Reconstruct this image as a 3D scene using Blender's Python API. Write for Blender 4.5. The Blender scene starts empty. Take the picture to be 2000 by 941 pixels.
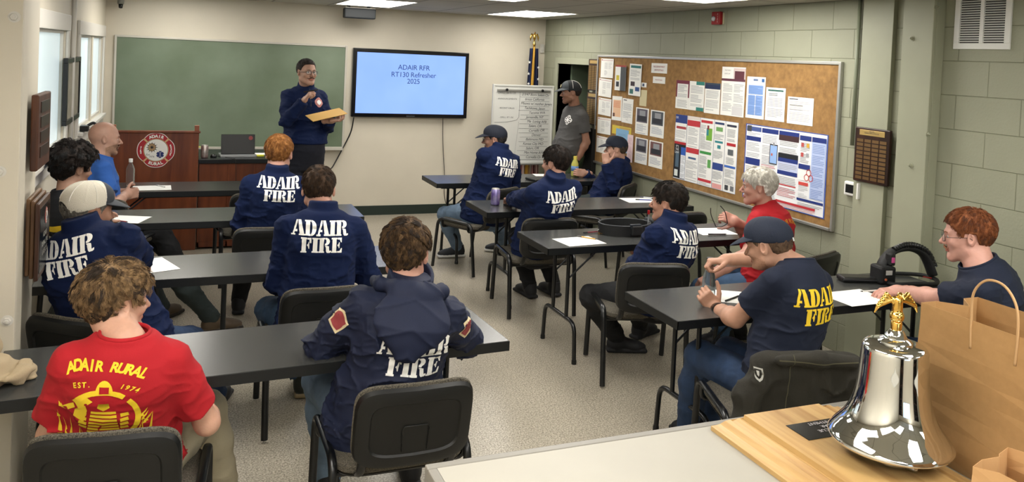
EXPOSURE = 0.55
import bpy, bmesh, math, random
import numpy as np
from mathutils import Vector, Matrix
from mathutils.bvhtree import BVHTree
from concurrent.futures import ThreadPoolExecutor
PI = math.pi
S = bpy.context.scene
COL = S.collection
rad = math.radians

# ------------------------------------------------------------------ camera maths
CF, CYAW, CPIT, CROLL, CPX, CPY, CH = 1577.54, rad(21.995), rad(-1.580), rad(2.605), 1000.0, 157.0, 1.9
_f = np.array([math.sin(CYAW)*math.cos(CPIT), math.cos(CYAW)*math.cos(CPIT), math.sin(CPIT)])
_r0 = np.array([math.cos(CYAW), -math.sin(CYAW), 0.0]); _u0 = np.cross(_r0, _f)
_r = _r0*math.cos(CROLL) + _u0*math.sin(CROLL); _u = np.cross(_r, _f)
_C = np.array([0, 0, CH])
def A1(*a): return np.array(a, float)
def ray(x, y): return _f + _r*(x-CPX)/CF - _u*(y-CPY)/CF
def W(x, y, Y):
    d = ray(x, y); return _C + d*Y/d[1]
def WZ(x, y, z):
    d = ray(x, y); return _C + d*(z-CH)/d[2]
def WX(x, y, X):
    d = ray(x, y); return _C + d*X/d[0]

# ------------------------------------------------------------------ materials
def lin(c):
    if isinstance(c, str):
        c = c.lstrip('#'); c = [int(c[i:i+2], 16)/255 for i in (0, 2, 4)]
    return tuple((v/12.92 if v <= .04045 else ((v+.055)/1.055)**2.4) for v in c[:3]) + (1.0,)
_M = {}
def mat(name, col, rough=.6, metal=0.0, noise=0.0, nscale=8.0, bump=0.0, bscale=60.0, sheen=0.0, coat=0.0, spec=.5, emit=None, estr=1.0, trans=0.0, ior=1.45, col2=None, stretch=None, alpha=1.0):
    if name in _M: return _M[name]
    m = bpy.data.materials.new(name); m.use_nodes = True
    nt = m.node_tree; b = nt.nodes['Principled BSDF']
    b.inputs['Base Color'].default_value = lin(col)
    b.inputs['Roughness'].default_value = rough
    b.inputs['Metallic'].default_value = metal
    b.inputs['Specular IOR Level'].default_value = spec
    b.inputs['IOR'].default_value = ior
    if sheen: b.inputs['Sheen Weight'].default_value = sheen; b.inputs['Sheen Roughness'].default_value = .5
    if coat: b.inputs['Coat Weight'].default_value = coat; b.inputs['Coat Roughness'].default_value = .1
    if trans: b.inputs['Transmission Weight'].default_value = trans
    if alpha < 1: b.inputs['Alpha'].default_value = alpha
    if emit: b.inputs['Emission Color'].default_value = lin(emit); b.inputs['Emission Strength'].default_value = estr
    tc = None
    if noise or bump or col2:
        tc = nt.nodes.new('ShaderNodeTexCoord'); mp = nt.nodes.new('ShaderNodeMapping')
        nt.links.new(tc.outputs['Object'], mp.inputs[0])
        if stretch: mp.inputs['Scale'].default_value = stretch
    if noise or col2:
        n = nt.nodes.new('ShaderNodeTexNoise'); n.inputs['Scale'].default_value = nscale; n.inputs['Detail'].default_value = 5
        nt.links.new(mp.outputs[0], n.inputs['Vector'])
        r = nt.nodes.new('ShaderNodeValToRGB'); c = lin(col)
        if col2: c2 = lin(col2); r.color_ramp.elements[0].color = c2; r.color_ramp.elements[1].color = c
        else:
            r.color_ramp.elements[0].color = tuple(v*(1-noise) for v in c[:3])+(1,)
            r.color_ramp.elements[1].color = tuple(min(1, v*(1+noise)) for v in c[:3])+(1,)
        r.color_ramp.elements[0].position = .3; r.color_ramp.elements[1].position = .7
        nt.links.new(n.outputs['Fac'], r.inputs[0]); nt.links.new(r.outputs[0], b.inputs['Base Color'])
    if bump:
        n2 = nt.nodes.new('ShaderNodeTexNoise'); n2.inputs['Scale'].default_value = bscale; n2.inputs['Detail'].default_value = 4
        nt.links.new(mp.outputs[0], n2.inputs['Vector'])
        bp = nt.nodes.new('ShaderNodeBump'); bp.inputs['Strength'].default_value = bump; bp.inputs['Distance'].default_value = .004
        nt.links.new(n2.outputs['Fac'], bp.inputs['Height']); nt.links.new(bp.outputs[0], b.inputs['Normal'])
    _M[name] = m
    return m
def wood(name, c1, c2, scale=(1, 14, 14), rough=.4, ns=2.2, ramp=(.35, .65), coat=.0):
    if name in _M: return _M[name]
    m = mat(name, c1, rough, coat=coat); nt = m.node_tree; b = nt.nodes['Principled BSDF']
    tc = nt.nodes.new('ShaderNodeTexCoord'); mp = nt.nodes.new('ShaderNodeMapping'); mp.inputs['Scale'].default_value = scale
    n = nt.nodes.new('ShaderNodeTexNoise'); n.inputs['Scale'].default_value = ns; n.inputs['Detail'].default_value = 6; n.inputs['Distortion'].default_value = .6
    r = nt.nodes.new('ShaderNodeValToRGB'); r.color_ramp.elements[0].color = lin(c2); r.color_ramp.elements[1].color = lin(c1)
    r.color_ramp.elements[0].position, r.color_ramp.elements[1].position = ramp
    nt.links.new(tc.outputs['Object'], mp.inputs[0]); nt.links.new(mp.outputs[0], n.inputs['Vector'])
    nt.links.new(n.outputs['Fac'], r.inputs[0]); nt.links.new(r.outputs[0], b.inputs['Base Color'])
    return m

# ------------------------------------------------------------------ mesh builder
def V(*a): return Vector(a)
class MB:
    def __init__(s): s.v = []; s.f = []; s.m = []; s.mi = 0
    def add(s, vs, fs):
        o = len(s.v); s.v += [tuple(x) for x in vs]; s.f += [tuple(i+o for i in f) for f in fs]; s.m += [s.mi]*len(fs); return s
    def box(s, c, d, rot=None):
        hx, hy, hz = d[0]/2, d[1]/2, d[2]/2
        vs = [V(x, y, z) for x in (-hx, hx) for y in (-hy, hy) for z in (-hz, hz)]
        if rot is not None:
            R = rot if isinstance(rot, Matrix) else Matrix.Rotation(rot, 3, 'Z')
            vs = [R @ v for v in vs]
        c = Vector(c)
        return s.add([v+c for v in vs], [(0, 1, 3, 2), (4, 6, 7, 5), (0, 4, 5, 1), (2, 3, 7, 6), (0, 2, 6, 4), (1, 5, 7, 3)])
    def bb(s, lo, hi): return s.box([(a+b)/2 for a, b in zip(lo, hi)], [b-a for a, b in zip(lo, hi)])
    def tube(s, pts, r, seg=10, closed=False, cap=True, flat=1.0):
        pts = [Vector(p) for p in pts]; n = len(pts); rr = r if hasattr(r, '__len__') else [r]*n
        vs = []; prev = None
        for i, p in enumerate(pts):
            if closed: t = pts[(i+1) % n]-pts[i-1]
            else: t = pts[min(i+1, n-1)]-pts[max(i-1, 0)]
            if t.length < 1e-9: t = V(0, 0, 1)
            t.normalize()
            if prev is None:
                a = V(0, 0, 1) if abs(t.z) < .9 else V(1, 0, 0)
                u = t.cross(a).normalized()
            else: u = (prev - t*prev.dot(t)).normalized()
            prev = u; w = t.cross(u)
            for k in range(seg):
                an = 2*PI*k/seg; vs.append(p+(u*math.cos(an)*flat+w*math.sin(an))*rr[i])
        fs = []
        for i in range(n if closed else n-1):
            j = (i+1) % n
            for k in range(seg): k2 = (k+1) % seg; fs.append((i*seg+k, i*seg+k2, j*seg+k2, j*seg+k))
        if cap and not closed: fs.append(tuple(range(seg-1, -1, -1))); fs.append(tuple((n-1)*seg+k for k in range(seg)))
        return s.add(vs, fs)
    def lathe(s, prof, seg=32, c=(0, 0, 0), axis=None):
        R = axis if axis is not None else Matrix.Identity(3); c = Vector(c); vs = []; fs = []
        for r, z in prof:
            for k in range(seg):
                a = 2*PI*k/seg; vs.append(R @ V(r*math.cos(a), r*math.sin(a), z)+c)
        for i in range(len(prof)-1):
            for k in range(seg): k2 = (k+1) % seg; fs.append((i*seg+k, i*seg+k2, (i+1)*seg+k2, (i+1)*seg+k))
        if prof[0][0] > 1e-4: fs.append(tuple(range(seg-1, -1, -1)))
        if prof[-1][0] > 1e-4: fs.append(tuple((len(prof)-1)*seg+k for k in range(seg)))
        return s.add(vs, fs)
    def prism(s, poly, M, d):   # 2d poly in local xy, extruded to z=d, M 4x4
        n = len(poly)
        vs = [M @ V(x, y, 0) for x, y in poly]+[M @ V(x, y, d) for x, y in poly]
        fs = [tuple(range(n-1, -1, -1)), tuple(range(n, 2*n))]+[(i, (i+1) % n, n+(i+1) % n, n+i) for i in range(n)]
        return s.add(vs, fs)
    def xf(s, M, a=0):
        for i in range(a, len(s.v)): s.v[i] = tuple(M @ Vector(s.v[i]))
        return s
    def build(s, name, mats, parent=None, smooth=False, bevel=0, bseg=2, sub=0):
        me = bpy.data.meshes.new(name); me.from_pydata(s.v, [], s.f); me.validate(); me.update()
        if not isinstance(mats, (list, tuple)): mats = [mats]
        for m in mats: me.materials.append(m)
        if len(mats) > 1 and len(me.polygons) == len(s.m): me.polygons.foreach_set('material_index', s.m)
        o = bpy.data.objects.new(name, me); COL.objects.link(o)
        if smooth: me.shade_smooth()
        if smooth == 'auto': me.set_sharp_from_angle(angle=rad(40))
        if bevel:
            b = o.modifiers.new('b', 'BEVEL'); b.width = bevel; b.segments = bseg; b.limit_method = 'ANGLE'; b.angle_limit = rad(35)
        if sub: q = o.modifiers.new('s', 'SUBSURF'); q.levels = sub; q.render_levels = sub
        if parent: o.parent = parent
        return o
def thing(name, label, cat, loc=(0, 0, 0), rz=0, group=None):
    o = bpy.data.objects.new(name, None); COL.objects.link(o); o.empty_display_size = .1
    o.location = loc; o.rotation_euler = (0, 0, rz); return tag(o, label, cat, group)
def tag(o, label, cat, group=None):
    o['label'] = label; o['category'] = cat
    if group: o['group'] = group
    return o
def struct(o): o['kind'] = 'structure'; return o
def copy_tree(o, parent=None):
    c = o.copy(); COL.objects.link(c)
    if parent: c.parent = parent
    for ch in list(o.children): copy_tree(ch, c)
    return c
def smoothpath(pts, n=6, closed=False):
    P = [Vector(p) for p in pts]; out = []; N = len(P)
    for i in range(N if closed else N-1):
        if closed: a, b, c, d = P[i-1], P[i], P[(i+1) % N], P[(i+2) % N]
        else: a, b, c, d = P[max(i-1, 0)], P[i], P[i+1], P[min(i+2, N-1)]
        for k in range(n):
            t = k/n; out.append(.5*((2*b)+(c-a)*t+(2*a-5*b+4*c-d)*t*t+(3*b-a-3*c+d)*t**3))
    if not closed: out.append(P[-1])
    return out
def roundpath(pts, r, n=5):   # polyline with rounded corners
    P = [Vector(p) for p in pts]; out = [P[0]]
    for i in range(1, len(P)-1):
        a, b, c = P[i-1], P[i], P[i+1]; d1 = (a-b); d2 = (c-b); rr = min(r, d1.length*.49, d2.length*.49)
        p1 = b+d1.normalized()*rr; p2 = b+d2.normalized()*rr
        for k in range(n+1): t = k/n; out.append(p1*(1-t)**2+b*2*t*(1-t)+p2*t*t)
    out.append(P[-1]); return out
def frame(o, x, y, z=None):   # 4x4 with origin o, axes x,y
    x = Vector(x).normalized(); y = Vector(y); y = (y-x*y.dot(x)).normalized(); z = x.cross(y)
    M = Matrix((x, y, z)).transposed().to_4x4(); M.translation = Vector(o); return M

# ------------------------------------------------------------------ lettering
def text2d(s, size=1.0, align='CENTER', shear=0.0, space=1.0, bold=0.0):
    cu = bpy.data.curves.new('t', 'FONT'); cu.body = s; cu.size = size; cu.align_x = align; cu.align_y = 'CENTER'; cu.shear = shear
    cu.space_character = space; cu.resolution_u = 3; cu.offset = bold
    o = bpy.data.objects.new('t', cu); COL.objects.link(o); dg = bpy.context.evaluated_depsgraph_get()
    me = bpy.data.meshes.new_from_object(o.evaluated_get(dg))
    vs = [(v.co.x, v.co.y) for v in me.vertices]; fs = [tuple(p.vertices) for p in me.polygons]
    bpy.data.objects.remove(o); bpy.data.curves.remove(cu); bpy.data.meshes.remove(me); return vs, fs
def put_text(mb, s, M, size, lift=.0008, **k):
    vs, fs = text2d(s, size, **k); mb.add([M @ V(x, y, lift) for x, y in vs], fs); return mb
def rect(x0, y0, x1, y1): return [(x0, y0), (x1, y0), (x1, y1), (x0, y1)]
def arc(cx, cy, rx, ry, a0, a1, n=8): return [(cx+rx*math.cos(rad(a0+(a1-a0)*i/n)), cy+ry*math.sin(rad(a0+(a1-a0)*i/n))) for i in range(n+1)]
STEM = [rect(.06, 0, .40, 1), rect(-.02, 0, .46, .10), rect(-.02, .90, .46, 1)]
GLY = {
 'I': (.50, [rect(.07, 0, .43, 1), rect(-.01, 0, .51, .10), rect(-.01, .90, .51, 1)]),
 'A': (.98, [[(.02, 0), (.16, 0), (.43, .80), (.43, 1), (.33, 1)], rect(-.06, 0, .28, .10), [(.24, .24), (.43, .24), (.43, .38), (.28, .38)],
             [(.47, 1), (.70, 1), (1.0, .06), (1.0, 0), (.64, 0)], rect(.56, 0, 1.06, .10)]),
 'D': (.93, STEM + [[(.49, 1)] + arc(.50, .5, .44, .5, 90, -90, 12) + [(.49, 0), (.49, .12)] + arc(.50, .5, .10, .38, -90, 90, 10) + [(.49, .88)]]),
 'R': (1.0, STEM + [[(.49, 1)] + arc(.56, .755, .34, .245, 90, -90, 10) + [(.49, .51), (.49, .62)] + arc(.52, .755, .07, .135, -90, 90, 8) + [(.49, .89)],
             [(.49, .47), (.64, .49), (.82, .44), (.88, .14), (1.03, .17), (1.03, .06), (.93, 0), (.70, 0), (.62, .1), (.58, .38)]]),
 'F': (.84, STEM + [[(.49, 1), (.82, 1), (.82, .64), (.74, .64), (.64, .88), (.49, .88)], [(.49, .54), (.56, .58), (.62, .74), (.68, .74), (.68, .26), (.62, .26), (.56, .43), (.49, .46)]]),
 'E': (.90, STEM + [[(.49, 1), (.84, 1), (.84, .70), (.77, .70), (.66, .88), (.49, .88)], [(.49, .54), (.56, .57), (.61, .70), (.67, .70), (.67, .32), (.61, .32), (.56, .44), (.49, .46)],
             [(.49, 0), (.86, 0), (.88, .32), (.80, .32), (.68, .12), (.49, .12)]]),
}
def stencil(word, h, cx=0, cy=0, wf=.80):
    """polygons of a word in heavy slab stencil letters, centred at cx,cy"""
    w = sum(GLY[c][0]+.06 for c in word)-.06; x = -w/2; out = []
    for c in word:
        for p in GLY[c][1]: out.append([(cx+(x+a)*h*wf, cy+(b-.5)*h) for a, b in p])
        x += GLY[c][0]+.06
    return out
def tess(polys, step=.012):
    """triangulate 2-d polygons and cut them by a fine grid so they can follow a curved surface"""
    bm = bmesh.new()
    for p in polys:
        if isinstance(p, tuple) and len(p) == 2 and isinstance(p[1], list) and p[1] and isinstance(p[1][0], tuple) and len(p[1][0]) >= 3 and isinstance(p[1][0][0], int):
            vv = [bm.verts.new((x, y, 0)) for x, y in p[0]]
            for f in p[1]:
                try: bm.faces.new([vv[i] for i in f])
                except ValueError: pass
        else:
            vv = [bm.verts.new((x, y, 0)) for x, y in p]
            try: bm.faces.new(vv)
            except ValueError: pass
    bmesh.ops.triangulate(bm, faces=bm.faces[:])
    xs = [v.co.x for v in bm.verts]; ys = [v.co.y for v in bm.verts]
    for ax, a, b in ((0, min(xs), max(xs)), (1, min(ys), max(ys))):
        q = math.floor(a/step)*step+step
        while q < b:
            co = (q, 0, 0) if ax == 0 else (0, q, 0); no = (1, 0, 0) if ax == 0 else (0, 1, 0)
            bmesh.ops.bisect_plane(bm, geom=bm.verts[:]+bm.edges[:]+bm.faces[:], plane_co=co, plane_no=no)
            q += step
    bm.verts.ensure_lookup_table(); bm.verts.index_update()
    vs = [(v.co.x, v.co.y) for v in bm.verts]; fs = [tuple(v.index for v in f.verts) for f in bm.faces]; bm.free(); return vs, fs
def decal(name, polys, bvh, o, u, v, m, parent, step=.012, lift=.0018, reach=.5):
    """print laid on a curved surface: o centre, u right, v up; rays go along -(u x v)"""
    vs, fs = tess(polys, step); o = Vector(o); u = Vector(u).normalized(); v = Vector(v); v = (v-u*v.dot(u)).normalized(); n = u.cross(v)
    out = []; ok = []
    for x, y in vs:
        p = o+u*x+v*y; h = bvh.ray_cast(p+n*reach*.5, -n, reach)
        if h[0] is None: out.append(p); ok.append(False)
        else: out.append(h[0]+h[1]*lift*(1 if h[1].dot(n) > 0 else -1)); ok.append(True)
    fs = [f for f in fs if all(ok[i] for i in f) and max((out[a]-out[b]).length for a in f for b in f) < step*4]
    mb = MB(); mb.add(out, fs)
    return mb.build(name, m, parent, smooth=True)
# ------------------------------------------------------------------ room shell
XL, XR, YF, YB, HC = -.785, 4.17, 9.27, -3.2, 2.40
def nodes_of(m): return m.node_tree, m.node_tree.nodes['Principled BSDF']
def block_mat(name, col, mortar, ax):
    m = mat(name, col, .55); nt, b = nodes_of(m); N = nt.nodes.new; L = nt.links.new
    tc = N('ShaderNodeTexCoord'); sp = N('ShaderNodeSeparateXYZ'); cb = N('ShaderNodeCombineXYZ')
    L(tc.outputs['Object'], sp.inputs[0]); L(sp.outputs[ax], cb.inputs[0]); L(sp.outputs['Z'], cb.inputs[1])
    br = N('ShaderNodeTexBrick'); br.inputs['Scale'].default_value = 1; br.inputs['Brick Width'].default_value = .4; br.inputs['Row Height'].default_value = .2
    br.inputs['Mortar Size'].default_value = .0035; br.inputs['Mortar Smooth'].default_value = .6
    br.inputs['Color1'].default_value = lin(col); br.inputs['Color2'].default_value = lin(col); br.inputs['Mortar'].default_value = lin(mortar)
    L(cb.outputs[0], br.inputs['Vector'])
    n = N('ShaderNodeTexNoise'); n.inputs['Scale'].default_value = 70; n.inputs['Detail'].default_value = 5; L(tc.outputs['Object'], n.inputs['Vector'])
    n2 = N('ShaderNodeTexNoise'); n2.inputs['Scale'].default_value = 2.5; L(tc.outputs['Object'], n2.inputs['Vector'])
    mx = N('ShaderNodeMixRGB'); mx.blend_type = 'MULTIPLY'; mx.inputs[0].default_value = .25
    L(br.outputs['Color'], mx.inputs[1]); L(n2.outputs['Fac'], mx.inputs[2]); L(mx.outputs[0], b.inputs['Base Color'])
    ma = N('ShaderNodeMath'); ma.operation = 'MULTIPLY_ADD'; ma.inputs[1].default_value = -1.6; L(br.outputs['Fac'], ma.inputs[0])
    m2 = N('ShaderNodeMath'); m2.operation = 'MULTIPLY'; m2.inputs[1].default_value = .35; L(n.outputs['Fac'], m2.inputs[0]); L(m2.outputs[0], ma.inputs[2])
    bp = N('ShaderNodeBump'); bp.inputs['Strength'].default_value = .7; bp.inputs['Distance'].default_value = .006
    L(ma.outputs[0], bp.inputs['Height']); L(bp.outputs[0], b.inputs['Normal']); return m
def floor_mat():
    m = mat('floor_tile', '#9d9587', .28); nt, b = nodes_of(m); N = nt.nodes.new; L = nt.links.new
    tc = N('ShaderNodeTexCoord')
    v = N('ShaderNodeTexVoronoi'); v.inputs['Scale'].default_value = 55; L(tc.outputs['Object'], v.inputs['Vector'])
    n = N('ShaderNodeTexNoise'); n.inputs['Scale'].default_value = 120; n.inputs['Detail'].default_value = 3; n.inputs['Roughness'].default_value = .6; L(tc.outputs['Object'], n.inputs['Vector'])
    r = N('ShaderNodeValToRGB'); e = r.color_ramp.elements; e[0].position = .36; e[0].color = lin('#6b6557'); e[1].position = .64; e[1].color = lin('#c9c1b0')
    x = e.new(.5); x.color = lin('#a29a89'); L(n.outputs['Fac'], r.inputs[0])
    mx = N('ShaderNodeMixRGB'); mx.inputs[0].default_value = .12; L(r.outputs[0], mx.inputs[1])
    r2 = N('ShaderNodeValToRGB'); r2.color_ramp.elements[0].color = lin('#6f675c'); r2.color_ramp.elements[1].color = lin('#c5bdae'); L(v.outputs['Color'], r2.inputs[0]); L(r2.outputs[0], mx.inputs[2])
    br = N('ShaderNodeTexBrick'); br.offset = 0; br.inputs['Scale'].default_value = 1; br.inputs['Brick Width'].default_value = .305; br.inputs['Row Height'].default_value = .305
    br.inputs['Mortar Size'].default_value = .0012; br.inputs['Color1'].default_value = (1, 1, 1, 1); br.inputs['Color2'].default_value = (.95, .95, .95, 1); br.inputs['Mortar'].default_value = (.72, .72, .72, 1)
    L(tc.outputs['Object'], br.inputs['Vector'])
    m2 = N('ShaderNodeMixRGB'); m2.blend_type = 'MULTIPLY'; m2.inputs[0].default_value = 1; L(mx.outputs[0], m2.inputs[1]); L(br.outputs['Color'], m2.inputs[2])
    L(m2.outputs[0], b.inputs['Base Color'])
    n3 = N('ShaderNodeTexNoise'); n3.inputs['Scale'].default_value = 3; L(tc.outputs['Object'], n3.inputs['Vector'])
    mr = N('ShaderNodeMapRange'); mr.inputs['To Min'].default_value = .26; mr.inputs['To Max'].default_value = .32; L(n3.outputs['Fac'], mr.inputs[0]); L(mr.outputs[0], b.inputs['Roughness'])
    return m
def ceil_mat():
    m = mat('ceiling_tile', '#b4b1a6', .9); nt, b = nodes_of(m); N = nt.nodes.new; L = nt.links.new
    tc = N('ShaderNodeTexCoord'); mp = N('ShaderNodeMapping'); mp.inputs['Location'].default_value = (-.25, -.02, 0); L(tc.outputs['Object'], mp.inputs[0])
    br = N('ShaderNodeTexBrick'); br.offset = 0; br.inputs['Scale'].default_value = 1; br.inputs['Brick Width'].default_value = .6; br.inputs['Row Height'].default_value = 1.2
    br.inputs['Mortar Size'].default_value = .012; br.inputs['Color1'].default_value = lin('#b6b3a8'); br.inputs['Color2'].default_value = lin('#b0ada2'); br.inputs['Mortar'].default_value = lin('#85827a')
    L(mp.outputs[0], br.inputs['Vector']); L(br.outputs['Color'], b.inputs['Base Color']); return m
M_WHITE = mat('painted_plaster', '#cdc6b5', .6, noise=.03, nscale=3, bump=.12, bscale=40)
M_TRIMW = mat('white_trim_paint', '#cfccc4', .45)
M_SAGE = mat('sage_paint', '#989a85', .5, noise=.04, nscale=4, bump=.1, bscale=30)
M_BLOCK = block_mat('painted_block', '#9a9c87', '#84866f', 'Y')
M_BLACK = mat('black_plastic', '#0e1011', .35, bump=.15, bscale=300)
M_METALK = mat('black_enamel', '#0b0d0f', .3, spec=.6)
M_DARK = mat('dark_void', '#0b0d0c', .8)
M_ALU = mat('brushed_aluminium', '#b9b8b2', .35, metal=.8)
M_PAPER = mat('white_paper', '#e9e9e4', .8)
M_GREYLINE = mat('grey_print', '#8b8c8e', .9); M_DKLINE = mat('dark_print', '#3a3b40', .9)
M_GREEN = mat('chalkboard_green', '#58664f', .55, col2='#75836f', nscale=1.6)
M_BRASS = mat('brass', '#b8965a', .3, metal=1.0); M_GOLD = mat('polished_gold', '#e0b660', .12, metal=1.0)
M_RED = mat('red_plastic', '#8e1418', .35); M_GLASS = mat('clear_plastic', '#e8efef', .03, trans=1.0, ior=1.2)
M_MAHOG = wood('mahogany', '#7b4226', '#5a2c1a', scale=(6, 6, .8), ns=2.0, rough=.35)
M_WALNUT = wood('dark_walnut', '#3c2318', '#22120c', scale=(8, 8, 1), rough=.35)

f = MB().bb((XL-.6, YB, -.1), (XR+1.6, YF+.1, 0)).build('floor', floor_mat()); struct(f)
c = MB().bb((XL-.2, YB, HC), (XR+1.6, YF+.1, HC+.1)).build('ceiling', ceil_mat()); struct(c)
w = MB().bb((XL-.2, YF, 0), (XR+.2, YF+.15, HC)).build('wall_front', M_WHITE); struct(w)
# right wall with doorway
DY0, DY1, DZ = 7.98, 8.84, 1.86
w = MB()
w.bb((XR, YB, 0), (XR+.2, DY0, HC)); w.bb((XR, DY1, 0), (XR+.2, YF, HC)); w.bb((XR, DY0, DZ), (XR+.2, DY1, HC))
struct(w.build('wall_right', M_BLOCK))
w = MB(); w.bb((XR+1.5, 7.2, 0), (XR+1.6, YF, HC)); w.bb((XR+.2, 7.1, 0), (XR+1.6, 7.2, HC)); w.bb((XR+.2, YF, 0), (XR+1.6, YF+.1, HC))
struct(w.build('wall_corridor', mat('corridor_paint', '#6f786a', .8)))
# left wall with window openings
WIN = [(4.45, 6.40, 1.17, 1.95), (7.12, 8.12, 1.165, 1.93), (8.20, 9.06, 1.165, 1.93)]
w = MB()
ys = [YB, 4.45, 6.40, 7.12, 8.12, 8.20, 9.06, YF]
for i in range(len(ys)-1):
    if i % 2 == 0: w.bb((XL-.14, ys[i], 0), (XL, ys[i+1], HC))
for y0, y1, z0, z1 in WIN:
    w.bb((XL-.14, y0, 0), (XL, y1, z0)); w.bb((XL-.14, y0, z1), (XL, y1, HC))
struct(w.build('wall_left', M_WHITE))
M_PANE = mat('frosted_daylight_pane', '#c9d6da', .3, emit='#c6d6da', estr=.42)
for n, wins in ((1, WIN[:1]), (2, WIN[1:])):
    root = bpy.data.objects.new('window_%d' % n, None); COL.objects.link(root); root.location = (XL, wins[0][0], wins[0][2]); struct(root)
    def loc(o, root=root): o.matrix_parent_inverse = Matrix.Translation(-root.location); return o
    for y0, y1, z0, z1 in wins:
        loc(MB().bb((XL-.06, y0, z0), (XL-.035, y1, z1)).build('pane', M_PANE, root))
        m = MB(); t = .022
        m.bb((XL-.034, y0, z0), (XL-.012, y0+t, z1)); m.bb((XL-.034, y1-t, z0), (XL-.012, y1, z1)); m.bb((XL-.034, y0+t, z1-t), (XL-.012, y1-t, z1)); m.bb((XL-.034, y0+t, z0), (XL-.012, y1-t, z0+t))
        loc(m.build('sash_frame', M_TRIMW, root, bevel=.003))
        loc(MB().bb((XL-.02, y0-.03, z0-.03), (XL+.05, y1+.03, z0-.002)).build('window_sill', M_TRIMW, root, bevel=.004))
    y0, y1, z0, z1 = wins[0][0], wins[-1][1], wins[0][2], wins[0][3]
    m = MB(); m.bb((XL+.001, y0-.10, z1), (XL+.022, y1+.09, z1+.11)); m.bb((XL+.001, y1, z0-.03), (XL+.018, y1+.09, z1)); m.bb((XL+.001, y0-.10, z0-.03), (XL+.018, y0, z1)); m.bb((XL+.001, y0-.1, z0-.12), (XL+.02, y1+.09, z0-.03))
    loc(m.build('window_casing', M_TRIMW, root, bevel=.003))
struct(MB().tube([(XL+.018, 6.66, 1.0), (XL+.018, 6.66, HC)], .016, 10).build('trim_1', M_TRIMW, smooth=True))
# near left pier (boxed steel post) with bolts
PX, PY0, PY1 = -.572, 3.5, 4.06
m = MB(); m.bb((XL, PY0, 0), (PX, PY0+.02, HC)); m.bb((PX-.03, PY0+.02, 0), (PX, PY0+.14, HC)); m.bb((XL, PY0+.02, 0), (PX-.028, PY1, HC))
pier = struct(m.build('trim_2', M_WHITE, bevel=.003))
M_BOLTW = M_TRIMW
for z, y in ((1.96, 0), (.96, 0), (1.45, 0)):
    x = W(28, 33, PY0)[0] if z > 1.9 else W(14, 626, PY0)[0]
    zz = W(28, 33, PY0)[2] if z > 1.9 else (W(14, 626, PY0)[2] if z < 1 else W(0, 335, PY0)[2])
    if 1 < z < 1.9: x = W(0, 335, PY0)[0]
    ax = Matrix.Rotation(PI/2, 3, 'X'); p = (x, PY0, zz)
    b = MB().lathe([(.021, 0), (.021, .003), (.0, .003)], 24, p, ax); b.lathe([(.0135, .003), (.0135, .013), (.012, .014), (0, .014)], 6, p, ax); b.lathe([(.0065, .014), (.006, .02), (0, .021)], 16, p, ax)
    o = b.build('pier_bolt', M_BOLTW, pier)
# right pilaster, conduit, steel post
m = MB().bb((XR-.035, 3.85, 0), (XR, 4.10, HC)).build('trim_3', M_SAGE, bevel=.002); struct(m)
struct(MB().tube([(XR-.022, 4.145, 1.42), (XR-.022, 4.145, HC)], .013, 12).build('trim_4', mat('conduit_paint', '#7e8470', .4), smooth=True))
m = MB(); m.bb((4.075, 3.50, 0), (4.10, 3.72, HC)); m.bb((4.10, 3.50, 0), (XR, 3.515, HC)); m.bb((4.10, 3.60, 0), (XR, 3.62, HC))
post = struct(m.build('trim_5', M_SAGE, bevel=.004))
def bolt_at(px, py, face):
    if face == 'x': p = WX(px, py, 4.075); ax = Matrix.Rotation(-PI/2, 3, 'Y')
    else: p = W(px, py, 3.50); ax = Matrix.Rotation(PI/2, 3, 'X')
    b = MB().lathe([(.017, 0), (.017, .003), (0, .003)], 20, p, ax).lathe([(.011, .003), (.011, .012), (0, .013)], 6, p, ax).lathe([(.006, .013), (.005, .022), (0, .023)], 12, p, ax)
    b.build('post_bolt', M_SAGE, post)
for px, py, fc in ((1782, 75, 'x'), (1779, 323, 'x'), (1828, 14, 'y'), (1812, 262, 'y')): bolt_at(px, py, fc)
# baseboards
M_BASEB = mat('dark_green_vinyl_base', '#1d2a24', .5)
struct(MB().bb((XL, YF-.012, 0), (XR, YF, .11)).build('baseboard_front', M_BASEB, bevel=.002))
struct(MB().bb((XL, 4.07, 0), (XL+.012, YF-.012, .11)).build('baseboard_left', M_BASEB, bevel=.002))
# door casing
m = MB(); q = .07
m.bb((XR-.018, DY0-q, 0), (XR+.19, DY0, DZ+q)); m.bb((XR-.018, DY1, 0), (XR+.19, DY1+q, DZ+q)); m.bb((XR-.018, DY0, DZ), (XR+.19, DY1, DZ+q))
d = MB(); d.bb((XR+.16, DY1-.045, .01), (XR+.95, DY1-.005, DZ-.01))
root = bpy.data.objects.new('door_1', None); COL.objects.link(root); root.location = (XR, DY0, 0); struct(root)
o = m.build('door_casing', M_SAGE, root, bevel=.004); o.matrix_parent_inverse = Matrix.Translation(-root.location)
o = d.build('door_leaf', mat('door_leaf_paint', '#66735f', .5), root, bevel=.003); o.matrix_parent_inverse = Matrix.Translation(-root.location)
o = MB().bb((XR+.45, DY1-.052, 1.45), (XR+.52, DY1-.045, 1.62)).build('door_notice', mat('ochre_notice', '#9a8a52', .7), root); o.matrix_parent_inverse = Matrix.Translation(-root.location)
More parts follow.
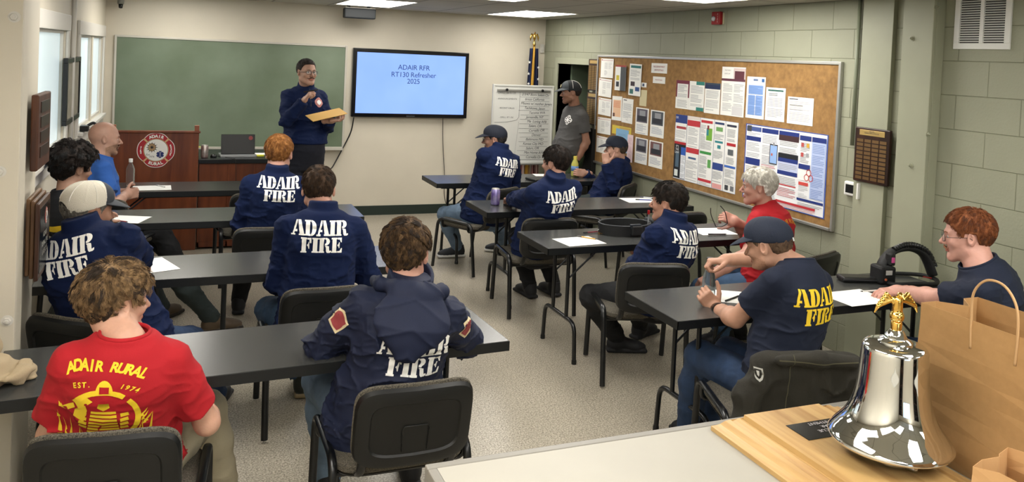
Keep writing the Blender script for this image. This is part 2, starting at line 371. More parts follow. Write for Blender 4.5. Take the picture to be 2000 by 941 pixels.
# back wall behind the camera, seen only in reflections
w = MB(); w.bb((XL-.2, YB-.15, 0), (XR+.2, YB, .9)); w.bb((XL-.2, YB-.15, 2.0), (XR+.2, YB, HC)); w.bb((XL-.2, YB-.15, .9), (.2, YB, 2.0)); w.bb((1.7, YB-.15, .9), (XR+.2, YB, 2.0))
struct(w.build('wall_back', M_WHITE))
root = bpy.data.objects.new('window_3', None); COL.objects.link(root); root.location = (.95, YB, 1.45); struct(root)
o = MB().bb((-.75, -.1, -.55), (.75, -.08, .55)).build('pane', mat('daylight_pane_blue', '#a9c8e6', .3, emit='#a6c9ee', estr=2.2), root)
m = MB()
for i in range(4): m.bb((-.76+i*.5, -.08, -.56), (-.72+i*.5, 0, .56))
m.bb((-.75, -.08, -.56), (.75, 0, -.52)); m.bb((-.75, -.08, .52), (.75, 0, .56)); m.build('window_frame', M_TRIMW, root)

# ------------------------------------------------------------------ ceiling lights
M_LAMP = mat('lit_diffuser', '#ffffff', .5, emit='#fffaf2', estr=11.0)
M_LAMPF = mat('lit_diffuser_dimmer', '#ffffff', .5, emit='#fffaf2', estr=7.5)
def light(x, y, lab):
    t = thing('ceiling_light', lab, 'ceiling light', (x, y, HC), 0, 'recessed fluorescent ceiling lights')
    m = MB(); a, b = .29, .59
    m.bb((-a-.012, -b-.012, -.008), (a+.012, -b, 0)); m.bb((-a-.012, b, -.008), (a+.012, b+.012, 0)); m.bb((-a-.012, -b, -.008), (-a, b, 0)); m.bb((a, -b, -.008), (a+.012, b, 0))
    m.build('light_frame', M_TRIMW, t); MB().bb((-a, -b, -.005), (a, b, -.001)).build('diffuser', M_LAMPF if y > 8 else M_LAMP, t)
light(1.76, 8.20, 'lit rectangular ceiling light directly above the black speaker')
light(3.51, 8.25, 'lit rectangular ceiling light nearest the eagle-topped flag pole')
light(3.42, 4.68, 'lit ceiling light at the top edge near the red fire alarm')
light(2.35, 5.98, 'ceiling light whose corner just shows at the top edge left of the flag pole')
for x, y in ((-.05, 8.2), (.0, 4.9), (1.75, 3.4), (3.3, 1.6), (1.7, .2), (.0, 1.6), (3.3, -1.2), (.4, -1.0), (1.7, -2.4), (-.2, .1)):  # some rear ones are extra, added to brighten the near left pier
    light(x, y, 'unseen recessed rectangular ceiling light outside the photographed view')

# ------------------------------------------------------------------ front wall
FM = lambda x, z, y=YF: frame((x, y, z), (1, 0, 0), (0, 0, 1))
t = thing('chalkboard', 'wide green chalkboard with a pale frame on the front wall behind the presenter', 'chalkboard', (.5, YF, .8))
x0, x1, z0, z1 = -1.17, 1.175, -.0, 1.135
MB().bb((x0, -.02, z0), (x1, -.004, z1)).build('board_surface', M_GREEN, t)
m = MB(); q = .022
m.bb((x0-q, -.03, z0-q), (x0, 0, z1+q)); m.bb((x1, -.03, z0-q), (x1+q, 0, z1+q)); m.bb((x0, -.03, z1), (x1, 0, z1+q)); m.bb((x0, -.03, z0-q), (x1, 0, z0))
m.build('board_frame', mat('pale_frame', '#bdb9ae', .4, metal=.2), t, bevel=.003)
MB().bb((x0, -.095, z0-.03), (x1, -.03, z0-.015)).bb((x0, -.1, z0-.03), (x1, -.095, z0-.002)).build('chalk_tray', mat('pale_frame', '#bdb9ae'), t)
o = MB().bb((-.62, -.09, .0), (-.33, -.05, .022)).build('yellow_ruler', mat('yellow_paper', '#d8d27a', .7)); o.location = (.5, YF, .787); tag(o, 'long yellow strip lying on the chalk tray left of the laptop', 'ruler')
# television
t = thing('television', 'large wall-mounted television showing a light blue title slide', 'television', (2.452, YF, 1.543))
hw, hh = .695, .394
MB().bb((-hw, -.075, -hh), (hw, -.02, hh)).build('casing', mat('tv_gloss_black', '#08090b', .18), t, bevel=.006)
MB().bb((-.4, -.02, -.2), (.4, 0, .2)).build('wall_mount', M_BLACK, t)
scr = mat('screen_glow', '#6f93d8', .15, emit='#7ba4f2', estr=1.0)
nt, b = nodes_of(scr); tc = nt.nodes.new('ShaderNodeTexCoord'); n = nt.nodes.new('ShaderNodeTexNoise'); n.inputs['Scale'].default_value = 2.0
r = nt.nodes.new('ShaderNodeValToRGB'); r.color_ramp.elements[0].color = lin('#7398ec'); r.color_ramp.elements[1].color = lin('#90b2f6'); nt.links.new(tc.outputs['Object'], n.inputs[0]); nt.links.new(n.outputs['Fac'], r.inputs[0]); nt.links.new(r.outputs[0], b.inputs['Emission Color'])
b.inputs['Base Color'].default_value = (.02, .02, .03, 1)
MB().bb((-hw+.045, -.077, -hh+.045), (hw-.045, -.0755, hh-.045)).build('screen', scr, t)
m = MB(); F0 = frame((0, -.0775, 0), (1, 0, 0), (0, 0, 1))
for s, zz in (('ADAIR RFR', .19), ('RT130 Refresher', .105), ('2025', .03)):
    put_text(m, s, F0 @ Matrix.Translation((.02, zz, 0)), .082, space=.95)
m.build('slide_text', mat('slide_text_ink', '#27407a', .8), t)
MB().bb((-.05, -.078, -hh+.012), (.05, -.0755, -hh+.024)).build('brand_strip', mat('dim_grey', '#3a3c40', .4), t)
def cable(name, pts, lab, r=.004, m=M_BLACK, cat='cable'):
    o = MB().tube(smoothpath(pts, 8), r, 6).build(name, m, smooth=True); return tag(o, lab, cat)
cable('power_cable', [W(691, 229, 9.2), W(685, 258, 9.24), W(668, 292, 9.24), W(650, 325, 9.2), W(636, 345, 9.1), W(630, 420, 8.9)*A1(1, 1, 0)+A1(0, 0, .008)], 'thick black cable hanging diagonally from the left corner of the television', .0075)
cable('thin_cable', [W(865, 231, 9.23), W(865, 280, 9.255), W(868, 340, 9.255), (2.93, 9.25, .2), (2.98, 9.2, .02)], 'thin black cable hanging straight down from under the television')
# speaker bar
t = thing('wall_speaker', 'black box speaker hanging from two brackets under the front ceiling light', 'speaker', (1.755, 8.93, 2.318))
MB().bb((-.172, -.06, -.06), (.172, .06, .052)).build('speaker_box', mat('speaker_cloth', '#101518', .6), t, bevel=.012)
MB().bb((-.165, -.055, .052), (.165, .055, .058)).build('top_plate', M_TRIMW, t, bevel=.002)
for x in (-.12, .1): MB().bb((x-.015, -.015, .058), (x+.015, .015, .082)).build('mounting_bracket', M_BLACK, t)
# camera dome top left
p = W(236, 6, 9.15); t = thing('security_camera', 'small grey camera under the ceiling at the top left of the front wall', 'camera', p)
MB().lathe([(.03, -.01), (.033, .02), (.028, .1), (.0, .11)], 20).build('camera_body', mat('camera_grey', '#77776f', .4), t, smooth=True)
MB().lathe([(0, -.055), (.018, -.05), (.022, -.01)], 16).build('camera_lens', M_BLACK, t, smooth=True)
MB().tube([(0, 0, .08), (0, .12, .1)], .01, 8).build('camera_arm', M_TRIMW, t)
p = W(1062, 95, 9.25); t = thing('wall_sensor', 'small off-white box on the front wall near the right corner', 'sensor', (p[0]-.02, YF, p[2]))
MB().bb((-.025, -.03, -.055), (.025, 0, .055)).build('sensor_housing', M_TRIMW, t, bevel=.006); MB().bb((-.02, -.031, -.02), (.02, -.03, -.018)).build('seam', M_GREYLINE, t)
p = W(914, 385, 9.26); t = thing('power_outlet', 'ivory power outlet low on the front wall below the right-hand tables', 'outlet', (p[0], YF, .33))
MB().bb((-.035, -.008, -.057), (.035, 0, .057)).build('cover_plate', M_TRIMW, t, bevel=.002); MB().bb((-.012, -.0095, .012), (.012, -.008, .035)).build('socket', M_DKLINE, t); MB().bb((-.012, -.0095, -.035), (.012, -.008, -.012)).build('socket', M_DKLINE, t)
# lectern
t = thing('lectern', 'wide reddish-brown wooden lectern with a round red and white fire rescue emblem', 'lectern', (-.22, 7.93, 0))
MB().bb((-.375, 0, 0), (.35, .03, 1.08)).build('front_panel', M_MAHOG, t, bevel=.004)
MB().bb((-.375, .03, 0), (-.345, .5, 1.0)).build('side_panel', M_MAHOG, t); MB().bb((.32, .03, 0), (.35, .5, 1.0)).build('side_panel', M_MAHOG, t)
MB().bb((-.39, -.012, 1.08), (.362, .045, 1.1)).build('top_rail', M_MAHOG, t, bevel=.004)
MB().bb((-.345, .03, .88), (.32, .5, .9)).build('desk_shelf', M_MAHOG, t)
for x in (-.36, .33): MB().bb((x-.02, .0, 1.1), (x+.02, .04, 1.15)).build('corner_block', mat('pale_mahogany', '#8a5138', .4), t, bevel=.003)
E0 = frame((-.008, -.001, .925), (1, 0, 0), (0, 0, 1))
def emblem(parent, M, R, back='#a4202a'):
    """round-lobed fire service cross: red lobes, white disc, axe wheel and star of life"""
    pol = []
    for k in range(96):
        a = 2*PI*k/96; pol.append((R*(1-.07*abs(math.sin(2*a))**6+.0)*math.cos(a), R*(1-.07*abs(math.sin(2*a))**6)*math.sin(a)))
    mb = MB(); z = 0
    def lay(p, i, s=1.0, lift=0): mb.mi = i; mb.add([M @ V(x*s, y*s, lift) for x, y in p], [tuple(range(len(p)))])
    lay(pol, 1, 1.0, .0008); lay(pol, 0, .965, .0012)
    ring = lambda r, n=64: [(R*r*math.cos(2*PI*k/n), R*r*math.sin(2*PI*k/n)) for k in range(n)]
    for a in (45, 135, 225, 315):
        c, s = math.cos(rad(a)), math.sin(rad(a)); q = [(c*R*r-s*R*w, s*R*r+c*R*w) for r, w in ((.62, -.035), (.93, -.06), (.93, .06), (.62, .035))]; lay(q, 2, 1, .0016)
    lay(ring(.66), 2, 1, .0018); lay(ring(.63), 3, 1, .0022); lay(ring(.615), 1, 1, .0026)
    # wheel
    cx, cy = -.22*R, .16*R; lay([(cx+R*.19*math.cos(a*PI/12), cy+R*.24*math.sin(a*PI/12)) for a in range(24)], 2, 1, .003)
    for a in range(0, 180, 30):
        c, s = math.cos(rad(a)), math.sin(rad(a)); lay([(cx+c*R*r-s*R*w, cy+s*R*r+c*R*w) for r, w in ((-.3, -.012), (.3, -.012), (.3, .012), (-.3, .012))], 3, 1, .0034)
    for a in range(24):
        c, s = math.cos(a*PI/12), math.sin(a*PI/12); c2, s2 = math.cos((a+1)*PI/12), math.sin((a+1)*PI/12)
        lay([(cx+R*.2*c, cy+R*.2*s), (cx+R*.225*c, cy+R*.225*s), (cx+R*.225*c2, cy+R*.225*s2), (cx+R*.2*c2, cy+R*.2*s2)], 3, 1, .0036)
    # star of life
    cx, cy = .22*R, -.25*R
    for a in (30, 90, 150):
        c, s = math.cos(rad(a)), math.sin(rad(a)); lay([(cx+c*R*r-s*R*w, cy+s*R*r+c*R*w) for r, w in ((-.2, -.07), (.2, -.07), (.2, .07), (-.2, .07))], 4, 1, .003+a*1e-6)
    lay([(cx-.012*R, cy-.15*R), (cx+.012*R, cy-.15*R), (cx+.012*R, cy+.15*R), (cx-.012*R, cy+.15*R)], 1, 1, .0036)
    mb.mi = 3; put_text(mb, 'Est.', M @ Matrix.Translation((-.40*R, -.26*R, .003)), R*.15); put_text(mb, '1974', M @ Matrix.Translation((-.22*R, -.38*R, .003)), R*.14)
    mb.mi = 1
    for word, a0, fl in (('ADAIR', 90, 1), ('RURAL', 270, -1)):
        n = len(word)
        for i, ch in enumerate(word):
            a = rad(a0-fl*(i-(n-1)/2)*11.5); r = .795*R
            Mt = M @ Matrix.Translation((r*math.cos(a), r*math.sin(a), .002)) @ Matrix.Rotation(a-PI/2*fl, 4, 'Z'); put_text(mb, ch, Mt, R*.235, bold=R*.012)
    for word, a0, sgn in (('FIRE', 180, 1), ('RESCUE', 0, 1)):
        n = len(word)
        for i, ch in enumerate(word):
            y = -(i-(n-1)/2)*R*.105; x = (1 if a0 == 0 else -1)*math.sqrt((.8*R)**2-y*y); put_text(mb, ch, M @ Matrix.Translation((x, y, .002)), R*.14, bold=R*.006)
    return mb.build('emblem', [mat('emblem_red', back, .5), mat('emblem_white', '#e8e6e0', .5), mat('emblem_tan', '#c9a677', .5), mat('emblem_black', '#15161a', .5), mat('emblem_blue', '#1b2a66', .5)], parent)
emblem(t, E0, .158)
# front desk
t = thing('front_desk', 'reddish wooden desk with a black top beside the lectern', 'desk', (.5, 7.95, 0))
MB().bb((-.368, -.03, .80), (.40, .75, .84)).build('desk_top', mat('black_laminate', '#14171a', .3), t, bevel=.004)
m = MB(); m.bb((-.36, 0, .02), (.38, .7, .80))
for x in (-.36, -.11, .14, .365): m.bb((x, -.008, .02), (x+.018, 0, .80))
m.bb((-.36, -.008, .02), (.38, 0, .07)); m.build('desk_cabinet', M_MAHOG, t, bevel=.002)
t = thing('laptop', 'open black laptop with a round sticker on its lid on the front desk', 'laptop', (.485, 8.17, .84), rad(3))
MB().bb((-.165, -.12, 0), (.165, .10, .02)).build('base', mat('silver_plastic', '#aeb0b2', .3, metal=.5), t, bevel=.004)
m = MB().bb((-.155, -.006, 0), (.155, .004, .19)); o = m.build('screen_lid', mat('lid_black', '#0c0d0f', .3), t, bevel=.003); o.location = (0, -.035, .02); o.rotation_euler = (rad(-8), 0, 0)
o2 = MB().lathe([(.0, 0), (.02, .0), (.02, .001), (0, .001)], 24, (0, 0, 0), Matrix.Rotation(PI/2, 3, 'X')).build('round_sticker', [mat('sticker_red', '#9d4a4a', .5)], o); o2.location = (.115, -.0065, .155)
def can(loc, lab, col, col2, s=1.0, group=None):
    t = thing('drink_can', lab, 'drink can', loc, 0, group)
    MB().lathe([(.026*s, 0), (.032*s, .006*s), (.033*s, .012*s), (.033*s, .108*s), (.029*s, .116*s)], 28).build('can_body', mat('can_'+col, col, .25, metal=.6, col2=col2, nscale=22), t, smooth='auto')
    MB().lathe([(.029*s, .116*s), (.0275*s, .122*s), (.0265*s, .118*s), (0, .118*s)], 28).build('can_lid', M_ALU, t, smooth='auto'); return t
can((.185, 8.03, .84), 'red and silver drink can on the desk against the lectern', '#8d6a66', '#c9c4be')
t = thing('computer_mouse', 'black mouse with its cord on the desk beside the can', 'mouse', (.265, 8.08, .84))
m = MB().lathe([(0, .032), (.015, .03), (.026, .018), (.03, 0)], 16); m.xf(Matrix.Diagonal((1, 1.6, 1, 1))); m.build('mouse_body', M_BLACK, t, smooth=True)
MB().tube(smoothpath([(.0, .05, .005), (.1, -.03, .004), (.16, -.16, .004), (.19, -.192, -.02), (.2, -.2, -.3)], 6), .0025, 5).build('mouse_cord', M_BLACK, t)
o = MB().bb((-.04, -.03, 0), (.04, .03, .012)).build('sticky_notes', mat('bright_yellow_paper', '#d9d640', .7)); o.location = (.685, 8.12, .842); tag(o, 'small pad of yellow notes on the desk right of the laptop', 'notepad')
o = MB().bb((-.07, -.08, 0), (.07, .05, .006)).build('loose_papers', M_PAPER); o.location = (.72, 8.28, .842); tag(o, 'white papers on the desk right of the laptop', 'paper')
# whiteboard easel
p0 = W(965, 168, 8.9); p1 = W(1076, 312, 8.9)
zt, zb, xa, xb = 1.565, .665, 3.375, 4.125
t = thing('whiteboard_easel', 'white flip-chart whiteboard on legs covered in handwritten place names', 'whiteboard', ((xa+xb)/2, 8.9, 0))
hw = (xb-xa)/2; m = MB().bb((-hw, -.012, zb), (hw, .008, zt)).build('board', mat('whiteboard_gloss', '#dcdcd6', .2), t)
m = MB(); q = .02; m.bb((-hw-q, -.02, zb-q), (-hw, .012, zt+q)); m.bb((hw, -.02, zb-q), (hw+q, .012, zt+q)); m.bb((-hw, -.02, zt), (hw, .012, zt+q)); m.bb((-hw, -.02, zb-q), (hw, .012, zb)); m.build('board_frame', mat('board_frame_white', '#cfcfc8', .4), t, bevel=.003)
MB().bb((-hw+.03, -.03, zt-.06), (hw-.03, -.012, zt-.035)).build('clamp_bar', M_ALU, t, bevel=.002)
for x in (-.23, .23): MB().lathe([(.014, 0), (.016, .02), (0, .022)], 16, (x, -.03, zt-.04), Matrix.Rotation(PI/2, 3, 'X')).build('clamp_knob', M_BLACK, t)
MB().bb((-.2, -.07, zb-.03), (.3, -.012, zb-.015)).build('pen_tray', M_ALU, t)
for x in (-hw+.04, hw-.04): MB().tube([(x, -.005, zb-.02), (x, -.12, .0)], .012, 8).build('leg', M_ALU, t); MB().tube([(x*.6, .02, 1.2), (x*.6, .28, 0)], .012, 8).build('leg', M_ALU, t)
m = MB(); Fb = frame((0, -.0125, 0), (1, 0, 0), (0, 0, 1)); rr = random.Random(4)
rows = ['2/3/47 Born Salem Or', '6mos California', 'Misawa w/ mother Jeremy', 'Tachikawa, Japan', 'Tacoma WA', 'Jamesville, NY', 'Me  Loring AFB', 'Salem, OR', 'Corvallis OR', 'Denver', 'Baltimore MD', 'Kansas City MO', 'Salem, OR', 'Mtn Home AFB', 'Corvallis Or']
for i, s in enumerate(rows):
    z = zt-.095-i*.0535; put_text(m, s, Fb @ Matrix.Translation((.16+rr.uniform(-.02, .03), z, 0)) @ Matrix.Rotation(rad(rr.uniform(-2, 2)), 4, 'Z'), .043, shear=.25, space=.93)
    a = Fb @ V(-.05+rr.uniform(-.02, .03), z-.028, .0006); b = Fb @ V(.34, z-.028+rr.uniform(-.006, .006), .0006); m.tube([a, b], .0012, 4)
for s, z, sz in (('DRILL: 04/01/25', -.08, .034), ('- ANNOUNCEMENTS:', -.15, .027), ('- RECENT CALLS:', -.26, .027), ('- DRILL: RT-130', -.37, .027)): put_text(m, s, Fb @ Matrix.Translation((-.215, zt+z, 0)), sz, shear=.1)
m.tube([Fb @ V(*p) for p in [(-.05, zt-.06, .0006), (-.05, zt-.36, .0006), (-.08, zt-.40, .0006), (-.2, zt-.425, .0006), (-.36, zt-.43, .0006)]], .0015, 4); m.tube([Fb @ V(-.05, zt-.42, .0006), Fb @ V(-.09, zb+.03, .0006)], .0008, 4)
m.build('handwriting', mat('marker_ink', '#30383a', .7), t)
o = MB().bb((-.06, -.03, 0), (.03, .01, .035)).build('board_eraser', M_BLACK); o.location = (3.66, 8.862, zb-.014); tag(o, 'black eraser with a red label on the whiteboard tray', 'eraser')
MB().bb((-.045, -.0315, .008), (.01, -.03, .026)).build('label', M_RED, o)
# flag on its pole
t = thing('flag', 'furled national flag with gold fringe on a brass eagle-topped pole behind the whiteboard', 'flag', (3.93, 9.06, 0))
MB().tube([(0, 0, .03), (0, 0, 2.06)], .013, 12).build('flagpole', M_BRASS, t, smooth=True)
MB().lathe([(.13, 0), (.13, .02), (.05, .05), (.02, .07)], 28).build('stand_base', M_BRASS, t, smooth='auto')
m = MB(); m.lathe([(.012, 2.05), (.02, 2.08), (.012, 2.10), (.008, 2.13), (.02, 2.15), (.018, 2.19), (.012, 2.205), (0, 2.22)], 14)
for s in (-1, 1): m.tube([(0, 0, 2.18), (s*.035, 0, 2.2), (s*.05, 0, 2.16), (s*.052, .0, 2.12)], [.012, .016, .012, .003], 8, flat=.4)
m.tube([(0, 0, 2.2), (0, -.015, 2.225), (0, -.03, 2.215)], [.009, .009, .003], 8); m.build('eagle_finial', M_GOLD, t, smooth=True)
def pleats(x0, x1, zt, zb, amp, nf, fan, y=0, n=60, rows=10):
    vs, fs = [], []
    for j in range(rows+1):
        v = j/rows
        for i in range(n+1):
            u = i/n; wd = 1+fan*v; x = (x0+(x1-x0)*u)*wd; vs.append((x, y+amp*(.5+v*.5)*math.sin(u*nf*2*PI), zt+(zb-zt)*v))
    for j in range(rows):
        for i in range(n): a = j*(n+1)+i; fs.append((a, a+1, a+n+2, a+n+1))
    return vs, fs
m = MB(); m.add(*pleats(-.055, .06, 2.03, 1.25, .03, 3.5, .5)); o = m.build('flag_canton', mat('flag_navy', '#121c3c', .85), t, smooth=True); q = o.modifiers.new('s', 'SOLIDIFY'); q.thickness = .003
m = MB(); m.add(*pleats(-.08, .09, 1.25, .45, .05, 4.5, .6)); o = m.build('flag_stripes', mat('flag_red', '#8c2f33', .85, col2='#d0c8bf', nscale=14, stretch=(2, 2, .1)), t, smooth=True); q = o.modifiers.new('s', 'SOLIDIFY'); q.thickness = .003
m = MB(); m.add(*pleats(-.028, -.002, 2.05, .45, .012, 1.5, 1.5, -.045, 20)); o = m.build('gold_fringe', mat('gold_fringe', '#b58a30', .7), t, smooth=True); q = o.modifiers.new('s', 'SOLIDIFY'); q.thickness = .004
for k, (x, z) in enumerate(((-.075, 1.86), (-.08, 1.72), (-.075, 1.6), (.045, 1.8), (.05, 1.66))):
    m = MB(); st = [(x+.02*(1 if i % 2 == 0 else .42)*math.sin(i*PI/5), z+.02*(1 if i % 2 == 0 else .42)*math.cos(i*PI/5)) for i in range(10)]; m.add([(a, -.055, b) for a, b in st], [tuple(range(10))]); m.build('star', mat('star_white', '#d8d8d4', .8), t)

# ------------------------------------------------------------------ right wall furniture
RMx = lambda y, z, x=XR: frame((x, y, z), (0, -1, 0), (0, 0, 1))
BY0, BY1, BZ0, BZ1 = 4.30, 7.79, .83, 1.955
t = thing('bulletin_board', 'long cork bulletin board with an aluminium frame on the green block wall', 'bulletin board', (XR, (BY0+BY1)/2, (BZ0+BZ1)/2))
a, b = (BY1-BY0)/2, (BZ1-BZ0)/2
MB().bb((-.018, -a, -b), (-.004, a, b)).build('cork_surface', mat('cork', '#8d6b3f', .9, noise=.22, nscale=24, bump=.2, bscale=90), t)
m = MB(); q = .022; m.bb((-.028, -a-q, -b-q), (0, -a, b+q)); m.bb((-.028, a, -b-q), (0, a+q, b+q)); m.bb((-.028, -a, b), (0, a, b+q)); m.bb((-.036, -a, -b-q), (0, a, -b)); m.build('board_frame', M_ALU, t, bevel=.003)
PALC = {}
def pm(c):
    return mat('print_'+c.strip('#'), c, .75)
def sheet(name, lab, cat, pxa, pxb, blocks, base='#e4e4de', group=None, X=XR-.020, rot=0, texts=(), w=None, h=None):
    """poster pinned to the right wall; pxa/pxb = its top-left and bottom-right corners seen in the photograph"""
    A = WX(pxa[0], pxa[1], X); B = WX(pxb[0], pxb[1], X); w = (A[1]-B[1])*.93; h = A[2]-B[2]; A[1] -= w*.035
    M = Matrix.Translation((0, 0, 0)); mb = MB(); mats = [pm(base)]; idx = {base: 0}
    def mi(c):
        if c not in idx: idx[c] = len(mats); mats.append(pm(c))
        return idx[c]
    mb.bb((-.0016, -w, -h), (0, 0, 0))
    lv = [0]
    def q(x0, y0, x1, y1, c):
        lv[0] += 1; d = -.0018-lv[0]*.00002; mb.mi = mi(c); mb.add([(d, -x0*w, -y0*h), (d, -x1*w, -y0*h), (d, -x1*w, -y1*h), (d, -x0*w, -y1*h)], [(0, 1, 2, 3)])
    rr = random.Random(int(pxa[0]*7+pxa[1]))
    for bl in blocks:
        x0, y0, x1, y1, c = bl[:5]
        if c.startswith('lines'):
            col = c[5:] or '#9a9b9e'; st = .0115/h; y = y0+st*.3; k = 0
            while y < y1:
                k += 1
                if k % 7: q(x0, y, x1-(x1-x0)*rr.choice((0, .03, .05, .1, .35)), y+st*.38, col)
                y += st
        else: q(x0, y0, x1, y1, c)
    for s, x, y, sz, c in texts:
        mb.mi = mi(c); put_text(mb, s, frame((-.0032, -x*w, -y*h), (0, -1, 0), (0, 0, 1)), sz*h)
    o = mb.build(name, mats); o.location = (X, A[1], A[2]); o.rotation_euler = (rad(rot), 0, 0); return tag(o, lab, cat, group)
ROST = [(.04, .05, .14, .1, '#a03038'), (.16, .09, .95, .11, '#b06068'), (.3, .2, .55, .85, 'lines#a8a8a8'), (.6, .2, .9, .5, 'lines#bbbbbb')]
for i, (a, b) in enumerate((((1174, 114), (1198, 153)), ((1170, 152), (1195, 190)), ((1169, 190), (1194, 227)), ((1167, 228), (1193, 265)), ((1165, 264), (1192, 303)))):
    sheet('roster_sheet', ['topmost white roster sheet in the column at the left end of the cork board', 'second roster sheet from the top in the left column of the cork board', 'third roster sheet from the top in the left column of the cork board', 'fourth roster sheet from the top, left of the yellow and blue papers', 'lowest roster sheet of the left column, beside the seated man resting his chin'][i], 'paper', a, b, ROST, rot=[0, 1.5, 1, -1, 0][i], group='roster sheets in the left column', X=XR-.024)
sheet('pinned_magazine', 'thick booklet with a red edge pinned near the top left of the cork board', 'booklet', (1202, 127), (1222, 178), [(.0, 0, 1, .06, '#a03a38'), (.5, .06, 1, 1, '#4b4e50'), (.12, .4, .4, .6, '#c9b83c'), (.12, .65, .4, .85, '#31343a')], X=XR-.034)
sheet('pinned_newsletter', 'curling newsletter hung from a clip beside the red-edged booklet', 'newsletter', (1230, 124), (1252, 188), [(.1, .05, .95, .13, '#2d6e6c'), (.1, .18, .9, .5, 'lines'), (.15, .56, .5, .7, '#40353a'), (.55, .72, .9, .85, '#2c4a7c'), (.1, .8, .4, .95, '#3a6a64')], X=XR-.028, rot=1)
sheet('job_postings_sign', 'white sign headed FIRE DEPARTMENT JOB POSTINGS', 'sign', (1272, 123), (1304, 144), [], texts=(('FIRE DEPARTMENT', .5, .36, .26, '#a05860'), ('JOB POSTINGS', .5, .7, .26, '#a05860')))
sheet('small_sign', 'small white sign just under the job postings sign', 'sign', (1275, 149), (1300, 164), [], texts=(('PROMOTIONS', .5, .5, .3, '#a86a70'),))
sheet('small_card', 'tiny white card with a dark mark near the job postings sign', 'card', (1253, 161), (1263, 171), [(.2, .2, .6, .8, '#3a4a66')])
sheet('cream_note', 'blank cream note pinned below the tiny card', 'note', (1250, 175), (1263, 208), [], base='#c9bf98')
sheet('orange_notice', 'white notice with an orange text panel beside the roster sheets', 'notice', (1196, 187), (1214, 237), [(.12, .15, .9, .85, '#dfb896'), (.15, .2, .85, .5, 'lines#c06a4a'), (.1, .7, .3, .85, '#5a3a34')], rot=-1)
sheet('typed_letter', 'typed white letter right of the orange notice', 'letter', (1216, 191), (1236, 242), [(.1, .05, .4, .09, '#55585c'), (.1, .2, .9, .8, 'lines'), (.4, .85, .7, .9, 'lines')], rot=1)
sheet('yellow_paper', 'yellow paper pinned behind a blue sheet low on the cork board', 'paper', (1195, 243), (1234, 268), [(.4, .1, .95, .3, '#b59a58')], base='#cdb646')
sheet('blue_paper', 'light blue sheet pinned over the yellow paper', 'paper', (1203, 250), (1227, 300), [(.2, .2, .8, .3, 'lines#6a90b0')], base='#7fa9c9', X=XR-.024)
sheet('pink_paper', 'pale pink sheet hanging beside the blue one, above the seated man in a cap', 'paper', (1226, 262), (1235, 318), [(.2, .1, .8, .9, 'lines#c9a0a8')], base='#dcc4c4', X=XR-.026)
PH = lambda c: [(.08, .04, .92, .55, c), (.3, .1, .75, .35, '#8d8f93'), (.15, .3, .85, .5, '#2b2c33'), (.1, .62, .9, .95, 'lines#8c93a6')]
for a, b, c, l in (((1242, 209), (1266, 265), '#5a5560', 'group photo sheet, upper left of the four with signatures below'), ((1271, 214), (1297, 271), '#4c5258', 'group photo sheet, upper right of the four'), ((1241, 267), (1264, 323), '#62606a', 'group photo sheet, lower left of the four'), ((1268, 273), (1294, 331), '#6b4a48', 'group photo sheet with reddish figures, lower right of the four')):
    sheet('group_photo', l, 'photo sheet', a, b, PH(c), group='group photo sheets')
sheet('maroon_notice', 'notice with a maroon header band, leftmost of the upper poster row', 'notice', (1321, 156), (1346, 214), [(0, 0, 1, .12, '#6e2c3c'), (0, .1, .1, .6, '#6e2c3c'), (.9, .1, 1, .6, '#6e2c3c'), (.15, .15, .85, .58, 'lines'), (.12, .68, .9, .95, 'lines')], rot=0)
sheet('teal_notice', 'notice with teal corners in the upper poster row', 'notice', (1347, 158), (1375, 218), [(.45, 0, 1, .12, '#2e7a70'), (.5, .88, 1, 1, '#2e7a70'), (.1, .14, .9, .86, 'lines')])
sheet('navy_notice', 'notice with a navy header, third in the upper poster row', 'notice', (1377, 161), (1406, 224), [(0, 0, 1, .06, '#33404e'), (0, .06, 1, .2, '#1d2c4e'), (.1, .24, .9, .9, 'lines')])
sheet('family_leave_poster', 'tall poster with a crowd picture on top, highest in the upper row', 'poster', (1410, 130), (1454, 230), [(.5, .02, 1, .25, '#c9b8b4'), (.55, .08, .95, .25, '#5a3038'), (0, .24, 1, .29, '#5e3442'), (.08, .34, .48, .95, 'lines'), (.55, .34, .95, .78, 'lines'), (.5, .8, .95, .98, '#c8c8c8')], texts=(('PAID FAMILY', .26, .07, .035, '#55474c'), ('LEAVE LAW', .24, .14, .035, '#55474c')))
sheet('blue_form_poster', 'poster with large pale blue text panels in the upper row', 'poster', (1459, 149), (1493, 234), [(.35, .05, .6, .1, '#6a7c9e'), (.8, .04, .94, .12, '#2f5d96'), (.1, .2, .9, .42, '#7d9cd0'), (.1, .44, .48, .92, '#7d9cd0'), (.52, .44, .9, .92, '#7d9cd0'), (.13, .22, .87, .9, 'lines#5c7fb8')])
sheet('green_header_notice', 'white notice with a dark green header bar in the upper row', 'notice', (1496, 170), (1533, 239), [(.1, .06, .9, .11, '#265a50'), (.15, .16, .85, .24, 'lines#3c3f42'), (.1, .3, .9, .92, 'lines')])
sheet('table_notice', 'lowest white page at the right end of the upper row, with small tables', 'notice', (1538, 188), (1589, 247), [(.05, .06, .4, .1, '#55585c'), (.08, .3, .6, .32, '#33363a'), (.08, .46, .6, .48, '#33363a'), (.08, .62, .6, .64, '#33363a'), (.08, .14, .9, .9, 'lines#b0b0b0')])
L1 = []
def panel(L, x0, y0, x1, y1, hc, hh=.09, body='lines', base=None):
    if base: L.append((x0, y0, x1, y1, base))
    L.append((x0, y0, x1, y0+hh, hc)); L.append((x0+.015, y0+hh+.02, x1-.015, y1-.01, body))
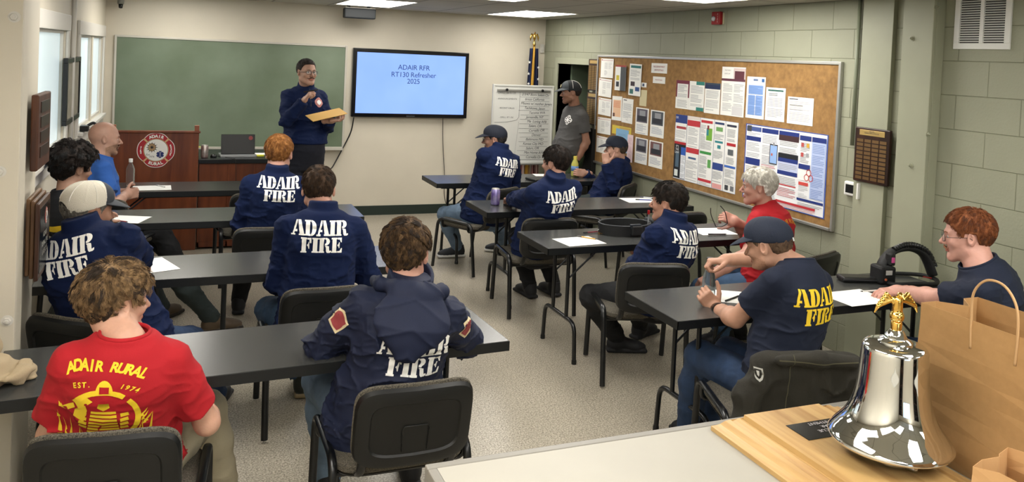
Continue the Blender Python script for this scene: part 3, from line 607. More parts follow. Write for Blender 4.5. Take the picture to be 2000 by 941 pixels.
A = [(0, 0, 1, 1, '#c9d2e4'), (.008, .006, .992, .994, '#e6e6e2')]
A += [(0, 0, .2, .13, '#263a78'), (.02, .18, .19, .22, '#a03a40'), (.01, .24, .19, .42, 'lines'), (0, .42, .2, .46, '#a8252c'), (0, .46, .2, .99, '#15181f'), (.12, .5, .2, .62, '#2a56a8'), (.12, .62, .2, .98, '#dfe2e6'), (.125, .63, .195, .97, 'lines'), (.03, .58, .09, .82, '#4c6070'), (.02, .86, .08, .96, '#cfd6d2')]
A += [(.21, .0, .42, .05, '#d7cfc8'), (.21, .06, .42, .15, '#b5323a'), (.23, .17, .4, .46, 'lines'), (.21, .48, .42, .56, '#b5323a'), (.25, .62, .38, .65, '#3b5a80'), (.22, .68, .41, .98, 'lines')]
A += [(.44, .03, .62, .07, '#b5323a'), (.53, .14, .62, .32, '#6fa53a'), (.53, .14, .565, .25, '#2f7f86'), (.54, .1, .57, .16, '#7a3030'), (.44, .1, .52, .45, 'lines'), (.44, .34, .62, .46, 'lines'), (.44, .49, .62, .53, '#3d8a44'), (.57, .6, .62, .72, '#5a9a50'), (.44, .56, .56, .88, 'lines'), (.43, .9, .64, .94, '#b5323a'), (.44, .95, .64, .99, 'lines')]
A += [(.66, .03, .8, .06, '#2d3f66'), (.68, .1, .78, .16, '#6fa060'), (.66, .2, .8, .28, 'lines'), (.67, .3, .79, .33, '#2f7f86'), (.71, .36, .76, .41, '#2f7f86'), (.66, .44, .8, .58, 'lines'), (.65, .62, .81, .72, '#2a3f80'), (.66, .74, .8, .9, 'lines'), (.66, .92, .8, .99, '#d79a96')]
A += [(.84, .04, .98, .07, '#2d3040'), (.85, .1, .97, .27, 'lines'), (.85, .3, .98, .34, '#a8252c'), (.87, .39, .95, .47, '#555a5e'), (.85, .5, .97, .59, 'lines'), (.83, .62, .99, .65, '#3560b0'), (.84, .67, .98, .88, 'lines'), (.85, .9, .9, .97, '#3a3c40'), (.93, .9, .98, .97, '#6a6c70')]
for x in (.205, .425, .65, .82): A.append((x, 0, x+.004, 1, '#3a4a7a'))
sheet('labor_law_poster', 'wide multi-panel labour law poster with a green state map, left of the two large ones', 'poster', (1317, 222), (1441, 381), A, X=XR-.021, texts=(("IT'S", .055, .5, .05, '#e8e8e8'), ('THE', .055, .545, .05, '#e8e8e8'), ('LAW', .055, .59, .05, '#e8e8e8'), ('OR', .03, .05, .05, '#dfe6f4')))
B = [(0, 0, 1, 1, '#2c4a9a'), (.012, .012, .988, .988, '#e2e4e6')]
def P(x0, y0, x1, y1, hd=.06, hc='#1c2f74', body='lines', fill=None):
    if fill: B.append((x0, y0, x1, y1, fill))
    B.append((x0, y0, x1, y0+hd, hc)); B.append((x0+.012, y0+hd+.02, x1-.012, y1-.015, body))
P(.015, .03, .21, .16, .06, '#42558e'); B.append((.02, .02, .08, .1, '#3b3f46')); P(.015, .16, .21, .45, .06); P(.015, .45, .21, .98, .09)
P(.22, .03, .43, .55, .06); B += [(.33, .22, .43, .48, '#35383e'), (.338, .235, .422, .465, '#8fb0e0'), (.37, .2, .39, .24, '#8a8c90'), (.35, .34, .37, .37, '#b05a50')]; B.append((.23, .5, .42, .53, 'lines#b04a50')); P(.22, .58, .43, .82, .06, '#1c2f74', 'lines#8f9cc8', '#9fb2de')
P(.44, .03, .68, .36, .05); B += [(.44, .08, .68, .15, '#3c2428'), (.44, .31, .68, .37, '#15171d')]; P(.44, .37, .68, .53, .05, '#1c2f74', 'lines', '#b9c2dc'); P(.44, .53, .68, .8, .05); B += [(.45, .7, .67, .715, '#b5323a'), (.45, .74, .67, .88, 'lines#c07078')]
P(.69, .05, .82, .40, .06); B += [(.71, .14, .74, .19, '#b0504c'), (.77, .14, .8, .19, '#c9a03c'), (.71, .26, .74, .31, '#b0504c'), (.77, .26, .8, .31, '#9a9ca0')]; P(.69, .40, .82, .82, .06, '#1c2f74', 'lines#b8babd'); B += [(.69, .47, .82, .6, '#e6e6e4'), (.7, .62, .81, .66, '#c0453f')]
P(.83, .05, .985, .80, .06, '#1c2f74', 'lines#6f84b8', '#a9b9dc'); P(.69, .82, .985, .93, .03)
B += [(.44, .91, .9, .94, '#b02c34'), (.45, .945, .9, .975, 'lines#c98a8c'), (.2, .86, .43, .94, 'lines')]
o = sheet('safety_poster', 'widest blue-bordered safety poster with a red biohazard sign, right of the two large ones', 'poster', (1453, 240), (1617, 430), B, X=XR-.021)
# biohazard rings on the poster
wy = WX(1453, 240, XR-.021)[1]-WX(1617, 430, XR-.021)[1]; hz = WX(1453, 240, XR-.021)[2]-WX(1617, 430, XR-.021)[2]
m = MB()
for k in range(3):
    a = PI/2+k*2*PI/3; cy, cz = -.755*wy-.024*math.cos(a)*-1, -.535*hz+.024*math.sin(a); m.tube([(-.0045, cy+.022*math.cos(t*PI/10), cz+.022*math.sin(t*PI/10)) for t in range(20)], .003, 5, closed=True)
m.build('biohazard_mark', pm('#b83a34'), o)
# plaques with brass plates
def name_plaque(lab, y, z, w, h, cols, rows, x, M=M_WALNUT, plate='#9c7d4c', group=None, head=True):
    t = thing('name_plaque', lab, 'plaque', (x, y, z), 0, group)
    MB().bb((-.022, -w/2, -h/2), (0, w/2, h/2)).build('backboard', M, t, bevel=.006)
    pl = mat('plate_'+plate.strip('#'), plate, .35, metal=.75)
    if head: MB().bb((-.025, -w*.36, h*.36), (-.022, w*.36, h*.46)).build('title_plate', mat('title_brass', '#c6a86a', .35, metal=.6), t, bevel=.0015)
    cw = w*.88/cols; rh = h*.76/rows
    for r_ in range(rows):
        for c_ in range(cols):
            yy = w*.44-cw*(c_+.5); zz = h*.30-rh*(r_+.5); MB().bb((-.0245, yy-cw*.42, zz-rh*.36), (-.022, yy+cw*.42, zz+rh*.36)).build('name_plate', pl, t)
    return t
t = name_plaque('large dark award plaque with four columns of brass name plates beside the thermostat', 3.945, 1.375, .285, .355, 4, 10, XR-.036, plate='#8c6f4c')
m = MB(); FQ = frame((-.0255, 0, .148), (0, -1, 0), (0, 0, 1)); put_text(m, 'ADAIR', FQ @ Matrix.Translation((0, .008, 0)), .014); put_text(m, 'RURAL FIRE & RESCUE', FQ @ Matrix.Translation((0, -.004, 0)), .012); m.build('title_lettering', M_DKLINE, t)
name_plaque('upper dark narrow plaque of brass name plates beside the doorway', 7.90, 1.755, .24, .35, 3, 14, XR-.0, plate='#9a7c48', group='narrow plaques by the doorway')
name_plaque('lower dark narrow plaque of brass name plates beside the doorway', 7.90, 1.385, .24, .36, 3, 14, XR-.0, plate='#9a7c48', group='narrow plaques by the doorway')
o = MB().bb((-.06, -.13, 0), (0, .10, 1.17)).build('black_panel', mat('matt_black_panel', '#0c0d0c', .7), bevel=.004); o.location = (XR, 7.905, 0); tag(o, 'tall black panel against the wall under the narrow plaques', 'panel')
t = thing('thermostat', 'white thermostat with a black screen between the cork board and the award plaque', 'thermostat', (XR, 4.125, 1.13))
MB().bb((-.03, -.065, -.048), (0, .065, .048)).build('thermostat_body', mat('white_plastic', '#dfe0dc', .4), t, bevel=.01); MB().bb((-.032, -.028, -.028), (-.03, .046, .028)).build('display', M_BLACK, t)
o = MB().bb((-.055, -.085, -.055), (-.002, -.07, .05)).build('side_sensor', mat('white_plastic', '#dfe0dc'), t, bevel=.004)
A_ = WX(1406, 36, XR); t = thing('fire_alarm', 'red fire alarm strobe high on the green block wall', 'fire alarm', (XR, A_[1], A_[2]))
MB().bb((-.045, -.058, -.055), (-.012, .058, .055)).build('alarm_housing', M_RED, t, bevel=.006); MB().bb((-.012, -.06, -.05), (0, .075, .045)).build('back_box', mat('ivory', '#c5bd9c', .5), t)
MB().lathe([(.022, 0), (.02, .012), (.01, .022), (0, .024)], 16, (-.045, .02, -.005), Matrix.Rotation(-PI/2, 3, 'Y')).build('strobe_lens', mat('lens_grey', '#b8bcc0', .15), t, smooth=True)
m = MB()
for i, ch in enumerate('FIRE'): put_text(m, ch, frame((-.0455, -.03, .03-.02*i), (0, -1, 0), (0, 0, 1)), .02)
m.build('alarm_lettering', mat('emblem_white', '#e8e6e0'), t)
# vent
t = thing('wall_vent', 'white louvred air vent high on the wall at the right edge', 'vent', (XR, 3.255, 2.235))
hw, hh = .175, .165
m = MB(); m.bb((-.012, -hw, -hh), (0, hw, -hh+.035)); m.bb((-.012, -hw, hh-.035), (0, hw, hh)); m.bb((-.012, -hw, -hh+.035), (0, -hw+.035, hh-.035)); m.bb((-.012, hw-.035, -hh+.035), (0, hw, hh-.035)); m.bb((-.012, -.012, -hh+.035), (0, .012, hh-.035)); m.build('vent_frame', mat('white_plastic', '#dfe0dc'), t, bevel=.002)
MB().bb((-.002, -hw+.03, -hh+.03), (0, hw-.03, hh-.03)).build('vent_backing', M_DARK, t)
m = MB()
for k in range(19):
    z = -hh+.045+k*.0135
    for y0, y1 in ((-hw+.035, -.012), (.012, hw-.035)): m.box((-.008, (y0+y1)/2, z), (.012, y1-y0, .0016), Matrix.Rotation(rad(-38), 3, 'Y'))
m.build('louvres', mat('white_plastic', '#dfe0dc'), t)

# ------------------------------------------------------------------ left wall things
t = thing('framed_certificate', 'black-framed certificate on the left wall between the two windows', 'picture frame', (XL, 6.68, 1.525))
MB().bb((.002, -.34, -.21), (.02, .34, .21)).build('certificate', mat('aged_paper', '#8f8a7a', .7, noise=.15, nscale=18), t)
m = MB(); m.bb((0, -.37, .2), (.03, .37, .235)); m.bb((0, -.37, -.235), (.03, .37, -.2)); m.bb((0, -.37, -.2), (.03, -.335, .2)); m.bb((0, .335, -.2), (.03, .37, .2)); m.build('frame', M_BLACK, t, bevel=.003)
t = thing('wall_plaque', 'dark walnut plaque with small plates on the near left post, above the leaning ones', 'plaque', (PX, 3.87, 1.51))
MB().bb((0, -.15, -.155), (.028, .16, .155)).build('backboard', wood('walnut_b', '#5a341f', '#3a2014', scale=(8, 8, 1)), t, bevel=.006)
for k in range(4): MB().bb((.028, -.1, .08-.062*k), (.031, .11, .125-.062*k)).build('name_plate', mat('dull_bronze', '#3b2c22', .35, metal=.5), t)
for i, (dy, lab, w2, c1, c2) in enumerate(((0, 'hindmost wooden plaque of the stack on the near left post', .0, '#7a5a38', '#4a3420'), (0, 'middle wooden plaque of the stack on the near left post', .0, '#6a4a2c', '#3c2818'), (0, 'front plaque of the stack on the left post, round emblem on dark face', .0, '#4a2c1c', '#2c180f'))):
    t = thing('leaning_plaque', lab, 'plaque', (PX+.002+i*.0175, 3.80-i*.012, 1.10-i*.008), 0, 'plaques stacked on the left post')
    MB().bb((0, -.14, -.155), (.015, .14, .155)).build('backboard', wood('stackwood%d' % i, c1, c2, scale=(5, 5, 1)), t, bevel=.004)
    if i == 2:
        MB().bb((.015, -.115, -.13), (.0165, .115, .13)).build('face_plate', mat('black_face', '#121416', .25), t)
        emblem(t, frame((.0167, .02, .08), (0, 1, 0), (0, 0, 1)), .035)
        m = MB()
        for k in range(3): put_text(m, ['ADAIR', 'RURAL FIRE', '& RESCUE'][k], frame((.0172, 0, .01-.035*k), (0, 1, 0), (0, 0, 1)), .03)
        m.build('lettering', mat('silver_ink', '#b8b8b0', .4), t)
t = thing('sill_clamp', 'small black clamp gadget on the sill of the far window', 'clamp', (XL+.05, 7.22, 1.166))
MB().bb((-.03, -.06, 0), (.03, .05, .045)).build('clamp_body', M_BLACK, t, bevel=.005); MB().tube(smoothpath([(.02, .03, .04), (.06, .05, .06), (.08, .06, .02), (.06, .07, -.04)], 5), .012, 8).build('clamp_arm', M_BLACK, t, smooth=True)

# shelving behind the camera, seen in the bell's reflections
for bx, lab in ((3.2, 'tall dark shelving unit against the back wall on the right, behind the camera'), (-.35, 'tall dark shelving unit against the back wall on the left, behind the camera')):
    t = thing('shelving_unit', lab, 'shelf', (bx, YB, 0)); hw = .5 if bx > 1 else .35
    for s in (-1, 1): MB().bb((s*hw-.015, 0, 0), (s*hw+.015, .35, 1.9)).build('side_panel', M_WALNUT, t)
    for k in range(6): MB().bb((-hw+.015, 0, .05+.36*k), (hw-.015, .35, .075+.36*k)).build('shelf_board', M_WALNUT, t)
    MB().bb((-hw, 0, 0), (hw, .01, 1.9)).build('back_panel', M_BLACK, t)
# ------------------------------------------------------------------ implicit surfaces -> one smooth mesh
def mesh_sdf(fn, lo, hi, vox, blk=8, slack=1.6):
    lo = np.array(lo, np.float32); hi = np.array(hi, np.float32)
    nb = np.ceil((hi-lo)/vox/blk).astype(int); nb = np.maximum(nb, 1); dims = nb*blk
    bi = np.stack(np.meshgrid(*[np.arange(n) for n in nb], indexing='ij'), -1).reshape(-1, 3)
    cen = lo+(bi*blk+blk/2)*vox; d = fn(cen.astype(np.float32))
    A = np.where(d > 0, 1., -1.).astype(np.float32).reshape(nb).repeat(blk, 0).repeat(blk, 1).repeat(blk, 2)
    keep = np.abs(d) < vox*blk*.87*slack+.012
    off = np.stack(np.meshgrid(*[np.arange(blk)]*3, indexing='ij'), -1).reshape(-1, 3); kb = bi[keep]
    for s in range(0, len(kb), 400):
        idx = (kb[s:s+400, None, :]*blk+off[None]).reshape(-1, 3)
        A[idx[:, 0], idx[:, 1], idx[:, 2]] = fn((lo+idx*vox).astype(np.float32))
    A[0], A[-1], A[:, 0], A[:, -1], A[:, :, 0], A[:, :, -1] = 1, 1, 1, 1, 1, 1
    s = A < 0; n0, n1, n2 = dims-1
    cnt = np.zeros((n0, n1, n2), np.int8); sl = lambda a, n: slice(a, a+n)
    for i in (0, 1):
        for j in (0, 1):
            for k in (0, 1): cnt += s[sl(i, n0), sl(j, n1), sl(k, n2)]
    act = np.argwhere((cnt > 0) & (cnt < 8))
    if len(act) == 0: return np.zeros((0, 3), np.float32), np.zeros((0, 4), np.int32)
    vid = np.full((n0, n1, n2), -1, np.int32); vid[act[:, 0], act[:, 1], act[:, 2]] = np.arange(len(act))
    corners = np.array([(i, j, k) for i in (0, 1) for j in (0, 1) for k in (0, 1)])
    vals = np.stack([A[act[:, 0]+c[0], act[:, 1]+c[1], act[:, 2]+c[2]] for c in corners], 1)
    acc = np.zeros((len(act), 3), np.float32); num = np.zeros(len(act), np.float32)
    for a in range(8):
        for ax in range(3):
            if corners[a][ax]: continue
            c = corners[a].copy(); c[ax] = 1; b = c[0]*4+c[1]*2+c[2]
            va, vb = vals[:, a], vals[:, b]; m = (va < 0) != (vb < 0)
            t = np.where(m, va/np.where(m, va-vb, 1), 0); p = np.repeat(corners[a][None].astype(np.float32), len(act), 0); p[:, ax] = t
            acc += p*m[:, None]; num += m
    vs = lo+(act+acc/np.maximum(num, 1)[:, None])*vox
    fs = []
    for ax in range(3):
        u, v = (ax+1) % 3, (ax+2) % 3; sa = [slice(0, n) for n in dims]; sb = list(sa); sa[ax] = slice(0, dims[ax]-1); sb[ax] = slice(1, dims[ax])
        X = s[tuple(sa)] != s[tuple(sb)]; e = np.argwhere(X)
        e = e[(e[:, u] > 0) & (e[:, v] > 0) & (e[:, u] < dims[u]-1) & (e[:, v] < dims[v]-1)]
        q = []
        for du, dv in ((0, 0), (-1, 0), (-1, -1), (0, -1)):
            c = e.copy(); c[:, u] += du; c[:, v] += dv; q.append(vid[c[:, 0], c[:, 1], c[:, 2]])
        q = np.stack(q, 1); fl = s[e[:, 0], e[:, 1], e[:, 2]]; q[~fl] = q[~fl][:, ::-1]; q = q[(q >= 0).all(1)]; fs.append(q)
    return vs.astype(np.float32), np.concatenate(fs).astype(np.int32)
def np_mesh(name, vs, fs, mats, parent=None, midx=None, smooth=True):
    me = bpy.data.meshes.new(name); me.vertices.add(len(vs)); me.vertices.foreach_set('co', np.asarray(vs, np.float32).ravel())
    n = fs.shape[1]; me.loops.add(len(fs)*n); me.loops.foreach_set('vertex_index', fs.ravel().astype(np.int32)); me.polygons.add(len(fs))
    me.polygons.foreach_set('loop_start', (np.arange(len(fs))*n).astype(np.int32)); me.update(calc_edges=True); me.validate()
    if not isinstance(mats, (list, tuple)): mats = [mats]
    for m in mats: me.materials.append(m)
    if midx is not None: me.polygons.foreach_set('material_index', midx.astype(np.int32))
    if smooth: me.shade_smooth()
    o = bpy.data.objects.new(name, me); COL.objects.link(o)
    if parent: o.parent = parent
    return o
F3 = lambda a: np.array(a, np.float32)
def ln(p): return np.sqrt((p*p).sum(-1))
def smin(a, b, k): h = np.clip(.5+.5*(b-a)/k, 0, 1); return b+(a-b)*h-k*h*(1-h)
def smax(a, b, k): return -smin(-a, -b, k)
def cone(P, a, b, ra, rb):
    a, b = F3(a), F3(b); ba = b-a; t = np.clip(((P-a)@ba)/max(float(ba@ba), 1e-9), 0, 1)
    return ln(P-(a+t[:, None]*ba))-(ra+(rb-ra)*t)
def chain(P, pts, rs, k=.02):
    d = None
    for i in range(len(pts)-1):
        c = cone(P, pts[i], pts[i+1], rs[i], rs[i+1]); d = c if d is None else smin(d, c, k)
    return d
def ell(P, c, r, R=None):
    q = P-F3(c)
    if R is not None: q = q@R
    r = F3(r); k0 = ln(q/r); k1 = ln(q/(r*r)); return k0*(k0-1)/np.maximum(k1, 1e-6)
def rbox(P, c, h, r, R=None):
    q = P-F3(c)
    if R is not None: q = q@R
    q = np.abs(q)-(F3(h)-r); return ln(np.maximum(q, 0))+np.minimum(q.max(-1), 0)-r
_rng = np.random.RandomState(7); _NT = _rng.rand(32, 32, 32).astype(np.float32)
def vnoise(P, f, off=0.0):
    q = P*f+off; i = np.floor(q).astype(np.int32); t = q-i; t = t*t*(3-2*t); r = 0
    i0 = i & 31; i1 = (i+1) & 31
    for a in (0, 1):
        X = i1[:, 0] if a else i0[:, 0]; wa = t[:, 0] if a else 1-t[:, 0]
        for b in (0, 1):
            Y = i1[:, 1] if b else i0[:, 1]; wb = t[:, 1] if b else 1-t[:, 1]
            r = r+wa*wb*(_NT[X, Y, i0[:, 2]]*(1-t[:, 2])+_NT[X, Y, i1[:, 2]]*t[:, 2])
    return r*2-1

# ------------------------------------------------------------------ tables
M_LAMI = mat('charcoal_laminate', '#3c3d3c', .25, noise=.06, nscale=5, bump=.04, bscale=350)
M_LEDGE = mat('black_edge_band', '#0d1012', .4)
def make_table(lab, x, y, rz=0, w=1.83, d=.48, lami=None):
    t = thing('training_table', lab, 'table', (x, y, 0), rz, 'training tables in two columns')
    MB().bb((-w/2+.003, -d/2+.003, .705), (w/2-.003, d/2-.003, .741)).build('tabletop', lami or M_LAMI, t)
    m = MB(); m.bb((-w/2, -d/2, .700), (w/2, -d/2+.003, .7395)); m.bb((-w/2, d/2-.003, .700), (w/2, d/2, .7395)); m.bb((-w/2, -d/2, .700), (-w/2+.003, d/2, .7395)); m.bb((w/2-.003, -d/2, .700), (w/2, d/2, .7395)); m.build('edge_band', M_LEDGE, t)
    MB().bb((-w/2+.06, -d/2+.05, .685), (w/2-.06, d/2-.05, .703)).build('apron_rail', M_METALK, t)
    for s in (-1, 1):
        xx = s*(w/2-.22); pts = roundpath([(xx, -d/2+.01, .012), (xx, -d/2+.03, .25), (xx, d/2-.03, .25), (xx, d/2-.01, .012)], .07, 6)
        m = MB().tube(pts, .0135, 10)
        for yy in (-.1, .1): m.tube([(xx, yy, .25), (xx, yy, .69)], .0125, 10)
        m.tube([(xx, -.1, .66), (xx, .1, .66)], .008, 8); m.build('leg_frame', M_METALK, t, smooth='auto')
        for yy in (-d/2+.01, d/2-.01): MB().lathe([(.016, 0), (.016, .02), (.0135, .03)], 12, (xx, yy, 0)).build('foot_cap', M_BLACK, t)
        for yy in (-.1, .1): MB().tube([(xx, yy, .5), (xx-s*.22, yy, .69)], .007, 6, flat=.4).build('folding_brace', mat('worn_steel', '#4a4c4e', .4, metal=.7), t)
    return t
M_LAMB = mat('dark_brown_laminate', '#2e2b2a', .3, noise=.05, nscale=5)
make_table('black table right below the lectern, front row on the left, with the bald man', .23, 7.03, 0, lami=M_LAMB)
make_table('second-row left table in front of the ginger-haired man', .28, 5.85, 0)
make_table('third-row left table in front of the brown-haired man with short hair', .28, 4.5, rad(.5))
make_table('nearest left table with the beige cloth, red-shirted man and hooded jacket', .34, 3.22, rad(3.2))
make_table('front-row right table nearest the whiteboard easel', 3.04, 7.2, rad(0), d=.5)
make_table('second-row right table holding the purple drink can', 3.03, 5.86, rad(0), d=.5)
make_table('third-row right table with the black equipment belt coiled on it', 3.01, 4.72, rad(0), d=.5)
make_table('nearest right table, in front of the man with the yellow shirt lettering', 3.02, 3.31, rad(0), d=.48)

# ------------------------------------------------------------------ chairs
def fabric_mat(name, c1, c2):
    return mat(name, c1, .9, col2=c2, nscale=260, bump=.3, bscale=260)
M_FAB = fabric_mat('speckled_upholstery', '#6d675a', '#1c1b1a'); M_SHELL = mat('chair_shell_black', '#090b0c', .45, bump=.06, bscale=400)
def sup(w, h, n=44, e=.38):
    out = []
    for k in range(n):
        a = 2*PI*k/n; c, s = math.cos(a), math.sin(a); out.append((w*math.copysign(abs(c)**e, c), h*math.copysign(abs(s)**e, s)))
    return out
def pad(name, rings, bend, m, parent, M=None, e=.38):
    """rings: (half width, half height, depth) closed shell lofted over rounded rectangles"""
    vs, fs = [], []; n = 44
    for w, h, d in rings:
        for x, z in sup(w, h, n, e): vs.append((x, d+bend*x*x, z))
    for i in range(len(rings)-1):
        for k in range(n): k2 = (k+1) % n; fs.append((i*n+k, i*n+k2, (i+1)*n+k2, (i+1)*n+k))
    for base, rev in ((0, 1), ((len(rings)-1)*n, 0)):
        c = len(vs); r = rings[0 if rev else -1]; vs.append((0, r[2], 0))
        for k in range(n): k2 = (k+1) % n; fs.append((c, base+k2, base+k) if rev else (c, base+k, base+k2))
    if M is not None: vs = [M @ Vector(v) for v in vs]
    mb = MB(); mb.add(vs, fs); return mb.build(name, m, parent, smooth='auto')
def make_chair(lab, x, y, yaw):
    t = thing('stacking_chair', lab, 'chair', (x, y, 0), -rad(yaw), 'black stacking chairs')
    B = Matrix.Translation((0, -.345, .615)) @ Matrix.Rotation(rad(12), 4, 'X')
    pad('backrest_shell', [(.206, .146, .004), (.212, .153, -.006), (.206, .147, -.022), (.190, .131, -.028), (.162, .103, -.028), (.156, .097, -.021)], .5, M_SHELL, t, B)
    MB().tube([B @ V(xx, -.0235+.5*xx*xx, zz) for xx, zz in [(-.045, -.085), (-.048, .0), (-.04, .012), (.04, .012), (.048, .0), (.045, -.085)]], .002, 6).build('moulded_outline', M_SHELL, t, smooth=True)
    pad('back_cushion', [(.203, .144, .004), (.210, .154, .008), (.212, .156, .015), (.203, .147, .027), (.16, .105, .033)], .5, M_FAB, t, B)
    Sx = Matrix.Translation((0, 0, .44)) @ Matrix.Rotation(PI/2, 4, 'X')
    pad('seat_cushion', [(.235, .225, .0), (.245, .235, -.012), (.245, .235, -.03), (.23, .22, -.046), (.16, .15, -.05)], .0, M_FAB, t, Matrix.Translation((0, 0, .40)) @ Matrix.Rotation(-PI/2, 4, 'X') @ Matrix.Translation((0, 0, 0)))
    pad('seat_pan', [(.2, .19, .012), (.235, .225, .008), (.24, .23, -.001)], .0, M_SHELL, t, Matrix.Translation((0, 0, .40)) @ Matrix.Rotation(-PI/2, 4, 'X'))
    for s in (-1, 1):
        xx = s*.25
        MB().tube(roundpath([(xx, 0, .455), (xx, .20, .455), (xx, .25, .012)], .07, 6), .0125, 10, flat=1.3).build('leg', M_METALK, t, smooth='auto')
        MB().tube(roundpath([(xx, 0, .455), (xx, -.20, .455), (xx, -.25, .012)], .07, 6), .0125, 10, flat=1.3).build('leg', M_METALK, t, smooth='auto')
        MB().tube(roundpath([(s*.165, -.1, .40), (s*.165, -.25, .40), (s*.165, -.33, .60)], .06, 5), .011, 8, flat=1.5).build('back_support', M_METALK, t, smooth='auto')
    for yy in (-.16, .15): MB().tube(roundpath([(-.25, yy, .455), (-.25, yy, .38), (.25, yy, .38), (.25, yy, .455)], .03, 4), .010, 8).build('cross_bar', M_METALK, t, smooth='auto')
    return t
make_chair('nearest chair on the left, its black back behind the red shirt', -.15, 2.92, 6)
make_chair('black chair behind the man in the hooded jacket, biggest chair back', .775, 3.02, 0)
make_chair('black chair at the left post under the man in the white cap', -.20, 3.96, 36)
make_chair('chair of the brown-haired man in the middle of the third left row', .655, 4.22, 0)
make_chair('chair of the ginger-haired man in the second left row', .53, 5.60, 3)
make_chair('empty chair tucked under the front-left table beside the ginger-haired man', .53, 6.86, -4)
make_chair('chair under the curly dark-haired young man by the left wall', -.44, 5.46, 20)
make_chair('chair under the bald man in the blue shirt', -.42, 6.72, 22)
make_chair('chair under the man in a navy cap with light blue jeans', 2.44, 6.80, -28)
make_chair('chair under the man in a navy cap holding the yellow bottle', 3.66, 6.85, -42)
make_chair('chair of the dark-haired man behind the purple can table', 2.50, 5.58, 6)
make_chair('empty chair tucked in at the right end of the second right row', W(1350, 415, 5.2)[0], 5.62, 3)
make_chair('chair of the grey-templed man leaning on the equipment belt table', 2.62, 4.27, 16)
make_chair('chair under the white-haired man in the red shirt', 3.62, 4.25, -20)
make_chair('chair under the yellow-lettered shirt, draped with a dark olive jacket', 2.43, 2.83, 18)
make_chair('chair at the right edge under the bespectacled red-haired man', 3.66, 2.72, -48)

# ------------------------------------------------------------------ things on the tables
TZ = .742
def paper(lab, px, py, rz, z=TZ, w=.216, h=.279, group='loose white papers on the tables', Y=None):
    p = WZ(px, py, z); o = MB().bb((-w/2, -h/2, 0), (w/2, h/2, .0012)).build('paper_sheet', M_PAPER); o.location = (p[0], p[1], z); o.rotation_euler = (0, 0, rad(rz)); return tag(o, lab, 'paper', group)
paper('white sheet beside the water bottle on the front-left table', 297, 367, 92)
paper('white sheet on the second-row left table under the dark red pen', 241, 428, 70)
paper('white sheet sticking out by the white-capped man on the third-row left table', 292, 519, 20)
paper('white sheet right of the yellow drink bottle on the front-right table', 1062, 342, 80, w=.15, h=.2)
paper('white sheet with a blue pen near the right end of the second-row right table', 1248, 391, 85)
paper('white sheet with a yellow pencil at the left end of the third-row right table', 1131, 471, 96)
paper('white sheet with a dark pen before the man holding glasses', 1392, 452, 85)
paper('white sheet half under the elbow of the man in the yellow-lettered shirt', 1432, 580, 60)
paper('white sheet under the hand of the bespectacled red-haired man', 1672, 581, 92, w=.23, h=.3)
def pen(lab, px, py, rz, col, tip='#202226', z=TZ+.006, L=.14, r=.0042):
    p = WZ(px, py, z); t = thing('pen', lab, 'pen', (p[0], p[1], z), rad(rz), 'pens and pencils on the tables')
    MB().tube([(-L/2, 0, 0), (L/2-.012, 0, 0)], r, 8).build('barrel', mat('pen_'+col, col, .4), t, smooth='auto'); MB().tube([(L/2-.012, 0, 0), (L/2, 0, 0)], [r*.9, r*.2], 8).build('tip', mat('pen_'+tip, tip, .4), t, smooth='auto')
    MB().tube([(-L/2-.003, 0, 0), (-L/2+.03, 0, 0)], r*1.12, 8).build('cap', mat('pen_'+tip, tip, .4), t, smooth='auto'); return t
pen('dark red pen on the sheet of the second-row left table', 233, 431, -40, '#7a2a30')
pen('short white pen on the sheet beside the water bottle', 314, 363, -60, '#d9d9d6', '#8a8c90')
pen('blue pen on the sheet of the second-row right table', 1258, 390, -20, '#24348a')
pen('silver marker lying beside the blue pen', 1266, 386, -40, '#b8bbc0', '#40444a', r=.006)
pen('yellow pencil on the sheet of the third-row right table', 1147, 464, -52, '#c79a4c', '#3a3430')
pen('dark pen on the sheet before the white-haired man', 1402, 457, -8, '#2a2030')
pen('black pen on the half-hidden sheet near the elbow', 1431, 582, 25, '#141416')
pen('dark red pen beside the equipment belt and its keys', 1157, 453, 5, '#7a2a38')
can((WZ(967, 400, TZ)[0], WZ(967, 400, TZ)[1], TZ), 'purple drink can at the left end of the second-row right table', '#5d3f9a', '#a8a2c8', s=1.08)
def bottle(name, lab, loc, prof, capc, liquid=None, lz=.0, label=None, body='#dfe8ea', capr=.015, caph=.022, trans=.92):
    t = thing(name, lab, 'bottle', loc); H = prof[-1][1]
    MB().lathe(prof, 28).build('bottle_body', mat('clear_bottle' if trans > .5 else 'filled_bottle', body, .05 if trans > .5 else .15, trans=trans, ior=1.15, spec=.6), t, smooth=True)
    if liquid: MB().lathe([(0, .004)]+[(r*.94, max(z, .004)) for r, z in prof if z < lz]+[(prof[0][0]*.9, lz), (0, lz)], 28).build('drink', mat('liquid_'+liquid, liquid, .15, spec=.5), t, smooth='auto')
    if label: MB().lathe([(max(r for r, z in prof)+.0006, label[0]), (max(r for r, z in prof)+.0006, label[1])], 28).build('wrap_label', mat('lbl_'+label[2], label[2], .5), t, smooth=True)
    MB().lathe([(capr, H-.004), (capr, H+caph), (capr*.9, H+caph+.002), (0, H+caph+.002)], 24).build('bottle_cap', mat('cap_'+capc, capc, .4), t, smooth='auto'); return t
BP = [(0, 0), (.028, 0), (.032, .008), (.031, .03), (.033, .045), (.031, .06), (.033, .075), (.031, .09), (.033, .105), (.032, .13), (.024, .155), (.013, .175), (.0125, .19)]
p = WZ(253, 364, TZ); bottle('water_bottle', 'clear ribbed water bottle with a white cap beside the bald man', (p[0], p[1]+.06, TZ), BP, '#e6e6e2')
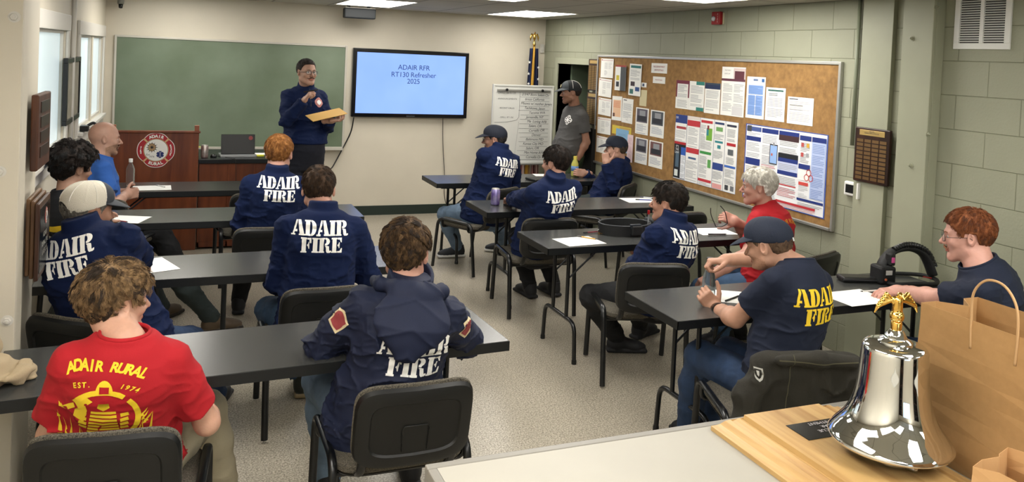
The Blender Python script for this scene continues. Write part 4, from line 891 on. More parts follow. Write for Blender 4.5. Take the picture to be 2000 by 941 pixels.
p = WZ(1122, 344, TZ); bottle('drink_bottle', 'bottle of pale yellow sports drink with a blue and white label on the front-right table', (p[0], p[1], TZ), [(0, 0), (.033, 0), (.037, .01), (.037, .05), (.034, .075), (.037, .1), (.036, .125), (.024, .155), (.017, .17), (.017, .178)], '#d8c85a', '#d9cf62', .15, (.055, .105, '#5f86bd'), capr=.019, body='#c9c468', trans=.15)
o = MB().bb((-.038, -.075, 0), (.038, .075, .009)).build('mobile_phone', M_BLACK, bevel=.002); p = WZ(1003, 400, TZ); o.location = p; o.rotation_euler = (0, 0, rad(-70)); tag(o, 'black phone lying right of the purple can', 'phone')
MB().bb((-.035, -.07, .009), (.035, .07, .0095)).build('phone_screen', mat('dark_screen', '#15181c', .1), o)
t = thing('notebook_case', 'black zip folder lying on the front-right table beside the white sheet', 'folder', WZ(1056, 352, TZ), rad(10)); MB().bb((-.12, -.09, 0), (.12, .09, .022)).build('cover', M_BLACK, t, bevel=.006); MB().tube([(-.12, .09, .011), (.12, .09, .011)], .003, 6).build('zip', M_DKLINE, t)
# water bottle in the hands of the front right man is built with him
# coiled duty belt with pouches
p = WZ(1222, 455, TZ); t = thing('equipment_belt', 'black padded equipment belt coiled in a loop on the third-row right table', 'belt', (p[0], p[1]+.02, TZ))
el = lambda k, rx, ry, z, n=40: (rx*math.cos(2*PI*k/n), ry*math.sin(2*PI*k/n), z)
m = MB()
for k in range(40):
    a, b = el(k, .19, .135, 0), el(k+1, .19, .135, 0); a2, b2 = el(k, .178, .123, 0), el(k+1, .178, .123, 0); h = .07
    m.add([(a[0], a[1], 0), (b[0], b[1], 0), (b[0], b[1], h), (a[0], a[1], h), (a2[0], a2[1], 0), (b2[0], b2[1], 0), (b2[0], b2[1], h), (a2[0], a2[1], h)], [(0, 1, 2, 3), (5, 4, 7, 6), (3, 2, 6, 7), (1, 0, 4, 5)])
m.build('belt_webbing', mat('black_webbing', '#101214', .6, bump=.4, bscale=200), t, smooth='auto')
MB().tube([el(k, .19, .135, .07) for k in range(40)], .004, 6, closed=True).build('edge_piping', mat('grey_piping', '#3b3f44', .4), t, smooth=True)
MB().bb((-.03, -.16, .01), (.05, -.13, .075)).build('front_pouch', mat('black_webbing', '#101214'), t, bevel=.008); MB().bb((-.035, -.150, .055), (.045, -.125, .085)).build('buckle', mat('gunmetal', '#3a4048', .3, metal=.7), t, bevel=.004)
MB().bb((.19, -.05, 0), (.27, .07, .09)).build('large_pouch', mat('pouch_grey', '#202628', .5), t, bevel=.012); m = MB().tube([(.175, -.02, .05), (.175, -.02, .125)], .006, 8); m.build('marker_pen', mat('marker_grey', '#7d8084', .4), t); MB().lathe([(.009, .125), (.009, .15), (0, .152)], 12, (.175, -.02, 0)).build('red_cap', M_RED, t)
p = WZ(1170, 455, TZ); t = thing('key_bunch', 'small bunch of keys hanging off the left end of the equipment belt', 'keys', p)
MB().tube([(.012*math.cos(k*PI/8), 0, .014+.012*math.sin(k*PI/8)) for k in range(16)], .0015, 5, closed=True).build('key_ring', M_ALU, t)
for k in range(3): MB().bb((-.006, -.045, .002+.003*k), (.006, -.005, .0035+.003*k)).build('key', M_BRASS, t).rotation_euler = (0, 0, rad(-30+30*k))
# gear bag and wallet on the nearest right table
p = WZ(1780, 552, TZ); t = thing('gear_bag', 'black helmet-like gear harness with corrugated strap beside the red-haired man', 'gear bag', (p[0], p[1]+.04, TZ), rad(-8))
MW = mat('black_webbing', '#101214')
MB().tube(smoothpath([(-.17, 0, .02), (-.16, .0, .1), (-.08, .02, .165), (.04, .03, .18), (.13, .02, .14), (.18, 0, .03)], 8), [.02]*41, 10, flat=1.8).build('padded_arch', MW, t, smooth=True)
MB().tube(smoothpath([(-.17, -.09, .012), (-.05, -.13, .02), (.1, -.11, .012), (.18, -.02, .012), (.14, .08, .012), (-.1, .1, .012)], 6, True), .012, 8, closed=True).build('base_loop', MW, t, smooth=True)
pts = smoothpath([(-.09, .0, .18), (-.02, .0, .205), (.06, .0, .20), (.14, .0, .16), (.19, 0, .08)], 10); MB().tube(pts, [.013 if i % 2 else .017 for i in range(len(pts))], 10).build('corrugated_strap', M_BLACK, t)
MB().bb((-.22, -.07, 0), (-.12, .03, .1)).build('side_pouch', MW, t, bevel=.014); MB().bb((-.155, -.06, .10), (-.12, -.01, .17)).build('upper_pouch', MW, t, bevel=.01)
MB().bb((-.15, -.063, .12), (-.13, -.06, .15)).build('pink_tab', mat('pink_tab', '#c0508a', .5), t, bevel=.002); MB().lathe([(0, 0), (.007, .0), (.007, .004), (0, .004)], 12, (-.19, -.071, .03), Matrix.Rotation(PI/2, 3, 'X')).build('orange_button', mat('orange', '#c46a48', .5), t)
MB().bb((-.19, -.0725, .055), (-.15, -.070, .08)).build('white_patch', mat('patch_white', '#b5b5b2', .6), t); MB().tube([(.03, -.1, .05), (.1, -.08, .035)], .004, 6).build('red_tipped_probe', M_RED, t)
t = thing('wallet_case', 'flat black case lying left of the gear harness', 'case', WZ(1690, 549, TZ), rad(-18)); MB().bb((-.15, -.045, 0), (.13, .045, .03)).build('case_body', M_BLACK, t, bevel=.01); MB().tube([(-.15, -.045, .016), (.13, -.045, .016)], .002, 5).build('seam', M_DKLINE, t)
# beige cloth lying on the nearest left table
def fcloth(P):
    q = P.copy(); w = .014*vnoise(q, 9)+.008*vnoise(q, 19, 3.1)-.022*np.clip(1-np.abs(vnoise(q*F3((1, .8, 1)), 15, 1.3))*3.2, 0, 1)*-1
    d = ell(P, (-.05, .09, .05), (.085, .075, .085)); d = smin(d, ell(P, (.0, -.02, .022), (.13, .12, .028)), .05); d = smin(d, ell(P, (.11, -.0, .012), (.05, .05, .012)), .03)
    r = np.abs(vnoise(q*F3((1, 1, .6)), 11, 7.7)); d = d+w+.016*(1-r)**3-.008; return np.maximum(d, -P[:, 2]+.001)
vs, fs = mesh_sdf(fcloth, (-.22, -.2, -.02), (.22, .22, .2), .005); p = WZ(14, 742, TZ)
o = np_mesh('beige_cloth', vs, fs, mat('beige_cloth', '#a8977a', .9, bump=.2, bscale=200)); o.location = (p[0]-.075, p[1]+.02, TZ); o.scale = (1.1, 1.1, 1.45); tag(o, 'crumpled beige cloth on the left end of the nearest left table', 'cloth')

# ------------------------------------------------------------------ foreground counter with bell and bags
CZ = 1.05
t = thing('counter', 'white-topped counter with a grey edge at the bottom right', 'counter', (1.6, 1.2, 0))
m = MB(); m.bb((-1.095, -.9, CZ-.035), (1.3, .365, CZ)); m.build('counter_top', mat('off_white_laminate', '#98958b', .5, noise=.03, nscale=7), t)
m = MB(); m.bb((-1.115, .365, CZ-.045), (1.3, .387, CZ+.001)); m.bb((-1.115, -.9, CZ-.045), (-1.095, .365, CZ+.001)); m.build('edge_trim', mat('grey_edge', '#76736c', .45), t, bevel=.003)
MB().bb((-1.05, -.88, 0), (1.28, .33, CZ-.035)).build('counter_cabinet', M_TRIMW, t)
MP = wood('poplar', '#b4935f', '#967040', scale=(14, 1.2, 14), rough=.45, ns=2.2, ramp=(.28, .55))
bx0, bx1, by0, by1 = 1.168, 1.552, 1.10, 1.548
t = thing('wooden_bell_base', 'pale wooden plinth with stepped moulded edges under the chrome bell', 'plinth', ((bx0+bx1)/2, (by0+by1)/2, CZ))
hx, hy = (bx1-bx0)/2, (by1-by0)/2
prof = [(0, 0), (0, .010), (.012, .0115), (.022, .014), (.034, .021), (.044, .023), (.047, .023), (.050, .0195), (.058, .022), (.066, .026), (.07, .026), (.073, .0235), (.078, .0235), (.080, .034), (.1, .034)]
vs, fs = [], []
for i, (ins, z) in enumerate(prof): vs += [(-hx+ins, -hy+ins*.25, z), (hx-ins, -hy+ins*.25, z), (hx-ins, hy-ins*.22, z), (-hx+ins, hy-ins*.22, z)]
for i in range(len(prof)-1):
    for k in range(4): k2 = (k+1) % 4; fs.append((i*4+k, i*4+k2, (i+1)*4+k2, (i+1)*4+k))
n = (len(prof)-1)*4; fs += [(n, n+1, n+2, n+3), (3, 2, 1, 0)]
MB().add(vs, fs).build('moulded_board', MP, t)
m = MB(); m.bb((-.055, .055, .034), (.13, .13, .0352)); o = m.build('engraved_plate', mat('plate_black', '#0d0d0e', .25), t)
m = MB(); Fp = frame((.048, .092, .0354), (-1, 0, 0), (0, -1, 0))
for i, s in enumerate(('ADAIR', 'FIRE & RESCUE', '10 YEAR', 'COMMITMENT')): put_text(m, s, Fp @ Matrix.Translation((0, .026-.017*i, 0)), .0155, shear=.0, bold=.0)
m.build('engraving', mat('engraved_silver', '#b9b9bb', .4), o)
bc = Vector((1.425, 1.272, CZ)); CHR = mat('polished_chrome', '#d8dadb', .035, metal=1.0)
t = thing('bell', 'polished chrome bell topped by a gold eagle on the wooden plinth', 'bell', bc)
B0 = .072
prof = [(.118, B0-.006), (.124, B0-.002), (.1245, B0+.004), (.118, B0+.014), (.108, B0+.026), (.097, B0+.040), (.087, B0+.058), (.079, B0+.08), (.0735, B0+.105), (.070, B0+.135), (.068, B0+.165), (.0665, B0+.188), (.0655, B0+.196), (.0625, B0+.202), (.055, B0+.206), (.035, B0+.208), (.0, B0+.209)]
def dense(pr, n=5):
    q = smoothpath([(a, 0, b) for a, b in pr], n); return [(max(v.x, 0), v.z) for v in q]
inner = [(.105, B0-.004), (.095, B0+.02), (.08, B0+.05), (.068, B0+.09), (.06, B0+.19), (0, B0+.195)]
MB().lathe(dense(prof, 5), 96).build('bell_body', CHR, t, smooth=True)
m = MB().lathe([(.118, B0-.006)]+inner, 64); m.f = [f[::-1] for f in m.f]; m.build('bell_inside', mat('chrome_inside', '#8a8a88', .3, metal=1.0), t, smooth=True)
T0 = B0+.206
MB().lathe([(.034, T0+.002), (.034, T0+.006), (.031, T0+.009), (.024, T0+.012), (.0235, T0+.013)], 48).lathe([(.0235, T0+.012), (.022, T0+.016), (.018, T0+.024), (.014, T0+.030), (.010, T0+.031)], 8).build('collar_nut', CHR, t, smooth='auto')
MB().lathe([(.011, T0+.03), (.0115, T0+.045), (.0105, T0+.047)], 24).build('finial_ring', M_GOLD, t, smooth='auto')
def feagle(P):
    d = smin(ell(P, (0, 0, .010), (.0135, .0125, .013)), ell(P, (0, 0, .026), (.010, .009, .013)), .004)
    d = smin(d, ell(P, (0, -.002, .038), (.0085, .0075, .012)), .004); d = smin(d, ell(P, (.001, -.006, .052), (.006, .008, .006)), .003); d = smin(d, cone(P, (.001, -.011, .052), (.001, -.018, .048), .003, .001), .002)
    for s in (-1, 1):
        for k in range(5):
            a = .045-.004*k; d = smin(d, cone(P, (s*.006, .002, .040+.002*k-.004), (s*(.022+.004*k), .003, .052-.0055*k), .0045, .0040), .0012); d = smin(d, cone(P, (s*(.022+.004*k), .003, .052-.0055*k), (s*(.030+.0035*k), .004, .040-.0062*k+.002), .0038, .0014), .0012)
    return d
vs, fs = mesh_sdf(feagle, (-.055, -.03, -.01), (.055, .03, .07), .0009); o = np_mesh('gold_eagle', vs, fs, M_GOLD, t); o.location = (0, 0, T0+.047); o.scale = (1.12, 1.12, 1.12); o.rotation_euler = (0, 0, rad(-14))
MB().lathe([(.018, .035), (.018, .04), (.009, .046), (.006, .15)], 20).build('inner_post', CHR, t, smooth='auto')
m = MB().tube(smoothpath([(-.05, -.01, .055), (-.055, -.035, .047), (-.03, -.05, .041), (.0, -.055, .039), (.03, -.04, .041), (.045, -.01, .045)], 6), .006, 10, flat=1.0); m.tube([(-.01, -.052, .042), (-.0, -.075, .040)], [.012, .007], 12); m.tube([(0, -.05, .041), (0, 0, .041)], .006, 8); m.build('striker_bracket', CHR, t, smooth=True)
# paper carrier bag
M_KRAFT = mat('kraft_paper', '#a27d50', .8, noise=.05, nscale=60, bump=.25, bscale=14)
gx0, gx1, gy0, gy1, gh = 1.575, 1.755, .98, 1.34, .335
t = thing('paper_bag', 'large brown paper carrier bag standing behind the bell at the right edge', 'paper bag', ((gx0+gx1)/2, (gy0+gy1)/2, CZ))
a, b = (gx1-gx0)/2, (gy1-gy0)/2
def bag_mesh(a, b, h, fold, nz=8, thick=.0012, sag=.006, zig=0):
    ring = [(-a, -b), (-a, 0), (-a, b), (-a*.5, b), (0, b-fold), (a*.5, b), (a, b), (a, 0), (a, -b), (a*.5, -b), (0, -b+fold), (-a*.5, -b)]
    n = len(ring); vs, fs = [], []
    for j in range(nz+1):
        v = j/nz
        for i, (x, y) in enumerate(ring):
            k = v if i in (4, 10) else 1; yy = (b if y > 0 else -b)*(1-v)+y*v if i in (4, 10) else y
            w = sag*math.sin(v*7+i*1.7)*math.sin(PI*v); z = h*v*(1.0 if not (zig and j == nz) else 1+zig*math.sin(i*2.1)); vs.append((x+w*(1 if x > 0 else -1), yy, z))
    for j in range(nz):
        for i in range(n): i2 = (i+1) % n; fs.append((j*n+i, j*n+i2, (j+1)*n+i2, (j+1)*n+i))
    fs.append(tuple(range(n))); return MB().add(vs, fs)
o = bag_mesh(a, b, gh, .05).build('bag_body', M_KRAFT, t); q = o.modifiers.new('s', 'SOLIDIFY'); q.thickness = .0012
for s in (-1, 1):
    x = s*(a+.003); MB().tube(smoothpath([(x, -.05, gh-.06), (x, -.052, gh-.0), (x+s*.003, -.048, gh+.06), (x+s*.004, -.02, gh+.095), (x+s*.004, .02, gh+.095), (x+s*.003, .048, gh+.06), (x, .052, gh), (x, .05, gh-.06)], 6), .0027, 8).build('twisted_handle', mat('paper_cord', '#b08c62', .8), t, smooth=True)
    MB().bb((x-.001, -.07, gh-.085), (x+.001, .07, gh-.045)).build('handle_patch', M_KRAFT, t) if s > 0 else None
t = thing('small_paper_bag', 'small open brown paper bag at the bottom right corner', 'paper bag', (1.425, .99, CZ), rad(12))
o = bag_mesh(.065, .045, .15, .015, zig=.035).build('bag_body', mat('kraft_light', '#b48c5e', .8, bump=.3, bscale=30), t); q = o.modifiers.new('s', 'SOLIDIFY'); q.thickness = .001
# black bag on the floor / dark case under the nearest right table
t = thing('dark_bin', 'black bin standing under the nearest right table near the paper bag', 'bin', (3.05, 2.55, 0)); MB().lathe([(0, 0), (.12, 0), (.16, .62), (.17, .63), (.165, .64), (.15, .63), (.11, .03), (0, .03)], 28).build('bin_body', M_BLACK, t, smooth='auto'); MB().lathe([(.168, .6), (.175, .61), (.175, .635), (.165, .64)], 28).build('bin_rim', M_METALK, t, smooth='auto')
# ------------------------------------------------------------------ people
A3 = lambda *a: np.array(a, float)
def nrm(v): v = np.asarray(v, float); return v/max(np.linalg.norm(v), 1e-9)
def fr(yaw, pitch=0, roll=0):
    y, p, ro = rad(yaw), rad(pitch), rad(roll)
    f = A3(math.sin(y)*math.cos(p), math.cos(y)*math.cos(p), math.sin(p)); r = A3(math.cos(y), -math.sin(y), 0); u = np.cross(r, f)
    r, u = r*math.cos(ro)-u*math.sin(ro), u*math.cos(ro)+r*math.sin(ro); return np.stack([r, f, u], 1)
def ik(a, t, l1, l2, pole):
    d = t-a; L = np.linalg.norm(d)
    if L > (l1+l2)*.995: t = a+d/L*(l1+l2)*.995; d = t-a; L = np.linalg.norm(d)
    n = d/L; x = (l1*l1-l2*l2+L*L)/(2*L); h = math.sqrt(max(l1*l1-x*x, 1e-5)); p = np.asarray(pole, float); p = nrm(p-n*(p@n)); return a+n*x+p*h, t
TT = np.linspace(-.4, 1.3, 120)
def tab(ts, vs):
    y = np.interp(TT, ts, vs); k = np.ones(9)/9; return np.convolve(np.pad(y, 4, mode='edge'), k, 'valid').astype(np.float32)
T_W = tab([-.35, -.1, .1, .3, .5, .72, .86, .96, 1.05, 1.2], [.15, .166, .154, .142, .142, .150, .132, .085, .058, .055])
T_D = tab([-.35, -.1, .1, .3, .5, .72, .86, .96, 1.05, 1.2], [.11, .125, .120, .113, .116, .116, .096, .070, .058, .055])
T_C = tab([-.35, 0, .3, .6, .8, .95, 1.2], [0, 0, .008, -.008, -.02, -.015, .01])
SKIN = {}
def skin(c):
    if c not in SKIN:
        v = [int(c[i:i+2], 16) for i in (1, 3, 5)]; g = sum(v)/3; c_ = '#'+''.join('%02x' % int(x*.84+g*.16) for x in v)
        m = mat('skin_'+c.strip('#'), c_, .52, noise=.07, nscale=35, bump=.12, bscale=180); nt, b = nodes_of(m)
        b.inputs['Subsurface Weight'].default_value = .12; b.inputs['Subsurface Radius'].default_value = (.012, .005, .003); b.inputs['Subsurface Scale'].default_value = 1.0; SKIN[c] = m
    return SKIN[c]
M_NAVY = mat('navy_fleece', '#0c1a3c', .9, noise=.06, nscale=60, bump=.12, bscale=220, spec=.25)
M_NAVYJ = mat('navy_softshell', '#0b1632', .75, noise=.05, nscale=40, bump=.1, bscale=260)
M_NAVYT = mat('navy_cotton', '#0b162c', .85, bump=.12, bscale=260)
M_REDT = mat('red_cotton', '#a3101c', .85, bump=.12, bscale=260)
M_BLUET = mat('blue_cotton', '#2b5aa6', .85, bump=.12, bscale=260)
M_GREYT = mat('grey_cotton', '#4b4a49', .85, bump=.12, bscale=260)
M_JEAN = mat('blue_denim', '#36506e', .85, noise=.16, nscale=22, bump=.25, bscale=320); M_JEANL = mat('light_blue_denim', '#64788e', .85, noise=.14, nscale=18, bump=.25, bscale=320)
M_JEAND = mat('dark_blue_denim', '#1f3350', .85, noise=.2, nscale=18, bump=.25, bscale=320)
M_PBLACK = mat('black_trousers', '#121316', .85, bump=.15, bscale=200); M_KHAKI = mat('khaki_cotton', '#a39a82', .85, noise=.05, bump=.15, bscale=200); M_OLIVE = mat('olive_trousers', '#2c3a24', .85, bump=.15, bscale=200)
M_DGREY = mat('dark_green_grey_trousers', '#232c2c', .85, bump=.15, bscale=200)
M_PRINTW = mat('white_print', '#f2f2ee', .7); M_PRINTY = mat('yellow_print', '#e8c62a', .65)
M_EYEW = mat('eye_white', '#d8d4cc', .2); M_IRIS = mat('iris_brown', '#2e2019', .1)
M_LENS = mat('spectacle_lens', '#e8ecee', .03, alpha=.18)
def headsdf(q, ear=1.0, nose=1.0, jaw=1.0):
    x = np.abs(q[:, 0]); m = q.copy(); m[:, 0] = x
    d = ell(q, (0, -.012, .030), (.0765, .098, .090)); d = smin(d, ell(q, (0, .022, -.025), (.064*jaw, .066, .078)), .03)
    d = smin(d, cone(m, (.052*jaw, .0, -.058), (.016, .068, -.094), .020, .020), .025); d = smin(d, ell(q, (0, .060, -.092), (.024, .022, .018)), .02)
    d = smin(d, cone(m, (.0, .084, .022), (.040, .070, .022), .009, .008), .014); d = smin(d, ell(m, (.042, .062, -.022), (.020, .018, .018)), .018)
    d = smax(d, -ell(m, (.031, .100, .004), (.019, .020, .012)), .010)
    d = smin(d, cone(q, (0, .083, .012), (0, .083+.026*nose, -.026), .0075, .0105), .007); d = smin(d, ell(m, (.011, .094, -.031), (.008, .010, .007)), .004)
    d = smin(d, cone(m, (.0, .0885, -.0555), (.020, .082, -.058), .0055, .0035), .005); d = smin(d, cone(m, (.0, .0880, -.0650), (.017, .082, -.063), .0060, .004), .005)
    d = smax(d, -cone(m, (.0, .0965, -.0603), (.020, .0885, -.0603), .0013, .001), .002)
    # eyelids
    d = smin(d, cone(m, (.018, .081, .0088), (.044, .0755, .0078), .0044, .0040), .004); d = smin(d, cone(m, (.018, .0805, -.0022), (.044, .075, -.0022), .0034, .0034), .004)
    Re = fr(24, 0, 0).astype(np.float32); e = ell(m, (.0805, -.010, .0), (.0075, .0175*ear, .031*ear), Re); e = smax(e, -ell(m, (.0875, -.006, .004), (.0055, .0105*ear, .019*ear), Re), .003)
    return smin(d, e, .005)
def hairline(y, low=0.0, front=.058, rec=0.):
    return np.interp(y, [-.12, -.085, -.06, -.04, -.030, .014, .022, .034, .05, .075, .1], [-.064+low, -.062+low, -.050+low, -.026, .022, .026, -.012+rec*.3, .012+rec, .036+rec*1.2, front-.008, front]).astype(np.float32)
def handsdf(q, ts, curl=(.25, .3, .3), thumb=.3, spread=.03, k=.0045):
    d = rbox(q, (0, .045, 0), (.039, .047, .0125), .0115); d = smin(d, ell(q, (ts*.026, .028, -.006), (.018, .03, .015)), .01); d = smin(d, cone(q, (0, -.06, .0), (0, .01, 0), .027, .026), .02)
    for i, (x, L) in enumerate(((.0285, .070), (.0095, .078), (-.0095, .072), (-.028, .057))):
        c = np.array(curl)*(1+.08*i); a = 0; p = A3(ts*x, .084-(.008 if i == 3 else .002 if i == 0 else 0), 0); sx = ts*(x/.03)*spread; pts = [p-A3(0, .02, 0), p]
        for j, fr_ in enumerate((.46, .30, .24)):
            a += c[j]*PI/2; p = p+A3(sx*fr_, math.cos(a), -math.sin(a))*L*fr_; pts.append(p)
        d = smin(d, chain(q, pts, [.0095, .0092, .0085, .0078, .0068], .002), k)
    p = A3(ts*.03, .012, -.006); a = thumb; pts = [p]
    for j, (L, w) in enumerate(((.042, .0), (.032, .35), (.024, .7))):
        v = nrm(A3(ts*(.75-w*.6-a*.5), .62+w*.3, -.25-a*.5-w*.3*a)); p = p+v*L; pts.append(p)
    return smin(d, chain(q, pts, [.0135, .0115, .0102, .0082], .003), .006)
def wrinkle(P, amp, f=10., seed=0.):
    n = vnoise(P*F3((1, 1, 1.5)), f, seed)+.5*vnoise(P, f*2.1, seed+5); r = 1-np.abs(vnoise(P*F3((.8, .8, 1.5))+.02*n[:, None], f*.8, seed+9)); r2 = 1-np.abs(vnoise(P*F3((1.1, 1, 2.2))+.03*n[:, None], f*1.7, seed+13)); return amp*(.4*n+1.3*(.35-r**4)+.55*(.3-r2**4))
JOBS = []
class Person: pass
def person(key, label, HC, NB, PV, yaw, hyaw, hpitch=0, hroll=0, build=1.0, belly=0.0, sk='#c08f74', top='jacket', topmat=None, leg=M_PBLACK, hands=None, poles=None,
           feet=None, kpole=None, footdir=None, shoe=('#15161a', '#15161a'), hs=1.0, vox=.006, hvox=.0032, hem=-.10, shw=.152, ear=1.0, nose=1.0, jaw=1.0, curls=None, palms=None, fdir=None, thumbs=(.3, .3), beard=None, standing=False, sleeve=.62, collar=True, arm=1.0, neck=1.0, seed=0, wr=1.0):
    s = Person(); s.key = key; s.kw = dict(locals()); HC, NB, PV = [np.asarray(v, float) for v in (HC, NB, PV)]
    s.HC, s.NB, s.PV = HC, NB, PV; s.label = label
    u = nrm(NB-PV); f0 = A3(math.sin(rad(yaw)), math.cos(rad(yaw)), 0); f = nrm(f0-u*(f0@u)); r = np.cross(f, u); L = np.linalg.norm(NB-PV)
    s.u, s.f, s.r, s.L = u, f, r, L; s.H = fr(hyaw, hpitch, hroll); s.hs = hs
    sh = [NB-u*.088+r*shw*k*build**.3-f*.012 for k in (-1, 1)]   # left, right
    hip = [PV+r*.088*k-u*.02 for k in (-1, 1)]
    s.sh = sh; s.el, s.wr_, s.kn, s.an = [], [], [], []
    for k in (0, 1):
        e, w_ = ik(sh[k], np.asarray(hands[k], float), .285*arm, .255*arm, (poles or [(-1, -1, -1.), (1, -1, -1.)])[k]); s.el.append(e); s.wr_.append(w_)
        kn, an = ik(hip[k], np.asarray(feet[k], float), .43, .41, (kpole or [f*1+A3(0, 0, .6)]*2)[k] if not standing else f); s.kn.append(kn); s.an.append(an)
    s.hip = hip
    col = [F3(a) for a in (PV, u, f, r)]
    def torso(P, ex, up=1.08, lo=-.14, fullb=0.0):
        q = P-col[0]; z = q@col[1]; y = q@col[2]; x = q@col[3]; t = z/L; i = np.clip((t+.4)/1.7*119, 0, 119)
        w = np.interp(i, np.arange(120), T_W)*build+ex; dd = np.interp(i, np.arange(120), T_D)*build**.8+ex; c = np.interp(i, np.arange(120), T_C); g = np.exp(-((t-.15)/.28)**2)
        dd = dd+belly*.5*g; c = c+belly*.5*g; w = w+fullb*np.exp(-((t-.05)/.35)**2)
        rho = (np.abs(x/w)**2.3+np.abs((y-c)/dd)**2.3)**(1/2.3); d = (rho-1)*np.minimum(w, dd)
        return smax(smax(d, z-L*up, .02), lo-z, .015)
    b3 = build**.5
    def armsdf(P, k, ex, cut=None, radii=(.050, .044, .040, .040, .029)):
        S_, E_, W_ = sh[k], s.el[k], s.wr_[k]; R_ = [a*b3+ex for a in radii]
        m1 = S_*.5+E_*.5; m2 = E_*.75+W_*.25; return smin(chain(P, [S_, m1, E_], R_[:3], .02), chain(P, [E_, m2, W_], [R_[2], R_[3], R_[4]], .02), .02)
    trap = lambda P, ex: smin(cone(P, NB-u*.05-r*.03-f*.01, sh[0]+u*.008, .056+ex, .040*b3+ex), cone(P, NB-u*.05+r*.03-f*.01, sh[1]+u*.004, .056+ex, .040*b3+ex), .03)
    def legs(P, ex, low=1.0):
        d = None
        for k in (0, 1):
            c = smin(cone(P, hip[k], s.kn[k], .088*b3+ex, .060*b3+ex), chain(P, [s.kn[k], s.kn[k]*.65+s.an[k]*.35-f*.0, s.an[k]], [.058*b3+ex, .056*b3+ex, .040+ex], .03), .02); d = c if d is None else smin(d, c, .012)
        return d
    HCf = F3(HC); Hf = s.H.astype(np.float32)
    def toh(P): return ((P-HCf)@Hf)/hs
    neckd = lambda P, ex=0: cone(P, HC+s.H@A3(0, -.022, -.045)*hs, NB-u*.03+f*.004, .056*neck+ex, .064*neck+ex)
    # --- skin: head and neck, hands, hidden core: one body mesh
    def fhead(P): q = toh(P); return smax(smin(headsdf(q, ear, nose, jaw)*hs, neckd(P), .022), -((P-F3(NB-u*.075))@F3(u)), .01)
    hj = [(fhead, np.minimum(HC, NB)-.16, np.maximum(HC, NB)+.15, hvox)]
    s.hf = []
    for k in (0, 1):
        fd = nrm(s.wr_[k]-s.el[k]) if not fdir or fdir[k] is None else nrm(fdir[k]); pn = nrm(palms[k]) if palms and palms[k] is not None else A3(0, 0, -1.)
        y_ = fd; z_ = -pn; z_ = nrm(z_-y_*(z_@y_)); x_ = np.cross(y_, z_); Hm = np.stack([x_, y_, z_], 1).astype(np.float32); o = F3(s.wr_[k]); ts = 1 if k == 0 else -1; cu = curls[k] if curls and curls[k] else (.25, .3, .3)
        s.hf.append((Hm, o))
        def fh(P, k=k, Hm=Hm, o=o, ts=ts, cu=cu):
            q = (P-o)@Hm; d = handsdf(q, ts, cu, thumbs[k])
            if top == 'tee':
                S_, E_, W_ = sh[k], s.el[k], s.wr_[k]; a = S_*.45+E_*.55
                rr = [v*b3 for v in (.043, .039, .040, .037, .027)]; c = smin(chain(P, [a, E_], rr[1:3], .02), chain(P, [E_, E_*.78+W_*.22, E_*.4+W_*.6, W_], [rr[2], rr[2]*1.03, rr[3]*.9, rr[4]], .02), .015); d = smin(d, c, .02)
            return d
        lo, hi = np.minimum(s.wr_[k], s.el[k]), np.maximum(s.wr_[k], s.el[k])
        if top == 'tee': a = sh[k]*.5+s.el[k]*.5; lo = np.minimum(lo, a)-.07; hi = np.maximum(hi, a)+.07; lo = np.minimum(lo, s.wr_[k]-.2); hi = np.maximum(hi, s.wr_[k]+.2)
        else: lo, hi = s.wr_[k]-.2, s.wr_[k]+.2
        hj.append((fh, lo, hi, max(hvox, .003)))
    def fcore(P):
        d = smin(torso(P, -.022, 1.0, -.12), trap(P, -.018), .03)
        for k in (0, 1): d = smin(d, armsdf(P, k, -.008), .02)
        return smin(d, legs(P, -.010), .02)
    allp = np.array([HC, NB, PV]+sh+s.el+s.wr_+s.kn+s.an); hj.append((fcore, allp.min(0)-.16, allp.max(0)+.16, .013))
    s.body = hj
    # --- clothes
    G = {}
    if top == 'jacket':
        def ft(P):
            d = smin(torso(P, .020, 1.0, hem, .012), trap(P, .014), .03)
            for k in (0, 1):
                c = armsdf(P, k, .0135*wr, radii=(.050, .046, .043, .041, .033)); W_, E_ = s.wr_[k], s.el[k]; n = nrm(W_-E_); c = smax(c, (P-F3(W_-n*.012))@F3(n), .006)
                cu = cone(P, W_-n*.055, W_-n*.012, .041, .039); c = smin(c, smax(cu, (P-F3(W_-n*.008))@F3(n), .004), .008); d = smin(d, c, .025)
            near = np.minimum(ln(P-F3(s.el[0])), ln(P-F3(s.el[1]))); a = .008+.007*np.exp(-(near/.11)**2); z = (P-col[0])@col[1]; a = a+.005*np.exp(-((z-.06)/.12)**2); a = a*np.clip((ln(P-F3(NB))-.09)/.07, .0, 1)*np.clip(np.abs(z-hem)/.06, .15, 1); a = a*np.clip(np.minimum(ln(P-F3(s.wr_[0])), ln(P-F3(s.wr_[1])))/.09, .2, 1)
            d = d+wrinkle(P, 1.0, 11., seed)*a*wr
            if collar:
                c = cone(P, NB-u*.03, NB+u*.05+f*.006, .084*neck, .073*neck); zz = (P-F3(NB))@F3(u); c = smax(c, zz-.052-.10*((P-F3(NB))@F3(-f))*0, .004); c = c
                fq = (P-F3(NB))@F3(f); c = smax(c, (.012-np.abs((P-F3(NB))@F3(r))+.35*np.maximum(.045-zz, -1)*0) if False else c, .001); d = smin(d, c, .010)
            else: d = smax(d, -smax(cone(P, NB-u*.02, NB+u*.2, .066, .07), -((P-F3(NB))@F3(u))-.02, .01), .006)
            return d
    else:
